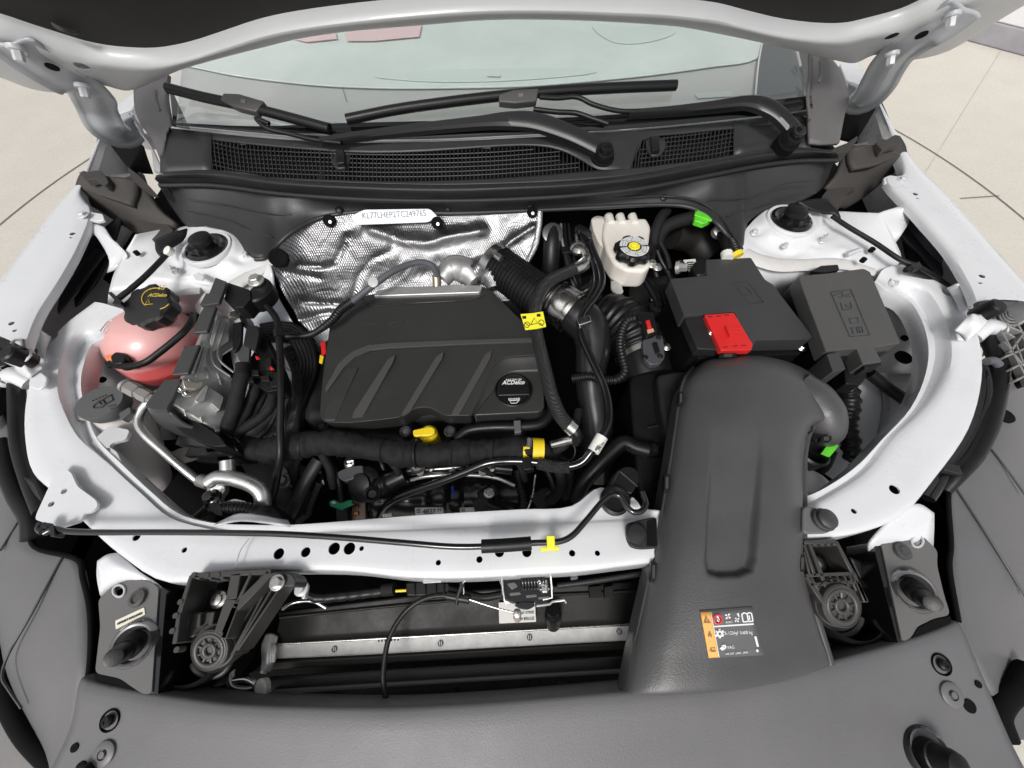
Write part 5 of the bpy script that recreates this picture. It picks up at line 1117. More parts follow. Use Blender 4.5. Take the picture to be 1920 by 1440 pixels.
# refrigerant label, lying on the duct's curved surface
from mathutils.bvhtree import BVHTree
def bvh(o):
    W = WL[o.name]; return BVHTree.FromPolygons([v.co + W for v in o.data.vertices], [tuple(p.vertices) for p in o.data.polygons])
dbv = bvh(dsk)
def hit(bv, px, py): return bv.ray_cast(CAM, ray(px, py).normalized())[0]
c4 = [hit(dbv, x, y) for x, y in ((1311,1144),(1410,1137),(1432,1228),(1329,1234))]
ln = (c4[1] - c4[0]).cross(c4[3] - c4[0]); ln = -ln if ln.z < 0 else ln; ln.normalize()
def LP(px, py, h=0.): return hit(dbv, px, py) + ln * (h + .0006)
def lpoly(name, pts, m, parent, h=.0004, r=0., t=.0004):
    if len(pts) == 4 and h < .001:
        (a, b, c, d) = pts; rows = []
        for i in range(9):
            u = i / 8; rows.append([LP(*[((a[k]*(1-v)+b[k]*v)*(1-u) + (d[k]*(1-v)+c[k]*v)*u) for k in (0, 1)], h) for v in [j / 8 for j in range(9)]])
        return grid(name, rows, m, parent, nu=1, nv=1, th=t, up=ln)
    L = [LP(x, y, h) for x, y in pts]; return prism(name, fillet(L, r) if r else L, -ln * t, m, parent, (), 0)
rl = thing('refrigerant_label', 'grey refrigerant label with orange warning strip on the intake duct', 'label', LP(1370, 1185))
lpoly('label_sheet', [(1311,1144),(1410,1137),(1432,1228),(1329,1234)], mat('label_grey', (.11,.11,.113), .4), rl, .0003, 0, .0006)
def zl_(x, y): return (1300 + x / 12, 1120 + y / 12)
os_ = lpoly('orange_strip', [zl_(150,330), zl_(375,318), zl_(560,1340), zl_(335,1355)], ORG, rl, .0007)
lpoly('white_edge', [zl_(375,318), zl_(390,318), zl_(575,1340), zl_(560,1342)], WLBL, rl, .00095)
def seg_(a, b, w, m=WINK, h=.0011, name='label_symbol'):
    a, b = LP(*zl_(*a), h), LP(*zl_(*b), h); d = (b - a).normalized(); s = ln.cross(d) * w / 2
    return prism(name, [a - s, b - s, b + s, a + s], -ln * .0003, m, rl, (), 0)
seg_((455,650),(1340,592),.0014)
lpoly('label_symbol', [zl_(265,395), zl_(385,575), zl_(220,572)], mat('brown_ink', (.25,.12,.05), .5), rl, .0012); seg_((290,450),(292,530),.0006,ORG,.0015)
for pts in ([(350,740),(405,840),(395,900),(370,870),(345,860),(330,895),(312,840)], [(365,1130),(470,1120),(490,1215),(390,1225)], [(340,1190),(370,1170),(375,1200)]): lpoly('label_symbol', [zl_(*p) for p in pts], mat('brown_ink', (.25,.12,.05), .5), rl, .0012)
seg_((400,1150),(465,1145),.0012,ORG,.0015)
def lring(cx, cy, rx, ry, m, w=.0007, n=20, h=.0012): 
    return tube('label_symbol', [LP(*zl_(cx + rx * cos(2*pi*k/n), cy + ry * sin(2*pi*k/n)), h) for k in range(n + 1)], w, m, rl, raw=True, res=5, cap=False)
lring(535, 485, 92, 102, REDI, .0009); seg_((470,410),(600,560),.0012,REDI,.0013)
for pts in ([(510,420),(545,410),(560,470),(585,500),(555,555),(520,520)],): lpoly('label_symbol', [zl_(*p) for p in pts], WINK, rl, .0011)
for k in range(4):
    a = k * pi / 2 + .5; lpoly('label_symbol', [zl_(760 + 60*cos(a+t)*q, 420 + 62*sin(a+t)*q) for t, q in ((0,.1),(-.35,1),(.1,1.25),(.5,1))], WINK, rl, .0011)
    a += .3; lpoly('label_symbol', [zl_(965 + 50*cos(a+t)*q, 500 + 52*sin(a+t)*q) for t, q in ((0,.1),(-.35,1),(.1,1.25),(.5,1))], WINK, rl, .0011)
lpoly('label_symbol', [zl_(*p) for p in [(960,360),(1000,340),(1025,440),(1000,430)]], WINK, rl, .0011)
def txt(s, a, b, hk=1.): text('label_print', s, LP(*zl_(*a), .0011), LP(*zl_(*b), .0011), 0, WINK, rl, n=ln, hk=hk)
txt('AUTO', (712,575), (862,568), 1.1); txt('R-1234yf  0.600 kg', (700,835), (1315,810), 1.15); txt('PAG', (765,1150), (905,1140), 1.1); txt('SAE J639 . J2845 . J2845', (712,1280), (1210,1245))
for a, b in (((1070,370),(1105,545)),((1105,545),(1205,535)),((1190,360),(1222,535)),((1222,535),(1325,530)),((1290,350),(1325,530)),((1075,370),(1130,340)),((1130,340),(1190,365)),((1190,365),(1240,335)),((1240,335),(1290,355)),((1235,400),(1255,500))): seg_(a, b, .0013)
lring(578, 805, 52, 52, WINK, .0012)
for k in range(6): a = k * pi / 3 + .5; seg_((578 + 55*cos(a), 805 + 55*sin(a)), (578 + 105*cos(a), 805 + 105*sin(a)), .0022)
lring(670, 1100, 32, 32, WINK, .001)
for k in range(5): a = k * 1.25; seg_((670 + 32*cos(a), 1100 + 32*sin(a)), (670 + 58*cos(a), 1100 + 58*sin(a)), .0015)
lpoly('label_symbol', [zl_(*p) for p in [(575,1130),(620,1110),(690,1160),(630,1190)]], WINK, rl, .0011)
seg_((1375,870),(1435,1100),.0022); seg_((1405,1165),(1440,1215),.0022)
# ================================================================ COOLANT TANK
ct_ = thing('coolant_tank', 'translucent coolant reservoir filled with pink fluid under a black cap', 'reservoir', (290, 650, .85))
tc_ = P(287, 640, .895)
PK = bpy.data.materials.new('pink_tank_plastic'); PK.use_nodes = True; t = PK.node_tree; b = t.nodes['Principled BSDF']
g1 = t.nodes.new('ShaderNodeTexCoord'); sx = t.nodes.new('ShaderNodeSeparateXYZ'); rp_ = t.nodes.new('ShaderNodeValToRGB'); mr = t.nodes.new('ShaderNodeMapRange'); nz = t.nodes.new('ShaderNodeTexNoise'); ad = t.nodes.new('ShaderNodeMath'); ad.operation = 'MULTIPLY_ADD'; ad.inputs[1].default_value = .006
nz.inputs['Scale'].default_value = 25; t.links.new(g1.outputs['Object'], nz.inputs[0])
t.links.new(g1.outputs['Object'], sx.inputs[0]); t.links.new(nz.outputs[0], ad.inputs[0]); t.links.new(sx.outputs[2], ad.inputs[2]); t.links.new(ad.outputs[0], mr.inputs[0])
mr.inputs[1].default_value = -.05; mr.inputs[2].default_value = .05
e = rp_.color_ramp.elements; e[0].position = .0; e[0].color = (.70, .05, .05, 1); e[1].position = 1; e[1].color = (.72, .40, .385, 1)
q = rp_.color_ramp.elements.new(.30); q.color = (.78, .12, .12, 1); q = rp_.color_ramp.elements.new(.56); q.color = (.70, .13, .13, 1); q = rp_.color_ramp.elements.new(.60); q.color = (.70, .27, .26, 1)
t.links.new(mr.outputs[0], rp_.inputs[0]); t.links.new(rp_.outputs[0], b.inputs['Base Color'])
b.inputs['Roughness'].default_value = .28; b.inputs['Subsurface Weight'].default_value = .15; b.inputs['Subsurface Radius'].default_value = (.03, .012, .012); b.inputs['Subsurface Scale'].default_value = 1; b.inputs['Coat Weight'].default_value = .3
R_ = 78 * S(290, 640, .9)
tank = lathe('tank_shell', tc_, (0, 0, 1), [(R_*.55, -.068), (R_*.86, -.06), (R_*.98, -.045), (R_*1.02, -.025), (R_*1.035, -.0215), (R_*1.035, -.019), (R_*1.02, -.0155), (R_*1.0, .0), (R_*.93, .02), (R_*.8, .035), (R_*.62, .045), (R_*.45, .052), (R_*.30, .055)], PK, ct_, n=40, sharp=60, squash=.92)
for a in (1.9,):
    tube('tank_rib', [tc_ + Vector((cos(a)*R_*k1, sin(a)*R_*k1*.92, z)) for k1, z in ((.45,.0515),(.64,.044),(.81,.0345),(.94,.019),(1.0,.0))], .0016, PK, ct_, res=8)
tube('tank_neck', [P(292,606,.925), P(296,584,.946)], .027, PK, ct_, res=28)
tube('sensor_port', [P(216, 676, .915), P(246, 656, .925)], .013, mat('orange_port', (.85,.22,.06), .4, sss=.2), ct_, res=18)
capax = Vector((0, -.18, 1)).normalized(); cc = P(296, 583, .945)
cr2 = 43 * S(296, 570, .96)
cap_ = lathe('pressure_cap', cc, capax, [(cr2*.9, -.004), (cr2, .002), (cr2, .020), (cr2*.9, .024), (cr2*.8, .0245), (.001, .0245)], BLK2, ct_, n=60, lobes=8, lamp=.09)
co = cc + capax * .0251
def CPt(px, py, h=0.): return PN(px, py, co + capax * h, capax)
text('cap_print', 'ACDelco', CPt(277, 556), CPt(312, 556), 0, GOLD, cap_, n=capax, font_shear=.3, hk=1.1, bold=.02)
tube('cap_print', [CPt(293 + 27*cos(a), 560 + 20*sin(a), .0002) for a in [pi*.78 + k*.2 for k in range(14)]], .0008, GOLD, cap_, raw=True, res=5)
tube('cap_print', [CPt(293 + 27*cos(a), 560 + 20*sin(a), .0002) for a in [.5 + k*.2 for k in range(5)]], .0008, GOLD, cap_, raw=True, res=5)
tube('cap_print', [CPt(x, y, .0002) for x, y in ((272,571),(279,560),(286,570),(272,571))], .0007, GOLD, cap_, raw=True, res=5); tube('cap_print', [CPt(279,564,.0002), CPt(280,568,.0002)], .0006, GOLD, cap_, raw=True, res=5)
text('cap_print', '15', CPt(297, 543), CPt(308, 543), 0, GOLD, cap_, n=capax)
oh = thing('overflow_hose', 'thin black hose clipped to the pink coolant tank', 'hose', (280, 680, .93))
tube('hose', [(208,683,.925),(225,686,.928),(250,686,.932),(275,678,.938),(300,660,.942),(325,640,.945),(345,622,.947),(358,605,.945),(362,590,.94)], .0054, RUB, oh, res=12)
plate('quick_connector', [(206,668),(216,659),(234,662),(236,672),(226,682),(210,683)], .935, .022, BLK, oh, r=.004, bevel=.002); plate('connector_tab', [(195,680),(206,675),(212,684),(200,688)], .93, .006, BLK, oh, r=.001)
# bonnet strut / cable on left
hc = thing('hood_release_cable', 'black cable clipped along the apron beside the left strut tower', 'cable', (262, 520, .97))
tube('cable', [(318,470,.985),(305,485,.982),(265,525,.978),(222,560,.975)], .0046, RUB, hc)
plate('cable_clip', [(201,548),(209,547),(222,560),(228,564),(226,570),(210,569),(214,562)], .98, .008, BLK, hc, r=.001)
lathe('white_cable_end', P(317, 471, .988), (-.3, -.3, 1), [(.008, -.004), (.008, .004), (.004, .005)], WLBL, hc, n=14)
grid('cable_bracket', [[(290,450,.985),(310,440,.985),(350,428,.985)],[(292,470,.98),(315,462,.98),(345,450,.975)],[(300,482,.975),(312,472,.975),(330,462,.97)]], BLK, hc, th=.004)
hc2 = thing('hood_release_cable', 'black cable running over the right strut tower into the fender gap', 'cable', (1620, 450, .97))
tube('cable', [(1560,405,.98),(1590,425,.978),(1640,455,.975),(1690,488,.972),(1720,500,.97),(1755,520,.955),(1780,538,.94)], .0042, RUB, hc2)
plate('cable_clip', [(1708,496),(1724,490),(1730,500),(1714,506)], .978, .008, BLK, hc2, r=.001); tube('second_cable', [(1700,505,.965),(1740,520,.95),(1775,545,.93)], .006, RUB, hc2)
grid('cable_bracket', [[(1495,378,.985),(1530,372,.985),(1555,372,.985)],[(1510,388,.98),(1545,388,.98),(1570,392,.98)],[(1545,400,.975),(1565,402,.975),(1577,408,.975)]], BLK, hc2, th=.004)
# ================================================================ WASHER BOTTLE
wb = thing('washer_bottle', 'milky washer fluid bottle neck with grey cap inside the left rail', 'bottle', (230, 820, .88))
wc = P(203, 762, .935); wr = 42 * S(203, 762, .94)
lathe('filler_neck', P(208, 775, .90), Vector((-.1, .05, 1)), [(wr*.9, -.06), (wr*.8, -.02), (wr*.75, .0), (wr*.8, .03)], CLEARW, wb)
wcap = lathe('washer_cap', wc, UP, [(wr*.96, -.004), (wr, .0), (wr, .012), (wr*.97, .015), (.001, .016)], mat('washer_cap_grey', (.085,.085,.085), .5, bump=.4, bscale=900), wb, n=40, squash=.82)
plate('cap_tab', [(222,775),(243,762),(246,772),(226,788)], .948, .012, mat('washer_cap_grey', (.085,.085,.085), .5), wcap, r=.003)
wz = .9515
for L_ in ([(175,762),(180,757),(190,751),(209,740),(212,750),(199,757),(190,764),(176,765),(175,762)], [(204,762),(216,759)], [(206,767),(222,763)], [(185,752),(190,758)], [(193,750),(197,756)]): tube('cap_symbol', [(x, y, wz) for x, y in L_], .0009, INK, wcap, raw=True, res=5)
for k in range(5): tube('cap_symbol', [(173+k*6,752-k*2.5,wz),(175+k*6,750-k*2.5,wz)], .0008, INK, wcap, res=5)
NK = mat('milky_neck', (.60,.57,.56), .42, sss=.15, mottle=.1, mscale=14)
tube('neck_tube', [(212,775,.90),(232,800,.895),(252,830,.875),(270,870,.84),(286,910,.80),(302,955,.75),(312,1000,.70)], [.040,.038,.034,.030,.029,.030,.032], NK, wb, res=28, flat=.8)
plate('bottle_bracket', [(170,832),(180,820),(205,798),(243,806),(236,824),(210,830),(204,838),(218,846),(228,866),(217,873),(200,864),(180,851),(170,842)], .931, .006, mat('milky_bracket', (.55,.55,.56), .4, sss=.1, mottle=.08, mscale=20), wb, r=.005, holes=[(198,847,8)], bevel=.002)
grid('bottle_body', [[(300,860,.80),(345,840,.82),(400,850,.80)],[(310,910,.76),(350,895,.78),(400,900,.76)],[(330,970,.70),(370,960,.72),(420,960,.70)]], CLEARW, wb, th=.004)
# ================================================================ ENGINE CONTROL UNIT
eu = thing('engine_control_unit', 'finned cast aluminium control unit in a black tray beside the coolant tank', 'control unit', (385, 690, .88))
# tilted face: left edge high, right edge lower
A0, A1, A2 = P(407, 575, .955), P(330, 752, .955), P(432, 700, .915)
en = (A1 - A0).cross(A2 - A0); en = -en if en.z < 0 else en; en.normalize()
def E(px, py, h=0.): return PN(px, py, A0 + en * h, en)
def epl(name, pts, h, t, m, parent=eu, r=.003, bevel=.0015): 
    L = [E(x, y, h) for x, y in pts]; return prism(name, fillet(L, r) if r else L, -en * t, m, parent, (), bevel)
housing = epl('housing', [(405,580),(440,600),(452,640),(418,662),(416,690),(440,712),(436,745),(424,790),(412,812),(322,756),(326,742),(345,704),(352,690),(375,640),(392,600)], 0, .03, ALU, r=.004, bevel=.002)
epl('raised_deck', [(408,590),(432,600),(430,640),(400,660),(394,640),(402,612)], .006, .01, ALU, r=.003)
epl('raised_deck', [(390,598),(400,602),(366,700),(352,694)], .004, .01, ALU, r=.002)
epl('connector_step', [(370,740),(386,722),(412,738),(420,745),(412,770),(396,756),(366,756)], .012, .014, ALU, r=.002)
epl('connector_step', [(386,722),(392,724),(384,752),(372,756),(366,752)], .016, .008, ALU, r=.001)
for l in ([(412,600),(398,650),(396,668),(402,684),(432,706)], [(424,604),(410,650),(408,664),(414,678),(438,698)], [(385,650),(368,706)], [(376,640),(352,700)]):
    tube('cast_rib', [E(x, y, .006) for x, y in l], .0018, ALU, eu, n=6, res=7)
for x, y in ((391,672),(396,678),(386,688),(388,700),(408,700),(412,712),(346,770),(376,782),(402,800)): tube('cast_pin', [E(x, y, .001), E(x + 3, y + 10, .001)], .0016, ALU, eu, res=6)
for pts, q in (([(430,584),(452,580),(454,590),(446,598),(430,594)], .016), ([(342,712),(372,718),(382,714),(380,724),(368,730),(346,728)], .014)): epl('mounting_lug', pts, q, .008, mat('bright_lug', (.75,.7,.62), .35, metal=.9), r=.003)
for (x, y) in ((348,722),(350,738),(340,730)): bolt(E(x, y, .006), .004, STEEL, eu, ax=en)
tube('wire_loop', [E(x, y, .01) for x, y in ((342,712),(350,716),(358,718),(354,712))], .0012, STEEL, eu)
# black tray posts
TRY = mat('tray_plastic', (.045,.045,.046), .42, bump=.4, bscale=900, mottle=.1)
plate('tray_post', [(404,520),(425,528),(410,568),(378,573),(374,572),(386,549),(392,550)], .985, .006, TRY, eu, r=.002, bevel=.0015)
plate('tray_post', [(382,575),(405,574),(388,622),(360,624),(372,592)], .98, .006, TRY, eu, r=.002)
plate('tray_post', [(345,648),(374,646),(352,700),(321,703)], .975, .006, TRY, eu, r=.002)
plate('tray_post', [(308,712),(340,709),(325,745),(314,762),(314,772),(283,768),(272,758)], .965, .006, TRY, eu, r=.004)
plate('tray_wall', [(426,529),(468,543),(470,560),(456,576),(440,576),(420,562)], .975, .03, BLK, eu, r=.003)
plate('tray_arm', [(470,540),(480,524),(493,517),(505,523),(508,538),(500,550),(484,562),(470,566),(456,552)], .972, .03, BLK, eu, r=.008, bevel=.004)
bolt(P(481, 527, .975), .009, ALU, eu); 
for x, y in ((492,521),(496,526)): lathe('arm_hole', P(x, y, .9735), UP, [(.003, -.001), (.003, .0006)], DEEP, eu, n=10)
plate('tray_wall', [(440,578),(455,582),(470,622),(456,612)], .94, .03, BLK, eu, r=.002)
grid('tray_side', [[(272,758,.955),(300,765,.955),(316,772,.955)],[(292,790,.93),(320,796,.93),(350,800,.93)],[(330,815,.90),(370,815,.90),(412,816,.90)],[(360,830,.87),(400,832,.87),(428,835,.87)]], TRY, eu, th=.004)
plate('tray_base_wall', [(322,762),(412,818),(425,836),(400,838),(345,815),(314,785)], .925, .08, BLK, eu, r=.004)  # black plastic wall under the control unit tray
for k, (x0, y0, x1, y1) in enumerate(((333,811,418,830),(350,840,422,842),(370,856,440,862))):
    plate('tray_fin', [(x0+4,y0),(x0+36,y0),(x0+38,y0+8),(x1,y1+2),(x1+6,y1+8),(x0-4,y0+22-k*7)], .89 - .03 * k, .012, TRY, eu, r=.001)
# black connectors + looms to the harness
ecn = thing('control_unit_connectors', 'bank of black plugs with small red locks on the control unit', 'connector', (470, 660, .92))
plate('plug_shell', [(436,606),(454,602),(452,640),(444,656),(436,660),(434,630)], .945, .006, BLK, ecn, r=.002)
plate('plug_shell', [(462,612),(482,610),(486,625),(478,660),(468,652),(456,646)], .945, .008, BLK2, ecn, r=.003)
plate('plug_lever', [(440,652),(450,642),(468,652),(466,680),(448,676)], .94, .006, mat('plug_grey', (.06,.06,.062), .4), ecn, r=.002)
plate('plug_shell', [(484,610),(500,640),(520,680),(528,700),(530,730),(500,735),(470,715),(455,690),(470,670),(482,650)], .925, .03, BLK, ecn, r=.004)
for x, y in ((480,668),(507,688)): tube('red_lock', [(x,y,.945),(x+2,y+6,.945),(x+6,y+5,.945),(x+2,y+1,.945)], .0012, REDP, ecn, raw=True, res=5)
for (x, y, w, h) in ((452,690,14,8),(470,695,14,9),(488,705,16,9),(505,715,14,10),(462,708,12,8),(498,672,10,20),(512,700,8,22)): plate('plug_detail', [(x,y),(x+w,y-2),(x+w+1,y+h),(x+1,y+h+1)], .938, .008, BLK, ecn, r=.001)
el = thing('control_unit_loom', 'taped black cable looms from the control unit down to the main harness', 'cable', (440, 770, .9))
for pts, r in (([(456,685,.94),(453,705,.94),(447,735,.93),(438,770,.915),(428,800,.90),(430,825,.885),(450,838,.875)], .0105), ([(482,700,.92),(478,730,.915),(462,770,.90),(446,800,.89),(440,825,.88)], .0085), ([(512,735,.91),(508,760,.905),(495,778,.90),(470,795,.895),(448,812,.89),(440,828,.88)], .0075), ([(500,730,.90),(488,755,.895),(470,785,.885)], .006)): tube('loom', pts, r, TAPE, el, rf=lambda s: 1 + .06 * (int(s / .018) % 2), step=.002, res=16, nz=.12)
for x, y in ((428,826),(440,830),(436,845)): tube('cable_tie', [(x-8,y-6,.90),(x+2,y-8,.905),(x+10,y,.90)], .002, RUB, el)
plate('anchor', [(415,815),(440,822),(448,846),(430,860),(416,842)], .885, .03, BLK, el, r=.004)
vh = thing('vacuum_hose', 'long thin black hose from the control unit tray past the engine cover', 'hose', (525, 700, .93))
tube('hose', [(456,568,.955),(475,566,.955),(495,570,.953),(510,585,.95),(520,603,.948),(523,630,.945),(526,680,.94),(527,740,.93),(525,800,.915),(526,850,.90),(522,880,.88),(515,920,.84),(505,945,.80)], .0054, RUB, vh, res=12)
tube('joiner', [(522,620,.9455),(524,634,.9448)], .0085, BLK, vh); plate('hose_clip', [(462,566),(482,565),(484,575),(476,580),(464,578)], .95, .012, BLK, vh, r=.002)
# coil of flat hoses left of the engine cover
ch_ = thing('heater_hoses', 'bundle of ridged black hoses curving behind the engine cover on the left', 'hose', (570, 650, .85))
for k in range(5):
    o = k * 5
    tube('ridged_hose', [(490 + o*.2, 612 + o*.8, .885),(520, 608 + o, .885),(550 - o*.3, 612 + o, .882),(575 - o, 630 + o, .875),(590 - o*1.3, 665 + o*.5, .865),(590 - o*1.3, 700, .855),(575 - o*1.2, 740, .85),(560 - o, 775, .85),(558 - o*.6, 815, .845)], .0062, RUB, ch_, res=10)
tube('corrugated_sleeve', [(490,632,.875),(520,630,.875),(548,634,.87)], .012, BLK, ch_, rf=corr(.006), step=.001)
tube('fabric_sleeve', [(545,655,.86),(562,700,.85),(560,760,.845),(548,815,.84)], .014, BRAID, ch_)
# lower aluminium bracket between hoses
ab = thing('aluminium_engine_mount', 'grey cast engine mount bracket under the control unit looms', 'bracket', (530, 740, .78))
MNT = mat('mount_metal', (.2,.2,.2), .42, metal=.8, mottle=.2, mscale=25, bump=.5, bscale=200)
grid('mount_plate', [[(525,640,.84),(550,642,.84),(585,680,.83)],[(530,672,.83),(555,678,.83),(580,705,.82)],[(530,690,.82),(550,700,.82),(572,720,.81)]], MNT, ab, th=.01)
for dx in (0, 22, 40): tube('mount_rib', [(535+dx*.8,725,.84),(520+dx*.8,760,.83),(500+dx*.9,800,.82),(485+dx,815,.81)], .009, MNT, ab, flat=.6)
bolt(P(556, 678, .848), .004, DEEP, ab); bolt(P(525, 812, .835), .006, STEEL, ab)
grid('mount_base', [[(470,730,.80),(520,735,.80),(560,740,.80)],[(450,800,.78),(510,800,.78),(560,800,.78)],[(440,860,.76),(510,860,.76),(600,850,.76)]], MNT, ab, th=.01)
plate('warning_flag', [(601,642),(610,640),(611,662),(603,668)], .885, .002, REDP, ab, r=.001); plate('warning_flag', [(600,665),(607,668),(604,682),(598,680)], .884, .002, YEL, ab, r=.001)
# dark panels in lower-left of the bay: radiator shroud flank
sf = thing('fan_shroud', 'black radiator fan shroud behind the left end of the tie bar', 'shroud', (560, 920, .7))
plate('shroud_panel', [(440,850),(520,858),(560,860),(555,870),(590,880),(575,960),(540,990),(500,960)], .80, .02, mat('shroud_plastic', (.04,.04,.04), .45, mottle=.15), sf, r=.004)
tube('shroud_rib', [(598,862,.84),(575,900,.83),(550,950,.82),(535,985,.80)], .012, BLK2, sf, flat=.7); tube('shroud_rib', [(600,905,.82),(588,930,.81),(575,965,.80)], .006, BLK2, sf)
plate('bolted_tab', [(512,885),(528,868),(538,880),(546,912),(510,914)], .825, .006, MNT, sf, r=.002); bolt(P(530, 903, .826), .009, MNT, sf)
# ================================================================ A/C LINES
al = thing('refrigerant_line', 'slim aluminium refrigerant line with hex service port beside the washer cap', 'pipe', (270, 780, .93))
tube('line', [(300,735,.945),(285,748,.942),(268,765,.938),(260,783,.934),(262,800,.93),(275,818,.925),(305,845,.915),(345,880,.90),(378,907,.885)], .0060, ALUP, al, res=14)
pa = (P(285, 748, .955) - P(236, 722, .965)).normalized()
lathe('service_port', P(239, 724, .965), pa, [(.0105, 0), (.0105, .018), (.0085, .019), (.0085, .023), (.0098, .024), (.0098, .038), (.008, .039), (.008, .050)], mat('port_grey', (.38,.37,.35), .42, metal=.6), al, n=6)
lathe('port_cap', P(238, 724, .9665), -pa, [(.010, 0), (.010, .004), (.002, .005)], mat('port_grey', (.38,.37,.35), .42, metal=.6), al, n=16)
plate('line_bracket', [(285,755),(300,748),(312,752),(305,765),(290,770)], .94, .006, BLK, al, r=.002)
a2 = thing('refrigerant_pipe', 'thick bent aluminium refrigerant pipe bolted behind the tie bar at the left', 'pipe', (440, 920, .88))
tube('pipe', [(393,905,.895),(408,896,.898),(430,896,.898),(455,902,.896),(478,912,.893),(490,925,.888),(493,945,.88),(493,955,.865)], .0110, ALUP, a2, res=18)
tube('stub', [(426,864,.90),(427,885,.895)], .0100, ALUP, a2, res=18); tube('sleeve', [(375,900,.89),(392,906,.89)], .0095, mat('port_grey', (.38,.37,.35), .42, metal=.6), a2, res=16)
plate('flange', [(388,905),(398,898),(420,905),(422,918),(412,930),(410,945),(398,950),(385,940),(386,920)], .893, .012, ALUP, a2, r=.005, bevel=.002)
lathe('flange_bolt', P(399, 933, .896), UP, [(.012, -.001), (.012, .003), (.008, .005), (.007, .012), (.003, .013)], GLOSS, a2, n=20)
tube('corrugated_sleeve', [(398,955,.90),(430,952,.902),(460,954,.902),(487,960,.90)], .0085, BLK, a2, rf=corr(.0055), step=.001)
tube('taped_end', [(487,960,.90),(505,968,.898),(520,975,.89),(545,985,.87)], [.0105,.015,.013,.009], RUB, a2)
plate('sleeve_clip', [(390,945),(402,940),(418,950),(416,968),(402,965)], .91, .012, BLK, a2, r=.003); tube('sleeve_tail', [(392,950,.90),(375,966,.895),(362,975,.89)], .006, RUB, a2)
plate('steel_nut', [(421,940),(440,934),(463,940),(464,950),(424,950)], .89, .01, STEEL, a2, r=.004)
grid('white_dome', [[(410,978,.93),(450,962,.935),(540,975,.93)],[(400,985,.935),(450,975,.94),(545,985,.935)]], WHITE, body, th=.003)
# ================================================================ PROP ROD
pr = thing('hood_prop_rod', 'long black hood prop rod lying across the white tie bar', 'prop rod', (640, 1010, .96))
tube('rod', [(84,1000,.965),(100,992,.965),(125,996,.965),(180,998,.965),(300,998,.965),(420,999,.965),(520,1001,.965),(640,1008,.965),(760,1018,.965),(850,1025,.965),(920,1024,.965),(1000,1018,.965),(1050,1015,.966),(1072,1005,.967),(1100,975,.968),(1135,935,.969),(1150,927,.969),(1162,930,.969),(1175,950,.969),(1188,960,.969),(1203,958,.969),(1211,945,.969),(1204,922,.969)], .0036, GLOSS, pr, res=14, n=8)
tube('foam_sleeve', [(903,1024.5,.965),(950,1022,.965),(996,1018.5,.965)], .0078, RUB, pr, res=16)
plate('pivot_clip', [(92,986),(101,984),(103,1005),(94,1007)], .97, .012, BLK2, pr, r=.002); plate('pivot_clip', [(72,982),(84,978),(88,990),(76,992)], .967, .01, BLK2, pr, r=.002)
tube('rod_hook', [(78,980,.965),(73,990,.965),(80,998,.965)], .0036, GLOSS, pr)
plate('yellow_clip', [(1025,1004),(1040,1004),(1041,1028),(1026,1028)], .972, .014, YELL, pr, r=.001); plate('yellow_clip', [(1013,1026),(1049,1024),(1048,1031),(1014,1032)], .955, .01, YELL, pr, r=.001)
# duct mounting ears on the tie bar
ea = thing('duct_mounting_ear', 'black plastic ear with push pin left of the intake duct', 'bracket', (1195, 1000, .955), 'duct mounting ears')
plate('ear_plate', [(1173,982),(1200,974),(1232,968),(1234,1028),(1200,1030),(1182,1026),(1174,1008)], .956, .006, BLK2, ea, r=.006, bevel=.0015)
plate('ear_recess', [(1214,977),(1230,972),(1232,1024),(1213,1024)], .9572, .003, DEEP, ea, r=.001); lathe('push_pin', P(1192, 1001, .957), UP, [(.0125, 0), (.0125, .004), (.010, .007), (.002, .008)], BLK2, ea)
eb = thing('duct_mounting_ear', 'charcoal plastic ear with push pin right of the intake duct', 'bracket', (1535, 975, .955), 'duct mounting ears')
plate('ear_plate', [(1505,947),(1535,953),(1556,962),(1561,975),(1560,995),(1550,1000),(1505,1001)], .956, .006, FASC, eb, r=.008, bevel=.0015)
lathe('push_pin', P(1543, 975, .957), Vector((.1, 0, 1)), [(.0135, 0), (.0135, .003), (.011, .004), (.0115, .009), (.009, .011), (.002, .0115)], GRY, eb)
# ================================================================ RADIATOR AREA
tub('front_floor', -.80, .80, -.45, .03, .38, .40)
ra = thing('radiator', 'black radiator pack with a long silver metal strip in front of the tie bar', 'radiator', (850, 1200, .70))
RB = mat('radiator_plastic', (.013,.013,.0125), .5, spec=.25, bump=.3, bscale=500, mottle=.25, mscale=14, rvar=.12)
grid('shroud_top', [[(520,1150,.84),(850,1110,.84),(1230,1090,.84)],[(525,1160,.836),(850,1128,.836),(1230,1108,.836)],[(512,1206,.826),(850,1187,.826),(1230,1168,.826)]], RB, ra, th=.006)
tube('shroud_edge', [(525,1158,.838),(850,1126,.838),(1230,1106,.838)], .002, RB, ra)
sl_ = grid('metal_strip', [[(497,1209,.825),(700,1198,.825),(950,1184,.825),(1235,1168,.825)],[(496,1220,.8255),(700,1210,.8255),(950,1196,.8255),(1235,1182,.8255)],[(495,1236,.825),(700,1227,.825),(950,1213,.825),(1235,1198,.825)]], DUSTY, ra, th=.008)
tube('strip_edge', [(497,1209,.8262),(700,1198,.8262),(950,1184,.8262),(1235,1168,.8262)], .0014, STEEL, ra, res=6)
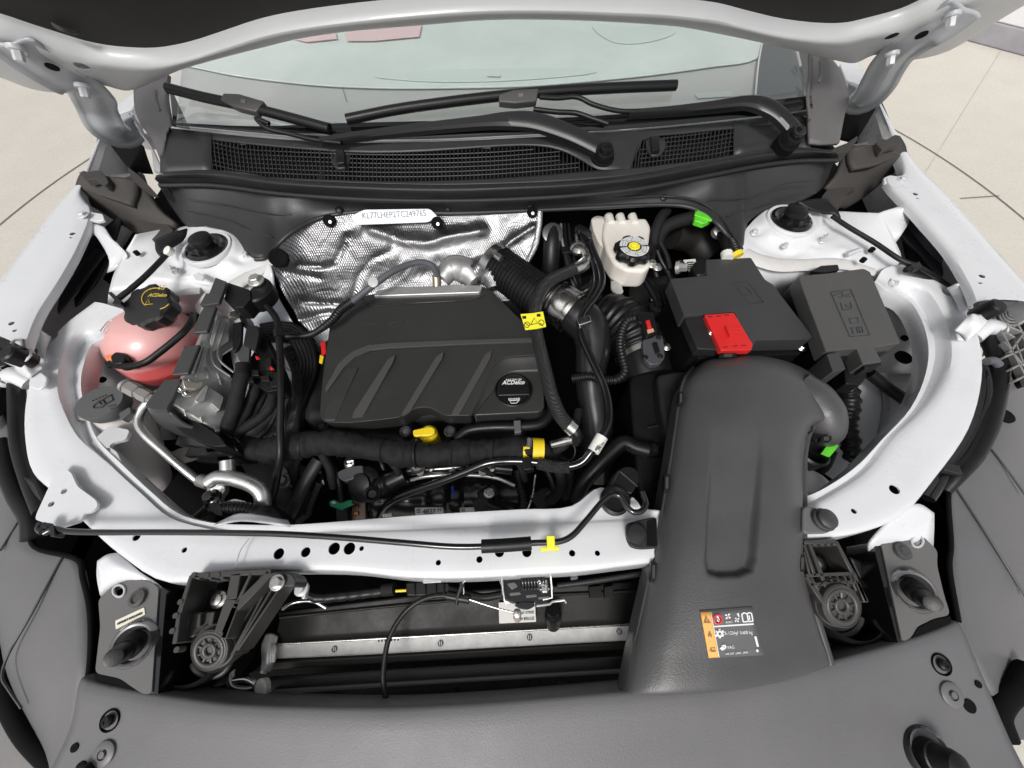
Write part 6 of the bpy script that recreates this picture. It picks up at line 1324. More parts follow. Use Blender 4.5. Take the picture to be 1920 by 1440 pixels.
for x, y in ((627,1217),(826,1206),(993,1195),(1161,1184)):
    r_ = lathe('strip_rivet', P(x, y, .8262), UP, [(5.2*S(x,y,.826), -.001), (5.2*S(x,y,.826), .0006), (.0005, .0007)], mat('rivet_dark', (.08,.08,.085), .4), ra, n=16)
    for d in (-2, 1.5): plate('rivet_slot', [(x+d-.7,y-4),(x+d+.7,y-4),(x+d+.7,y+4),(x+d-.7,y+4)], .8272, .0004, DUSTY, r_, r=0, bevel=0)
for k in range(7): plate('strip_mark', [(709+k*6,1200-k*.4),(711+k*6,1200-k*.4),(711+k*6,1204-k*.4),(709+k*6,1204-k*.4)], .8263, .0004, INK, ra, r=0, bevel=0)
grid('strip_end', [[(498,1188,.832),(510,1187,.834),(522,1192,.832)],[(490,1210,.834),(503,1210,.838),(518,1212,.834)],[(490,1240,.834),(500,1242,.838),(514,1240,.834)],[(487,1262,.83),(496,1264,.834),(508,1262,.83)]], ALU, ra, th=.012)
for k in range(3): plate('strip_end_fin', [(508+k*3,1207),(510+k*3,1207),(508+k*3,1242),(506+k*3,1242)], .838, .004, STEEL, ra, r=0, bevel=0)
grid('lower_rail', [[(495,1242,.815),(850,1222,.815),(1235,1200,.815)],[(495,1256,.812),(850,1236,.812),(1235,1214,.812)]], mat('olive_black', (.05,.048,.042), .4), ra, th=.02)
grid('condenser_top', [[(500,1272,.83),(850,1250,.83),(1235,1228,.83)],[(500,1294,.828),(850,1272,.828),(1235,1250,.828)],[(498,1312,.815),(850,1300,.815),(1235,1278,.815)],[(495,1345,.80),(850,1345,.80),(1235,1320,.80)]], mat('condenser_cover', (.03,.03,.029), .42, bump=.3, bscale=500, mottle=.2, mscale=14), ra, th=.01)
tube('condenser_edge', [(510,1297,.829),(850,1276,.829),(1235,1254,.829)], .0025, mat('edge_grey', (.13,.13,.12), .45), ra)
tube('condenser_edge', [(530,1310,.818),(640,1304,.818)], .0015, BLK2, ra)
plate('guide_slot', [(1045,1279),(1062,1277),(1066,1300),(1047,1302)], .828, .006, BLK2, ra, r=.001); lathe('drain_cap', P(1002, 1288, .823), UP, [(.009, -.004), (.008, .002)], RB, ra, n=16); tube('u_mark', [(852,1290,.822),(853,1297,.821),(858,1299,.821),(861,1290,.822)], .0012, BLK, ra)
for (x0, x1) in ((1105,1128),(1133,1150)): plate('shroud_rib_', [(x0,1100),(x1,1098),(x1+1,1120),(x0+1,1122)], .85, .01, RB, ra, r=.001)
for o in list(ra.children):
    if o.name.startswith('shroud_rib_'): o.name = 'shroud_rib'
lathe('filler_stub', P(1037, 1162, .838), Vector((0, .5, .8)), [(.0095, -.012), (.0095, 0), (.0115, .001), (.0115, .012), (.0085, .013), (.0085, .022)], BLK, ra, n=24)
lbl = thing('part_sticker', 'white printed sticker on the radiator shroud below the hood latch', 'label', (970, 1148, .838))
plate('sticker', [(935,1130),(962,1128),(1003,1128),(1005,1166),(960,1168),(936,1169)], .8405, .0008, WLBL, lbl, r=.001, bevel=0)
text('sticker_print', 'D37058 4B', (1001, 1157), (974, 1158), .8412, INK, lbl, hk=1.1); text('sticker_print', '2026.01.07', (1001, 1146), (977, 1147), .8412, INK, lbl, hk=1)
# cooling line and wiring above the shroud
cw = thing('front_wiring', 'black cable with yellow wire and plug running along under the tie bar', 'cable', (700, 1110, .87))
tube('cable', [(570,1108,.875),(590,1120,.872),(640,1118,.87),(690,1112,.872),(725,1108,.873)], .006, RUB, cw, rf=lambda s: 1 + .06 * sin(s * 400), step=.002)
tube('cable_end', [(718,1106,.873),(740,1104,.876)], .008, TAPE, cw); tube('yellow_wire', [(742,1108,.878),(762,1107,.878)], .0018, YEL, cw)
plate('plug', [(760,1092),(800,1088),(842,1092),(846,1112),(800,1118),(762,1118)], .885, .022, BLK, cw, r=.003, bevel=.002)
for x in (775, 795, 815, 830): plate('plug_rib', [(x,1091),(x+3,1091),(x+4,1116),(x+1,1116)], .888, .01, BLK, cw, r=0)
plate('plug_clip', [(792,1089),(828,1087),(828,1092),(793,1094)], .905, .004, ALU, cw, r=.001)
tube('plug_lead', [(842,1104,.88),(870,1112,.878),(905,1120,.876),(940,1115,.875)], .005, RUB, cw)
lathe('clip_disc', P(565, 1104, .89), (0, 0, 1), [(.009, -.003), (.009, .001), (.006, .003), (.005, .007)], WSTEEL, cw, n=18); plate('clip_tail', [(562,1108),(574,1106),(572,1122),(566,1124)], .89, .008, WSTEEL, cw, r=.002)
tube('wire_bow', [(530,1142,.865),(545,1132,.868),(565,1127,.868),(590,1128,.868),(612,1140,.865)], .0024, STEEL, cw)
rc2 = thing('latch_cable', 'black sheathed latch cable hanging down across the silver radiator strip', 'cable', (760, 1200, .87))
tube('sheath', [(874,1122,.885),(850,1118,.885),(820,1117,.885),(790,1125,.883),(762,1145,.88),(740,1175,.878),(727,1205,.876),(721,1240,.874),(719,1280,.872),(728,1326,.865),(738,1350,.85)], .0033, RUB, rc2, res=12)
tube('ferrule', [(838,1117,.886),(880,1124,.887)], .0055, BLK, rc2); tube('inner_wire', [(880,1124,.887),(930,1140,.885),(970,1150,.884)], .0011, STEEL, rc2)
lathe('cable_ball', P(970, 1150, .885), UP, [(.002, -.005), (.005, -.002), (.0056, 0), (.0045, .004), (.001, .005)], STEEL, rc2, n=16); plate('cable_nipple', [(962,1155),(976,1154),(977,1163),(970,1170),(963,1162)], .884, .01, mat('bronze_case', (.36,.28,.24), .45, metal=.6), rc2, r=.002)
la = thing('hood_latch', 'black hood latch assembly with coil spring under the centre of the tie bar', 'latch', (985, 1105, .88))
tube('bracket_wire', [(866,1130,.885),(870,1110,.89),(868,1092,.90),(876,1087,.902),(935,1083,.902),(942,1100,.89),(946,1126,.885),(950,1132,.884)], .0014, STEEL, la, raw=True, res=8)
tube('bracket_wire', [(866,1096,.90),(858,1120,.89),(856,1132,.885)], .003, GLOSS, la)
plate('latch_plate', [(936,1082),(1034,1076),(1036,1118),(1020,1130),(960,1132),(944,1124)], .885, .012, GLOSS, la, r=.003)
tube('side_plate', [(941,1084,.902),(943,1105,.897),(946,1126,.893),(955,1130,.892)], .0015, ALU, la, raw=True, res=6)
tube('side_plate', [(1032,1078,.902),(1034,1100,.897),(1035,1120,.893),(1018,1124,.892)], .0015, ALU, la, raw=True, res=6)
coil = [P(978, 1088, .897).lerp(P(1022, 1086, .897), k / 112) + Vector((0, cos(k * 2 * pi / 14) * .0095, sin(k * 2 * pi / 14) * .0095)) for k in range(113)]
tube('latch_spring', coil, .0021, GLOSS, la, raw=True, res=7)
coil = [P(1010, 1093, .902).lerp(P(1020, 1105, .90), k / 42) + Vector((cos(k * 2 * pi / 14) * .006, sin(k * 2 * pi / 14)*.003, sin(k * 2 * pi / 14) * .005)) for k in range(43)]
tube('latch_spring', coil, .0012, STEEL, la, raw=True, res=6)
plate('catch', [(1014,1088),(1026,1087),(1028,1112),(1016,1112)], .903, .006, STEEL, la, r=.002)
for p in ([(955,1112),(975,1110),(978,1115),(956,1117)], [(985,1116),(1005,1114),(1008,1119),(988,1121)], [(950,1095),(965,1092),(972,1100),(960,1106)], [(1008,1120),(1030,1118),(1030,1122),(1010,1124)]): plate('latch_lever', p, .898, .005, mat('dark_steel', (.25,.25,.25), .3, metal=1), la, r=.002)
plate('latch_hook', [(962,1134),(980,1128),(1000,1128),(1004,1136),(990,1144),(974,1142)], .888, .01, GLOSS, la, r=.004)
tube('hook_bar', [(1006,1136,.89),(1030,1133,.89),(1036,1128,.89),(1058,1125,.89),(1062,1131,.89)], .0016, ALU, la, raw=True, res=8)
plate('latch_foot', [(1040,1076),(1090,1070),(1092,1074),(1042,1080)], .902, .004, WSTEEL, la, r=.001); plate('latch_foot', [(1070,1078),(1084,1076),(1084,1086),(1070,1088)], .89, .006, LGREY, la, r=.002)
tube('stay_rod', [(1045,1098,.875),(1120,1088,.878),(1230,1070,.88)], .004, BLK2, la)
# ================================================================ HEADLIGHT BRACKETS
def stud(c, tip, r, par, boss=True):
    """rubber-capped mounting peg standing on a shiny pressed boss"""
    c = V(c); tip = V(tip); ax = (tip - c).normalized(); l = (tip - c).length
    if boss: lathe('pressed_boss', c, Vector((ax.x*.4, ax.y*.4, 1)), [(r*2.8, -.004), (r*2.7, .001), (r*2.3, .005), (r*2.05, .0045), (r*1.8, .001), (r*1.5, -.002)], mat('gloss_grey_paint', (.16,.16,.165), .10, metal=.7, coat=1), par, n=36)
    lathe('mount_peg', c, ax, [(r*1.5, -.006), (r*1.5, .003), (r*1.1, .006), (r*1.1, l*.45), (r*1.18, l*.47), (r*1.18, l*.53), (r*1.02, l*.56), (r*1.0, l*.92), (r*.9, l*.99), (r*.6, l)], RUB, par, n=28)
hl = thing('headlight_bracket', 'grey steel headlight bracket with sticker and rubber peg at the left', 'bracket', (240, 1180, .9), 'headlight brackets')
HBM = mat('grey_bracket_paint', (.135,.132,.13), .32, coat=.4, mottle=.08, mscale=14)
plate('bracket_plate', [(184,1124),(212,1098),(245,1085),(262,1085),(290,1096),(297,1104),(284,1300),(270,1302),(250,1290),(225,1272),(178,1262),(188,1175)], .912, .006, HBM, hl, r=.006, holes=[(223,1108,11)], bevel=.0015)
tube('hole_rim', [P(223 + 11*cos(a), 1108 + 11*sin(a), .913) for a in [k*2*pi/20 for k in range(21)]], .0014, WSTEEL, hl, raw=True, res=6, cap=False)
plate('bracket_flange', [(297,1103),(306,1102),(312,1108),(296,1302),(284,1300)], .910, .05, GLOSS, hl, r=.001); plate('bracket_lip', [(176,1262),(225,1272),(252,1292),(255,1298),(222,1285),(178,1276)], .90, .03, DEEP, hl, r=.002)
lathe('plug', P(259, 1122, .9125), Vector((-.1, 0, 1)), [(15*S(259,1122,.91), 0), (15*S(259,1122,.91), .003), (9*S(259,1122,.91), .004), (8*S(259,1122,.91), .002)], mat('plug_dark', (.07,.068,.066), .45), hl, n=24)
tag_ = plate('sticker', [(216,1164),(270,1139),(272,1152),(217,1180)], .913, .0008, mat('cream_sticker', (.75,.73,.62), .5), hl, r=.001, bevel=0)
text('sticker_print', '42697560 LB9260', (267, 1147), (220, 1168), .9136, INK, tag_)
stud((252,1208,.913), (212,1234,.960), .0092, hl)
hr = thing('headlight_bracket', 'grey steel headlight bracket with rubber peg at the right', 'bracket', (1710, 1090, .9), 'headlight brackets')
plate('bracket_plate', [(1651,1013),(1700,997),(1712,995),(1725,1000),(1758,1032),(1757,1060),(1770,1115),(1782,1153),(1750,1160),(1720,1175),(1708,1196),(1692,1204)], .912, .006, HBM, hr, r=.006, holes=[(1720,1015,11)], bevel=.0015)
tube('hole_rim', [P(1720 + 11*cos(a), 1015 + 11*sin(a), .913) for a in [k*2*pi/20 for k in range(21)]], .0014, WSTEEL, hr, raw=True, res=6, cap=False)
plate('bracket_flange', [(1640,1016),(1651,1013),(1692,1204),(1684,1206),(1642,1040)], .910, .05, GLOSS, hr, r=.001); plate('bracket_lip', [(1708,1197),(1722,1177),(1750,1162),(1782,1155),(1784,1166),(1730,1190)], .90, .03, DEEP, hr, r=.002)
lathe('plug', P(1691, 1034, .9125), Vector((.1, 0, 1)), [(15*S(1691,1034,.91), 0), (15*S(1691,1034,.91), .003), (9*S(1691,1034,.91), .004), (8*S(1691,1034,.91), .006)], mat('plug_grey', (.10,.10,.10), .45), hr, n=24)
stud((1712,1108,.913), (1750,1132,.960), .0092, hr)
# bump stops up by the fenders
for (c, tip, lab, pos) in (((40,668,.978), (4,652,1.005), 'black rubber hood bump stop on the left rail bracket', 'l'), ((1832,574,.978), (1864,560,1.005), 'black rubber hood bump stop on the right rail bracket', 'r')):
    bs = thing('hood_bump_stop', lab, 'bump stop', c, 'hood bump stops'); c = P(52, 676, .975) if pos == 'l' else P(1836, 590, .975); ax = Vector((.08 if pos == 'r' else -.08, -.12, 1)).normalized(); l = .027
    lathe('stop_rubber', c, ax, [(.012, -.006), (.0128, 0), (.0128, l*.75), (.012, l*.92), (.009, l)], RUB, bs, n=28)
# ================================================================ RADIATOR MOUNT BRACKETS (ribbed)
RBM = mat('ribbed_bracket_plastic', (.05,.048,.046), .4, bump=.3, bscale=900, mottle=.12)
def bar3(name, a, b, w, h, m, par):
    a, b = V(a), V(b); d = (b - a).normalized(); s = d.cross(UP).normalized() * w / 2
    vs = [a - s, b - s, b + s, a + s]; return prism(name, vs, Vector((0, 0, -h)), m, par, (), .0008, 1)
def wheel(c, ax, R, m, par, sq=1.):
    c = V(c); ax = Vector(ax).normalized()
    lathe('mount_bush', c, ax, [(R*1.22, -.03), (R*1.24, -.006), (R*1.2, -.002), (R*1.1, -.006), (R*1.0, -.006), (R*1.0, .002), (R*.92, .004), (R*.88, .001)], m, par, n=36)
    xd = Vector((1, 0, 0)); u = (xd - ax * xd.dot(ax)).normalized(); w = ax.cross(u)
    b = lathe('bush_face', c, ax, [(R*.9, -.004), (R*.9, -.001)], DEEP, par, n=32)
    for k in range(9):
        a = 2 * pi * k / 9; d = u * cos(a) + w * sin(a); p0 = c + d * R * .34 + ax * .002; p1 = c + d * R * .72 + ax * .002
        tube('bush_spoke', [p0, p1], .0014, m, par, res=5)
    for r_, t_ in ((R*.3, .0026), (R*.74, .003)):
        tube('bush_ring', [c + ax * .002 + (u * cos(2*pi*k/28) + w * sin(2*pi*k/28)) * r_ for k in range(29)], t_, m, par, raw=True, res=7, cap=False)
    lathe('bush_rim', c, ax, [(R*.95, -.001), (R*.98, .003), (R*.84, .0035), (R*.82, 0)], m, par, n=32)
rm = thing('radiator_mount', 'ribbed black plastic radiator mount with round rubber bush at the left', 'radiator mount', (420, 1150, .85), 'radiator mounts')
q = lambda x, y: (300 + x / 6.26, 1060 + y / 6.26)
Z = .950
def rq(name, a, b, w=.005, h=.045, z=Z): A, B = q(*a), q(*b); return bar3(name, (A[0], A[1], z), (B[0], B[1], z), w, h, RBM, rm)
rq('frame_rib', (365,120), (1300,70), .006); rq('frame_rib', (365,115), (220,560), .005); rq('frame_rib', (220,560), (165,920), .005)
rq('rib', (890,95), (830,400), .012); rq('rib', (830,400), (700,800), .014); rq('rib', (1070,90), (900,440), .004); rq('rib', (900,440), (740,860), .006)
rq('rib', (1290,90), (880,500), .010, .05); rq('rib', (880,490), (730,860), .008, .05); rq('rib', (330,560), (290,760), .004, .03, Z-.012); rq('rib', (465,570), (440,720), .004, .03, Z-.012); rq('rib', (620,545), (580,700), .005, .03, Z-.01)
plate('shelf', [q(250,560), q(640,540), q(640,760), q(200,900), q(180,860)], Z - .018, .006, RBM, rm, r=.003)
plate('web', [q(860,130), q(1240,100), q(880,500), q(700,800), q(780,500)], Z - .016, .008, RBM, rm, r=.002)
plate('inner_wall', [q(370,150), q(780,130), q(740,300), q(560,300), q(500,540), q(250,560)], Z - .05, .01, DEEP, rm, r=.002); plate('bolt_pad', [q(570,290), q(800,290), q(740,540), q(500,530)], Z - .035, .006, BLK, rm, r=.002)
plate('arm_end', [q(1270,90), q(1450,65), q(1560,110), q(1595,180), q(1570,250), q(1450,255), q(1300,180)], Z + .002, .03, RBM, rm, r=.008, bevel=.004)
bolt(P(*q(1380,200), Z + .004), .006, STEEL, rm); lathe('bolt_head', P(*q(695,405), Z - .033), UP, [(.0095, 0), (.0095, .002), (.006, .003), (.006, .006), (.002, .007)], STEEL, rm, n=20)
for a, b in (((1330,250),(840,1050)), ((1160,350),(790,940)), ((1240,290),(830,1060)), ((1420,240),(900,1000))): rq('diagonal_fin', a, b, .003, .03, Z - .02)
for x, y in ((240,430),(185,590),(148,770),(200,990),(400,110),(550,125),(680,120)): lathe('frame_nub', P(*q(x, y), Z), UP, [(.003, -.01), (.003, .001)], RBM, rm, n=10)
for x in (400, 540, 680): rq('frame_tooth', (x,125), (x+60,150), .004, .02)
lathe('bush_housing', P(*q(430,930), .885), (0, .1, 1), [(.044, -.06), (.044, 0), (.040, .002), (.040, -.05)], DEEP, rm, n=36)
wheel((*q(600,985), .93), (-.05, -.40, 1), .0215, RBM, rm)
tube('bush_lip', [P(*q(600 + 240*cos(a), 1050 + 260*sin(a)), .875) for a in [.25 + k * .19 for k in range(14)]], .0035, RBM, rm, raw=True, res=7)
rm2 = thing('radiator_mount', 'ribbed black plastic radiator mount with round rubber bush at the right', 'radiator mount', (1570, 1100, .85), 'radiator mounts')
q2 = lambda x, y: (1500 + x / 5.143, 960 + y / 5.143)
Z2 = .938
def rr2(name, a, b, w=.004, h=.045, z=.938): A, B = q2(*a), q2(*b); return bar3(name, (A[0], A[1], z), (B[0], B[1], z), w, h, RBM, rm2)
for a, b, w in (((40,290),(350,280),.005), ((350,280),(520,600),.005), ((520,600),(650,870),.005), ((90,300),(290,800),.005), ((40,310),(150,620),.004), ((60,610),(540,590),.004), ((100,700),(560,670),.004), ((60,620),(240,880),.006), ((100,610),(190,760),.003), ((280,600),(340,720),.003), ((350,600),(400,710),.003), ((420,595),(480,730),.003), ((470,580),(550,760),.003), ((40,380),(100,610),.003), ((560,670),(640,870),.005), ((240,880),(270,800),.004)): rr2('rib', a, b, w)
for x in (130, 200, 260, 320): rr2('frame_tooth', (x,300), (x+40,315), .004, .015)
plate('shelf', [q2(60,610), q2(540,590), q2(640,860), q2(560,760), q2(300,790), q2(240,870)], Z2 - .02, .005, RBM, rm2, r=.002)
plate('inner_wall', [q2(130,320), q2(350,300), q2(520,590), q2(340,595), q2(300,440), q2(150,400)], Z2 - .05, .01, DEEP, rm2, r=.002)
plate('bolt_pad', [q2(140,410), q2(250,405), q2(300,450), q2(345,600), q2(150,610)], Z2 - .034, .006, BLK, rm2, r=.002)
lathe('bolt_head', P(*q2(170,500), Z2 - .033), UP, [(.0095, 0), (.0095, .002), (.006, .003), (.006, .006), (.002, .007)], STEEL, rm2, n=20)
grid('rubber_flap', [[(*q2(490,440),.89),(*q2(620,500),.88),(*q2(700,580),.87)],[(*q2(560,600),.88),(*q2(660,660),.875),(*q2(760,760),.86)],[(*q2(640,780),.87),(*q2(720,810),.865),(*q2(790,830),.85)]], BLK2, rm2, th=.003)
lathe('bush_housing', P(*q2(440,880), .885), (0, .1, 1), [(.044, -.06), (.044, 0), (.040, .002), (.040, -.05)], DEEP, rm2, n=36)
wheel((*q2(385,900), .932), (.05, -.38, 1), .0235, RBM, rm2)
tube('bush_lip', [P(*q2(410 + 180*cos(a), 1000 + 190*sin(a)), .872) for a in [.1 + k * .19 for k in range(15)]], .0035, RBM, rm2, raw=True, res=7)
tube('steel_pin', [(1536,1196,.83),(1556,1199,.83)], .004, mat('dull_clamp', (.12,.12,.13), .35, metal=.8), rm2)
# lower hooks at the left end of the radiator
lo_ = thing('radiator_side_hook', 'bent metal hook and pale round plug at the lower left of the radiator', 'bracket', (470, 1290, .8))
tube('hook', [(436,1250,.85),(434,1270,.85),(438,1285,.85),(462,1291,.85),(480,1288,.85)], .005, mat('dark_steel', (.25,.25,.25), .3, metal=1), lo_); tube('hook', [(438,1275,.855),(460,1273,.855),(475,1280,.855),(480,1295,.85)], .0035, STEEL, lo_)
lathe('round_plug', P(489, 1292, .86), Vector((-.3, -.3, .9)), [(.007, -.008), (.009, 0), (.0075, .002), (.002, .0025)], mat('milk_plug', (.5,.5,.47), .45), lo_, n=24, squash=1.3)
tube('side_post', [(455,1230,.84),(462,1190,.84),(470,1160,.84)], .004, RB, lo_); plate('side_tank', [(430,1240),(470,1150),(500,1150),(490,1245),(470,1262),(436,1265)], .82, .06, DEEP, lo_, r=.004)
# ================================================================ FASCIA
fa = thing('front_fascia', 'matte grey plastic front fascia across the bottom of the engine bay', 'front fascia', (960, 1380, .86))
FT = [(150,1272),(200,1286),(292,1302),(417,1319),(560,1326),(724,1328),(850,1323),(965,1315),(1175,1297),(1290,1287),(1420,1268),(1545,1243),(1660,1213),(1752,1184),(1797,1166)]
LE = [P(x, y, z) for x, y, z in ((150,1272,.902),(145,1340,.897),(118,1432,.885),(95,1520,.86))]
RE = [P(x, y, z) for x, y, z in ((1797,1166,.902),(1836,1255,.897),(1862,1303,.893),(1884,1395,.880),(1900,1480,.85))]
def edge_x(E_, y):
    for a, b in zip(E_, E_[1:]):
        if a.y >= y >= b.y or b is E_[-1]: t = (a.y - y) / (a.y - b.y); return a.x + (b.x - a.x) * min(t, 1.3)
    return E_[0].x
rows = []
for x, y in FT:
    p = P(x, y, .902); u = (x - 973) / 824; w = abs(u) ** 5; E_ = RE if u > 0 else LE; row = [drop(p, .05, 0, .004), drop(p, .004, 0, .001)]
    for dy, dz in ((.004, 0), (.045, .004), (.11, .014), (.20, .035), (.30, .11), (.34, .26)):
        q = p + Vector((0, -dy, -dz)); row.append(q + Vector((w * (edge_x(E_, q.y) - E_[0].x), 0, 0)))
    rows.append(row)
f_ = grid('upper_panel', rows, FASC, fa, nu=4, nv=4, th=.003)
fbv = bvh(f_)
def ffz(x, y): return hit(fbv, x, y).z
def fnn(x, y):
    n = fbv.ray_cast(CAM, ray(x, y).normalized())[1]; return n if n.z > 0 else -n
def ffz_unused(x, y):                                          # height of that panel under a photo point
    z = .895
    for _ in range(6):
        p = P(x, y, z); pe = [P(a, b, .902) for a, b in FT]; yy = min(pe, key=lambda k: abs(k.x - p.x)).y; d = max(0, yy - p.y); z = .902 - (d * .09 + d * d * .42)
    return z
for x, y, r in ((140,1402,7),(1834,1283,6),(152,1440,10),(1818,1324,11)): lathe('panel_hole', P(x, y, ffz(x, y) + .0005), fnn(x, y), [(r * S(x, y, .89), -.004), (r * S(x, y, .89), .0008)], DEEP, fa, n=18)
for x, y, big in ((206,1351,1),(1765,1246,1),(196,1413,0),(1783,1302,0)):
    z = ffz(x, y); c = P(x, y, z + .0006); k = S(x, y, z)
    if big:
        lathe('clip_pocket', c, fnn(x, y), [(18*k, -.003), (18*k, .001), (17*k, .0016), (15.5*k, .0002), (14*k, -.001)], DEEP, fa, n=28); lathe('clip_head', c + UP * .001, Vector((.1 if x > 900 else -.1, 0, 1)), [(10*k, 0), (10*k, .003), (7*k, .005), (4*k, .005), (3*k, .004)], RUB, fa, n=22)
    else:
        lathe('clip_head', c, fnn(x, y), [(20*k, -.001), (20*k, .0018), (17*k, .0028), (9*k, .003), (8.6*k, .001), (6*k, .001), (5.4*k, .004), (.5*k, .0042)], mat('clip_grey', (.13,.128,.13), .45), fa, n=28)
z = ffz(1735, 1415); lathe('bump_socket', P(1735, 1408, z), Vector((.12, 0, 1)), [(41*S(1735,1412,z), -.006), (41*S(1735,1412,z), .003), (38*S(1735,1412,z), .006), (34*S(1735,1412,z), .004), (32*S(1735,1412,z), -.004)], GLOSS, fa, n=40)
st = thing('hood_bump_stop', 'fat black rubber bump stop at the right front of the fascia', 'bump stop', (1740, 1425, z), 'hood bump stops')
a_ = P(1735, 1412, z); ax = Vector((.12, -.1, 1)).normalized(); k = S(1735, 1412, z)
lathe('stop_rubber', a_, ax, [(24*k, -.006), (26*k, .002), (26*k, .012), (23*k, .013), (23*k, .026), (20*k, .032), (12*k, .034)], RUB, st, n=32)
st2 = thing('hood_bump_stop', 'black bump stop just cut off at the bottom left of the fascia', 'bump stop', (165, 1450, ffz(165,1450)), 'hood bump stops')
lathe('stop_rubber', P(165, 1452, ffz(165,1450)), UP, [(16*k, -.006), (18*k, .002), (16*k, .012), (6*k, .014)], RUB, st2, n=24)
# bumper and headlight covers, left and right
sh = thing('headlight_cover', 'grey pleated plastic headlight cover along the left side', 'headlight cover', (60, 1150, .86), 'headlight covers')
grid('cover_panel', [[(-150,720,.83),(-60,720,.87),(-10,740,.885),(14,800,.885)],[(-180,840,.82),(-70,840,.865),(0,840,.885),(28,840,.885)],[(-200,930,.81),(-80,940,.86),(0,930,.885),(58,940,.885)],[(-220,1010,.80),(-90,1020,.855),(20,1020,.885),(60,1024,.885)],[(-220,1060,.80),(-80,1070,.855),(60,1060,.885),(148,1052,.885)],[(-200,1150,.79),(-60,1150,.85),(60,1150,.88),(167,1150,.885)],[(-180,1270,.77),(-40,1270,.83),(70,1268,.87),(163,1270,.885)],[(-100,1370,.73),(0,1370,.80),(80,1370,.85),(142,1370,.87)],[(-60,1460,.69),(20,1450,.77),(70,1450,.83),(115,1450,.86)]], FASC, sh, th=.003)
for L in ([(55,940,.8865),(30,985,.886),(0,1033,.885)], [(119,1040,.887),(60,1150,.8855),(10,1240,.873),(4,1272,.871),(14,1290,.867),(40,1328,.858)]): tube('pleat', L, .0014, mat('pleat_dark', (.05,.05,.052), .5), sh, res=6)
lathe('cover_hole', P(11, 886, .887), UP, [(.010, -.003), (.010, .0012)], DEEP, sh, n=18)
tube('panel_step', [(30,800,.89),(28,840,.89),(50,905,.89),(72,952,.89),(57,1000,.89),(66,1026,.89),(148,1052,.89),(155,1082,.89),(169,1150,.89),(165,1272,.888),(142,1350,.885),(120,1432,.88)], .003, DEEP, sh)
grid('wheel_arch_edge', [[(-40,1130,.80),(-20,1130,.81)],[(-30,1200,.79),(0,1195,.80)],[(-10,1290,.78),(20,1280,.79)],[(30,1370,.77),(55,1345,.78)],[(80,1450,.76),(105,1420,.77)]], RUB, sh, nv=2, th=.03) if False else None
tube('gap_seal', [(-30,1130,.86),(-14,1200,.858),(0,1260,.85),(16,1320,.845),(45,1375,.84),(85,1420,.838),(130,1460,.835)], .010, DEEP, sh)
tube('rubber_seal', [(4,830,.91),(14,880,.91),(35,930,.905),(60,975,.90),(62,1010,.895)], .012, RUB, sh)
tube('rubber_seal', [(30,700,.93),(32,760,.93),(36,830,.925),(56,900,.92),(80,960,.915)], .010, RUB, sh)
grid('seal_boot', [[(45,895,.93),(60,900,.93),(75,930,.925)],[(50,920,.925),(65,930,.925),(80,950,.92)],[(66,945,.92),(76,955,.92),(84,965,.915)]], BLK2, sh, th=.004)
s2 = thing('headlight_cover', 'grey pleated plastic headlight cover along the right side', 'headlight cover', (1860, 1000, .86), 'headlight covers')
grid('cover_panel', [[(1862,690,.885),(1890,660,.885),(1930,640,.875),(2050,640,.83)],[(1866,760,.885),(1895,745,.885),(1940,740,.87),(2080,740,.82)],[(1847,832,.885),(1890,840,.885),(1960,840,.865),(2100,840,.81)],[(1781,906,.885),(1840,910,.885),(1960,920,.86),(2110,920,.80)],[(1783,1024,.885),(1840,1020,.885),(1960,1000,.855),(2110,1000,.80)],[(1781,1062,.885),(1860,1080,.88),(1960,1080,.85),(2100,1080,.79)],[(1797,1166,.885),(1860,1170,.87),(1940,1170,.84),(2080,1170,.78)],[(1828,1240,.88),(1880,1240,.86),(1950,1230,.82),(2060,1220,.76)],[(1862,1305,.87),(1900,1280,.84),(1940,1262,.80),(2030,1260,.74)]], FASC, s2, th=.003)
for L in ([(1842,821,.887),(1885,876,.8865),(1924,930,.88)], [(1790,911,.887),(1850,1003,.8865),(1924,1120,.868)]): tube('pleat', L, .0014, mat('pleat_dark', (.05,.05,.052), .5), s2, res=6)
lathe('cover_hole', P(1886, 780, .8875), UP, [(.012, -.003), (.012, .0012)], DEEP, s2, n=18)
tube('gap_seal', [(1930,1255,.86),(1905,1290,.858),(1880,1312,.856),(1868,1340,.855),(1882,1385,.85)], .013, DEEP, s2)
plate('bumper_end', [(1868,1330),(1890,1395),(1905,1388),(1960,1388),(1990,1290),(1940,1290),(1900,1310)], .84, .02, FASC, s2, r=.004)
tube('rubber_seal', [(1852,630,.925),(1872,680,.925),(1868,740,.92),(1852,800,.918),(1825,855,.915),(1795,890,.912),(1770,920,.90)], [.011,.012,.012,.012,.011,.010,.008], RUB, s2, res=14)
tube('rubber_seal', [(1840,680,.92),(1850,730,.92),(1836,790,.915),(1800,850,.91),(1760,905,.905),(1740,935,.90)], .008, GLOSS, s2)
tube('seal_strap', [(1850,678,.945),(1862,676,.945),(1872,684,.94)], .006, LGREY, s2); plate('seal_strap', [(1766,868),(1800,872),(1806,890),(1790,886),(1772,882)], .925, .01, BLK2, s2, r=.002)
tube('panel_step', [(1866,760,.89),(1848,832,.89),(1815,880,.89),(1782,906,.89),(1783,1024,.89),(1780,1062,.89),(1797,1166,.89)], .003, DEEP, s2)
# inner headlight housing under the gaps
tub('headlight_well', -.66, -.50, -.12, .30, .60, .80); tub('headlight_well', .52, .68, -.12, .30, .60, .80)
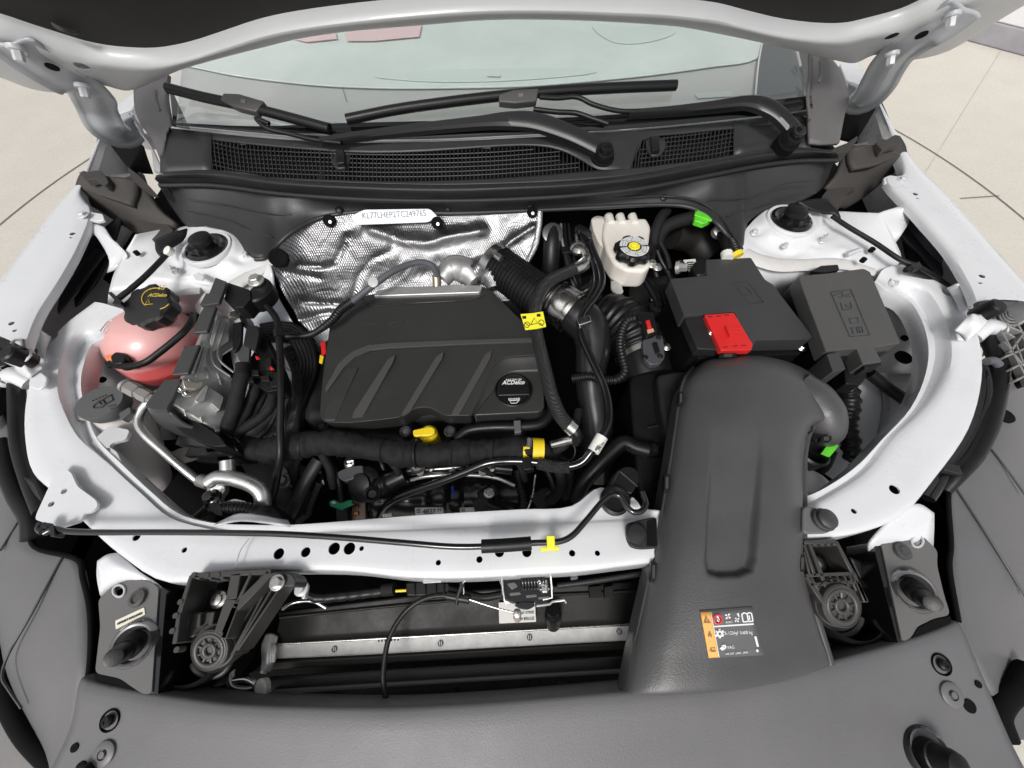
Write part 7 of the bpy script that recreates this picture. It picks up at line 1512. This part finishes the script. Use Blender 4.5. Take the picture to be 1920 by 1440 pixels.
# meshed black lamp carriers at the frame edges
lm = thing('lamp_carrier', 'black ribbed lamp carrier with a lattice outside the right bump stop', 'lamp carrier', (1890, 600, .93), 'lamp carriers')
plate('carrier_block', [(1852,552),(1863,543),(1874,537),(1892,537),(1902,545),(1913,566),(1895,568),(1880,567)], .985, .02, mat('carrier_plastic', (.07,.07,.072), .35), lm, r=.003, bevel=.002)
plate('carrier_hook', [(1826,546),(1838,543),(1850,550),(1848,560),(1832,560)], .98, .012, RUB, lm, r=.002)
plate('carrier_base', [(1864,575),(1920,570),(1935,590),(1935,720),(1925,715),(1900,660),(1884,630)], .90, .03, DEEP, lm, r=.004)
LM = mat('lattice_plastic', (.22,.215,.21), .4)
for a, b in (((1858,580),(1925,705)), ((1875,575),(1880,605)), ((1888,570),(1920,625)), ((1868,600),(1925,625)), ((1884,640),(1925,690)), ((1895,660),(1920,625)), ((1886,668),(1930,650)), ((1900,690),(1935,672)), ((1908,712),(1940,695)), ((1905,640),(1935,720)), ((1918,630),(1945,690)), ((1884,620),(1904,632)), ((1892,600),(1886,624))): bar3('lattice_rib', (a[0], a[1], .945), (b[0], b[1], .945), .003, .012, LM, lm)
for r in (10, 16, 22, 28): tube('lattice_ring', [P(1900 + r*cos(a), 585 + r*.9*sin(a), .946) for a in [k*2*pi/24 for k in range(25)]], .0016, LM, lm, raw=True, res=6, cap=False)
plate('carrier_edge', [(1850,590),(1858,584),(1886,624),(1888,640),(1878,650),(1880,634)], .94, .03, mat('carrier_grey', (.2,.2,.21), .4), lm, r=.002)
l2 = thing('lamp_carrier', 'black ribbed lamp carrier cut by the left edge of the frame', 'lamp carrier', (5, 640, .93), 'lamp carriers')
plate('carrier_block', [(-60,600),(-5,634),(5,634),(20,640),(36,636),(45,642),(42,655),(30,660),(0,650),(-60,680)], .985, .02, BLK, l2, r=.003, bevel=.002)
tube('carrier_loop', [(22,645,.99),(30,638,.99),(42,638,.99),(44,650,.99),(32,655,.99)], .0025, LM, l2, raw=True, res=6)
plate('carrier_base', [(-80,680),(0,675),(22,690),(0,730),(-80,800)], .93, .03, RUB, l2, r=.004); plate('carrier_edge', [(-20,690),(12,684),(20,690),(2,716),(-20,712)], .945, .012, mat('carrier_grey', (.2,.2,.21), .4), l2, r=.002)
for s in ((-12,700),(0,690),(-5,710)): bar3('lattice_rib', (s[0], s[1], .948), (s[0] + 14, s[1] - 6, .948), .003, .006, DEEP, l2)
grid('lamp_side', [[(-40,720,.89),(0,722,.89),(22,722,.89)],[(-40,780,.88),(0,780,.88),(30,790,.88)],[(-40,840,.87),(0,840,.87),(30,850,.87)]], BLK, l2, th=.004)
# ================================================================ WIPERS
def wiper(label, blade, arm, head, tipw, spin, capc, hook):
    w = thing('wiper', label, 'wiper', spin, 'windshield wipers')
    B = [onglass(x, y, .014) for x, y in blade]
    tube('blade', B, .0092, BLK, w, n=8, res=10, flat=1.0)
    tube('blade_spoiler', [p + gn * .006 + Vector((0, .004, 0)) for p in B], .0052, BLK2, w, n=8, flat=.5)
    tube('blade_rubber', [p - gn * .007 for p in B], .003, RUB, w, n=8)
    for t in (0, -1):
        a = B[t]; b_ = B[1] if t == 0 else B[-2]; tube('end_cap', [a, a.lerp(b_, .12)], .0088, BLK2, w)
    c = onglass(*head, .024); d = (B[-1] - B[0]).normalized(); s = gn.cross(d)
    L = [c + d * x + s * y for x, y in ((-.044,-.008),(-.014,-.014),(.026,-.014),(.034,.010),(-.014,.012),(-.042,.006))]
    cl = prism('blade_clip', L, -gn * .016, mat('wiper_clip', (.085,.082,.08), .4), w, (), .002)
    prism('clip_button', [c + gn * .0012 + d * x + s * y for x, y in ((-.006,-.004),(.003,-.004),(.003,.003),(-.006,.003))], -gn * .002, mat('wiper_button', (.16,.16,.155), .4), cl, (), .0005)
    tube('arm_rod', [onglass(x, y, h) for x, y, h in arm], .0042, BLK, w, n=5)
    A_ = [onglass(x, y, h) if len(q_) == 4 else P(x, y, h) for q_ in hook for (x, y, h) in [q_[:3]]]
    R = [q_[3] if len(q_) == 4 else q_[3] for q_ in hook] if False else None
    C = cr(A_, 6); n = len(C); vs = []; fs = []
    for i, p in enumerate(C):
        t = i / (n - 1); wd_ = tipw[0] * (1 - t) + tipw[1] * t + tipw[2] * math.exp(-((t - tipw[3]) / .18) ** 2)
        T = (C[min(i + 1, n - 1)] - C[max(0, i - 1)]).normalized(); nn = (gn - T * gn.dot(T)).normalized(); s = T.cross(nn)
        for a, b_ in ((-1,-.012),(-1,-.001),(-.6,.003),(.6,.003),(1,-.001),(1,-.012)): vs.append(p + s * wd_ * a + nn * b_)
    for i in range(n - 1):
        for k in range(6): fs.append((i*6+k, i*6+(k+1)%6, (i+1)*6+(k+1)%6, (i+1)*6+k))
    fs += [tuple(range(6)), tuple((n-1)*6+k for k in reversed(range(6)))]
    mk('arm', vs, fs, mat('wiper_arm_paint', (.017,.017,.018), .36, bump=.2, bscale=600), w, sharp=35)
    c = V(capc); lathe('arm_head', c - gn * .012, gn, [(.017, -.016), (.017, .002), (.015, .006)], BLK, w); lathe('nut_cap', c, gn, [(.0118, -.004), (.0118, .002), (.009, .006), (.003, .0075)], GLOSS, w, n=24)
    lathe('spindle_boot', c - gn * .03, gn, [(.021, -.01), (.021, .006), (.017, .008)], DEEP, w, n=24)
wiper('black wiper with long blade, pivoting beside the left half of the grille', [(314,165),(380,182),(450,197),(530,217),(618,241)], [(505,232,.02),(480,222,.022),(500,240,.018),(540,250,.016),(590,262,.016),(640,268,.018)], (458,190), (.006,.016,.004,.6), (1140,285,1.05), onglass(1137,277,.041),
      [(600,262,.018,0),(700,248,.022,0),(800,236,.026,0),(900,226,.03,0),(950,222,.032,0),(1000,224,.033,0),(1060,243,.031,0),(1110,266,.029,0),(1141,282,.027,0)])
wiper('black wiper with long blade ending at the right edge of the windshield', [(650,224),(740,206),(830,193),(940,180),(1060,170),(1170,164),(1268,160)], [(1012,182,.026),(1045,184,.024),(1082,182,.024),(1110,195,.022),(1160,208,.02),(1210,208,.02)], (978,178), (.005,.015,.004,.6), (1500,252,1.05), onglass(1498,247,.046),
      [(1180,210,.02,0),(1260,204,.024,0),(1340,195,.028,0),(1400,188,.032,0),(1430,192,.032,0),(1455,204,.034,0),(1478,225,.034,0),(1500,252,.032,0)])
w2 = [o for o in bpy.data.objects if o.name.startswith('wiper')][0]
tube('second_link', [onglass(x, y, .018) for x, y in ((1000,205),(1045,210),(1080,212),(1110,222),(1140,232))], .0045, BLK, w2)
# ================================================================ SMALL HARDWARE IN THE DARK GAPS
fr_ = thing('fuel_rail', 'black fuel rail with small bolts in the gap below the taped harness', 'fuel rail', (820, 890, .82))
tube('rail', [(765,882,.825),(820,878,.83),(900,874,.83),(960,880,.825)], .010, GLOSS, fr_, res=14)
for x in (790, 850, 905): lathe('injector', P(x, 884, .832), (0, -.4, .9), [(.008, -.03), (.008, 0), (.006, .004), (.006, .010)], BLK, fr_, n=14); bolt(P(x + 18, 878, .842), .0035, STEEL, fr_)
tube('return_line', [(770,900,.82),(800,893,.83),(860,890,.83),(930,896,.82),(965,910,.81)], .0032, ALUP, fr_)
bl = thing('brake_lines', 'bundle of thin metal lines and clips beside the brake reservoir', 'pipe', (1060, 470, .9))
for k in range(3): tube('line', [(1052+k*7,420,.94),(1054+k*7,450,.93),(1064+k*6,490,.915),(1078+k*5,530,.90),(1085+k*5,575,.88)], .0028, GLOSS if k else ALUP, bl)
plate('line_clip', [(1052,462),(1084,458),(1087,470),(1056,474)], .935, .008, BLK, bl, r=.002)
plate('valve_block', [(1092,520),(1120,512),(1132,535),(1128,560),(1100,565)], .885, .03, BLK, bl, r=.003); bolt(P(1110, 535, .888), .005, MNT, bl)
sb_ = thing('transmission_housing', 'dull cast transmission housing low between intake hose and battery', 'housing', (1250, 640, .7))
field('casting', [[(1180,520,.74),(1260,520,.74),(1330,520,.74)],[(1180,600,.73),(1260,600,.75),(1330,600,.73)],[(1180,700,.70),(1260,700,.72),(1330,700,.70)]], mat('dull_casting', (.10,.10,.10), .5, metal=.7, mottle=.3, mscale=20, bump=.6, bscale=150), sb_, lambda x, y, p: mnoise.noise(p * 40) * .01, UP, nu=10, nv=10)
for x, y in ((1225,560),(1280,590),(1235,620),(1265,545)): bolt(P(x, y, .765), .006, STEEL, sb_)
tube('gear_cable', [(1205,520,.86),(1228,560,.85),(1250,610,.84),(1262,660,.83)], .006, RUB, sb_); tube('gear_cable', [(1240,545,.86),(1255,590,.85),(1270,640,.84),(1275,690,.83)], .005, RUB, sb_)
lathe('shift_pivot', P(1232, 575, .85), UP, [(.016, -.01), (.016, .002), (.008, .004), (.007, .010)], BLK, sb_, n=20)
hn_ = thing('horn_bracket', 'dark stamped bracket with bolt beside the right radiator mount', 'bracket', (1630, 1100, .82))
plate('bracket_arm', [(1608,1075),(1640,1068),(1668,1100),(1672,1180),(1650,1190),(1640,1120),(1612,1100)], .86, .004, mat('dull_clamp', (.12,.12,.13), .35, metal=.8), hn_, r=.004); bolt(P(1652, 1120, .862), .005, STEEL, hn_)
